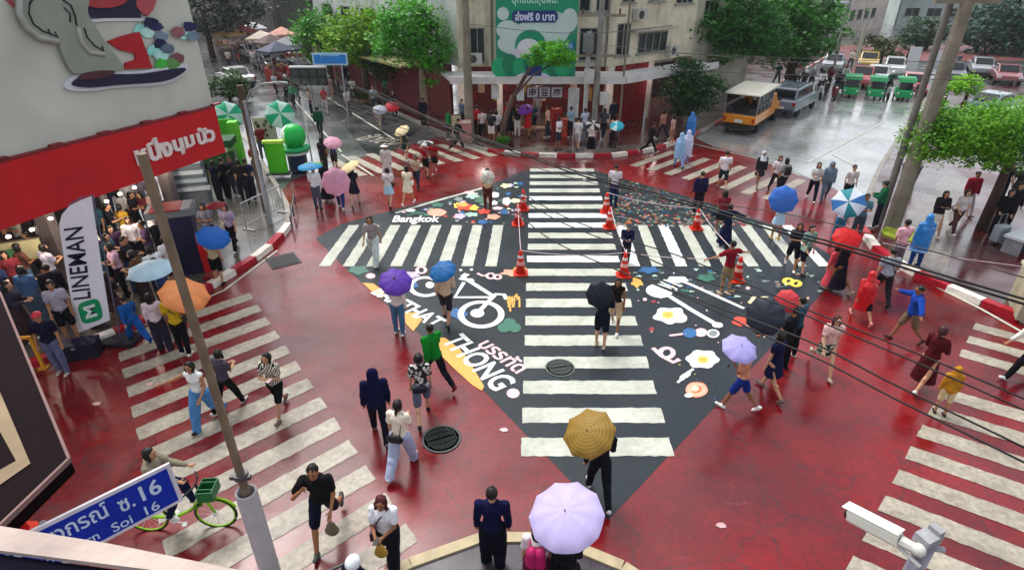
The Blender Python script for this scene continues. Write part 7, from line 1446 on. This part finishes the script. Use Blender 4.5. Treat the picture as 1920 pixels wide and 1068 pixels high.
person(1888, 1262, 300, 'person with black hair at the lower right corner, nearer the middle', 'st.dn', 'm', 'long', '#14101a', 'pants', '#14101a', 'short', loc=(4.15, 4.35, 0), h=1.68)
person(1940, 1262, 300, 'person with black hair at the extreme lower right', 'st.dn', 'm', 'long', '#0e0a14', 'pants', '#14101a', 'long', loc=(4.62, 4.5, 0), h=1.72)
# -- crowd under the red fascia
CR = [(22, 560, 'long', '#c8b4a8', 'bob', 160), (44, 520, 'tee', '#241a24', 'short', 90), (58, 492, 'tee', '#b8b0a4', 'cap', 200), (72, 560, 'tee', '#5a342c', 'long', 30), (96, 470, 'tee', '#cfc8c0', 'short', 10), (112, 505, 'tee', '#d0ccd0', 'long', 350),
      (30, 600, 'tee', '#1d2440', 'short', 120), (84, 610, 'long', '#4a6a94', 'bob', 350), (118, 560, 'tee', '#a8a4b4', 'bob', 20), (128, 600, 'jacket', '#1a1622', 'short', 330), (205, 470, 'tee', '#2c5a6a', 'bob', 200), (214, 432, 'long', '#a39a9a', 'cap', 60),
      (228, 476, 'tee', '#141420', 'short', 60), (250, 470, 'dress', '#b08a30', 'tied', 10), (236, 515, 'tee', '#3a2040', 'long', 120), (258, 420, 'tee', '#dcdadc', 'short', 330), (282, 416, 'tee', '#8c8490', 'long', 100), (300, 470, 'tee', '#ececee', 'short', 40),
      (288, 440, 'tee', '#6a2a38', 'long', 200), (212, 545, 'tee', '#1c3a44', 'long', 350), (240, 555, 'tee', '#c8a4b8', 'bob', 220), (262, 545, 'long', '#28202c', 'short', 80), (283, 575, 'tee', '#5a3c28', 'bob', 260), (310, 560, 'tee', '#e0e2ea', 'bob', 300), (322, 590, 'long', '#283c6c', 'short', 320), (205, 585, 'tee', '#2f5f6a', 'long', 350)]
D2 = {'tee': 'tee', 'long': 'long sleeves', 'jacket': 'jacket', 'dress': 'dress'}
PL = ['at the left edge of the frame', 'by the left shop edge', 'near the menu board', 'below the menu board', 'under the second ceiling lamp', 'left of the white flag', 'in the lower left corner of the shop', 'behind the red cap', 'touching the left side of the flag', 'at the foot of the white flag',
      'just right of the flag', 'under the lamps right of the flag', 'next to the mustard dress', 'in the middle of the crowd', 'below the mustard dress', 'deep under the red fascia', 'right of the last ceiling lamp', 'behind the steel pole', 'left of the steel pole', 'right of the flag, lower down',
      'at the tip of the ice blue umbrella', 'behind the ice blue umbrella', 'below the ice blue umbrella', 'between the ice blue and orange umbrellas', 'left of the orange umbrella', 'beside the flag base']
NC = ['beige', 'black', 'stone cap', 'brown', 'pale grey', 'white', 'dark blue', 'blue', 'lilac grey', 'charcoal', 'teal', 'grey cap', 'black', 'mustard', 'plum', 'white', 'mauve', 'white', 'wine', 'dark teal', 'pink', 'dark', 'rust brown', 'ice white', 'navy', 'petrol']
for i, (x, y, tp, c, hr, hd) in enumerate(CR):
    person(x, y, hd, 'person in %s %s standing %s' % (NC[i].replace(' cap', ''), D2[tp], PL[i]), rnd.choice(['st.dn', 'so.ph', 'st.hr', 'st.cr', 'so.pr']), rnd.choice('mf'), tp, c, rnd.choice(['jeans', 'pants', 'wide', 'shorts']), rnd.choice(['#1a1a26', '#2c3a5a', '#3a2a2c', '#12121a', '#4a5a70']), hr, hc='#120d0c' if hr != 'cap' else '#d8d0c8', z=.13, q=1, h=rnd.uniform(1.55, 1.72), group='crowd under the red shop fascia')
MORE = [(14, 515, '#8c8078', 'taupe shirt at the far left edge, second row'), (8, 575, '#d0c4c4', 'off-white shirt cut by the left edge of the frame'), (50, 570, '#7a2c34', 'brick red shirt in the lower left shop corner'), (88, 528, '#c8a890', 'tan shirt beneath the menu board'), (76, 440, '#3c4c5c', 'steel blue shirt deep under the left ceiling lamps'), (104, 424, '#e0dcd8', 'bright white shirt deep under the middle ceiling lamps'), (58, 640, '#2c2838', 'dark violet shirt at the very front of the left shop'), (140, 640, '#a8a0b0', 'ash shirt hidden behind the flag foot'),
        (198, 500, '#dcd4d0', 'ivory shirt touching the right side of the flag'), (222, 400, '#6c5c54', 'umber shirt far under the fascia'), (246, 440, '#c4c0c4', 'light grey shirt above the mustard dress'), (268, 445, '#1c1820', 'black shirt between the mustard dress and the wine shirt'), (270, 500, '#e4e0e4', 'snow white shirt behind the ice blue umbrella, left side'), (296, 510, '#54405c', 'purple shirt behind the ice blue umbrella, right side'), (310, 440, '#b89888', 'peach shirt just left of the steel pole top'), (330, 470, '#38302c', 'dark olive shirt beside the advertising box'),
        (226, 530, '#284850', 'deep teal shirt behind the pink shirt'), (300, 400, '#c0b8c0', 'pale shirt under the end of the fascia'), (186, 610, '#40303c', 'dark plum shirt between flag and blue overalls'), (336, 540, '#d8d8e0', 'white shirt behind the steel pole, lower half')]
for i, (x, y, c_, t) in enumerate(MORE):
    person(x, y, (i * 73) % 360, 'person in ' + t, ['st.dn', 'so.ph', 'st.hr', 'st.cr', 'so.pr'][i % 5], 'mf'[i % 2], ['tee', 'long'][i % 3 == 0], c_, ['jeans', 'pants', 'wide', 'shorts'][i % 4], ['#1a1a26', '#2c3a5a', '#3a2a2c', '#12121a'][i % 4], ['bob', 'short', 'long', 'tied'][i % 4], z=.13, q=1, h=1.56 + .02 * (i % 8), group='crowd under the red shop fascia')
CORN = [(905, 262, '#c8b8b8', 'dusty white shirt left of the leaning tree'), (946, 244, '#7c2430', 'wine shirt behind the leaning trunk'), (1000, 250, '#2c3c50', 'denim blue shirt beside the violet umbrella'), (1026, 258, '#d8a890', 'apricot shirt by the stacked crates'), (1130, 262, '#40404c', 'graphite shirt beside the turquoise umbrella'), (1046, 282, '#e0dce0', 'pale shirt close to the striped corner kerb'), (868, 240, '#5c6c88', 'slate blue shirt behind the concrete post'), (1240, 262, '#a87868', 'terracotta shirt at the pink tiled wall')]
for i, (x, y, c_, t) in enumerate(CORN):
    person(x, y, (i * 97) % 360, 'person in ' + t, ['st.dn', 'w1.dn', 'st.ph'][i % 3], 'mf'[i % 2], 'tee', c_, ['jeans', 'pants', 'shorts'][i % 3], ['#1a1a26', '#2c2a3a'][i % 2], ['short', 'long', 'bob'][i % 3], z=.13, h=1.58 + .02 * (i % 6))
umbrella(281, 499, 82, ['#b9d6e4'], 'ice blue umbrella at the edge of the shop crowd', None, 1.98, 8)
umbrella(403, 382, 36, ['#8c1a26'], 'dark red umbrella on the left pavement', None, 1.98, 8)
CR2 = [(392, 372, '#16161e', 'black shirt beside the advertising box', 'short'), (414, 376, '#1c1c34', 'navy shirt with a white backpack strap', 'bob'), (430, 372, '#14141c', 'black shirt under the dark green canopy', 'short'), (446, 368, '#2a2430', 'dark grey shirt by the lamp pole', 'short'), (462, 380, '#1c1418', 'dark brown shirt by the barrier', 'bob'), (474, 376, '#20203a', 'dark blue shirt by the barrier', 'short'),
       (432, 270, '#141c34', 'navy top by the first mint parasol', 'short'), (445, 262, '#8cb0c4', 'pale blue top by the first mint parasol', 'long'), (515, 262, '#d8d8d4', 'white top behind the notice board', 'short'), (540, 258, '#16202a', 'black top behind the second mint parasol', 'short'), (497, 300, '#7a1f2c', 'red top by the lime screen', 'short'), (487, 340, '#9c2a34', 'wine red top by the tree post', 'bob')]
for x, y, c, t, hr in CR2:
    person(x, y, rnd.choice([0, 20, 180, 340]), 'person in ' + t, rnd.choice(['st.dn', 'so.hr', 'st.ph']), rnd.choice('mf'), 'tee', c, rnd.choice(['jeans', 'pants', 'wide']), rnd.choice(['#1a1a26', '#14141a', '#4a5060']), hr, z=.13, h=rnd.uniform(1.6, 1.72), group='people around the stalls on the left street')
# far right street walkers
FR = [(1592, 128, '#cfc8c4', 'white top by the lamp post across the right street'), (1546, 168, '#c9b8c0', 'pale top among the far scooters'), (1700, 118, '#2a3448', 'dark top under the far awning'), (1668, 112, '#e0d8d0', 'white top by the far white board'), (1475, 150, '#8c3a3c', 'red top at the far kerb'), (1500, 148, '#b0a8a0', 'stone top at the far kerb'), (1455, 158, '#3c6c68', 'teal top at the far kerb'),
      (1840, 112, '#20242c', 'black top far off on the grey side road'), (1790, 135, '#5a5f70', 'slate top at the mouth of the side road')]
for x, y, c, t in FR:
    person(x, y, rnd.choice([0, 90, 180]), 'person in ' + t, 'w1.dn', rnd.choice('mf'), 'tee', c, 'jeans', '#202430', 'short', group='walkers far down the right street')

FL = [(432, 128, '#c8b8a8', 'stone top under the distant straw-yellow stall'), (452, 132, '#8c3028', 'red top by the distant pale stall'), (478, 128, '#e0dcd8', 'white top by the white van-like car'), (492, 146, '#3c4858', 'slate top between the distant stalls'), (528, 152, '#c89c58', 'ochre top before the distant rust stall'), (548, 160, '#b03040', 'crimson top near the cable tangle'), (575, 165, '#d0c8c8', 'pale top left of the signal panel'), (636, 172, '#4c5c48', 'moss top right of the signal panel'), (560, 185, '#2c3038', 'charcoal top in the middle of the left street'), (520, 180, '#a8b4bc', 'ice grey top behind the mint parasol'), (585, 215, '#b8a490', 'sand top behind the green balloon'), (655, 215, '#d8d0cc', 'chalk top on the black road patch')]
for i, (x, y, c_, t) in enumerate(FL):
    person(x, y, (i * 61) % 360, 'person in ' + t, ['w1.dn', 'st.dn', 'w2.dn'][i % 3], 'mf'[i % 2], 'tee', c_, ['jeans', 'pants'][i % 2], ['#202430', '#3a3230'][i % 2], ['short', 'long', 'hat'][i % 3], group='walkers far up the left street')
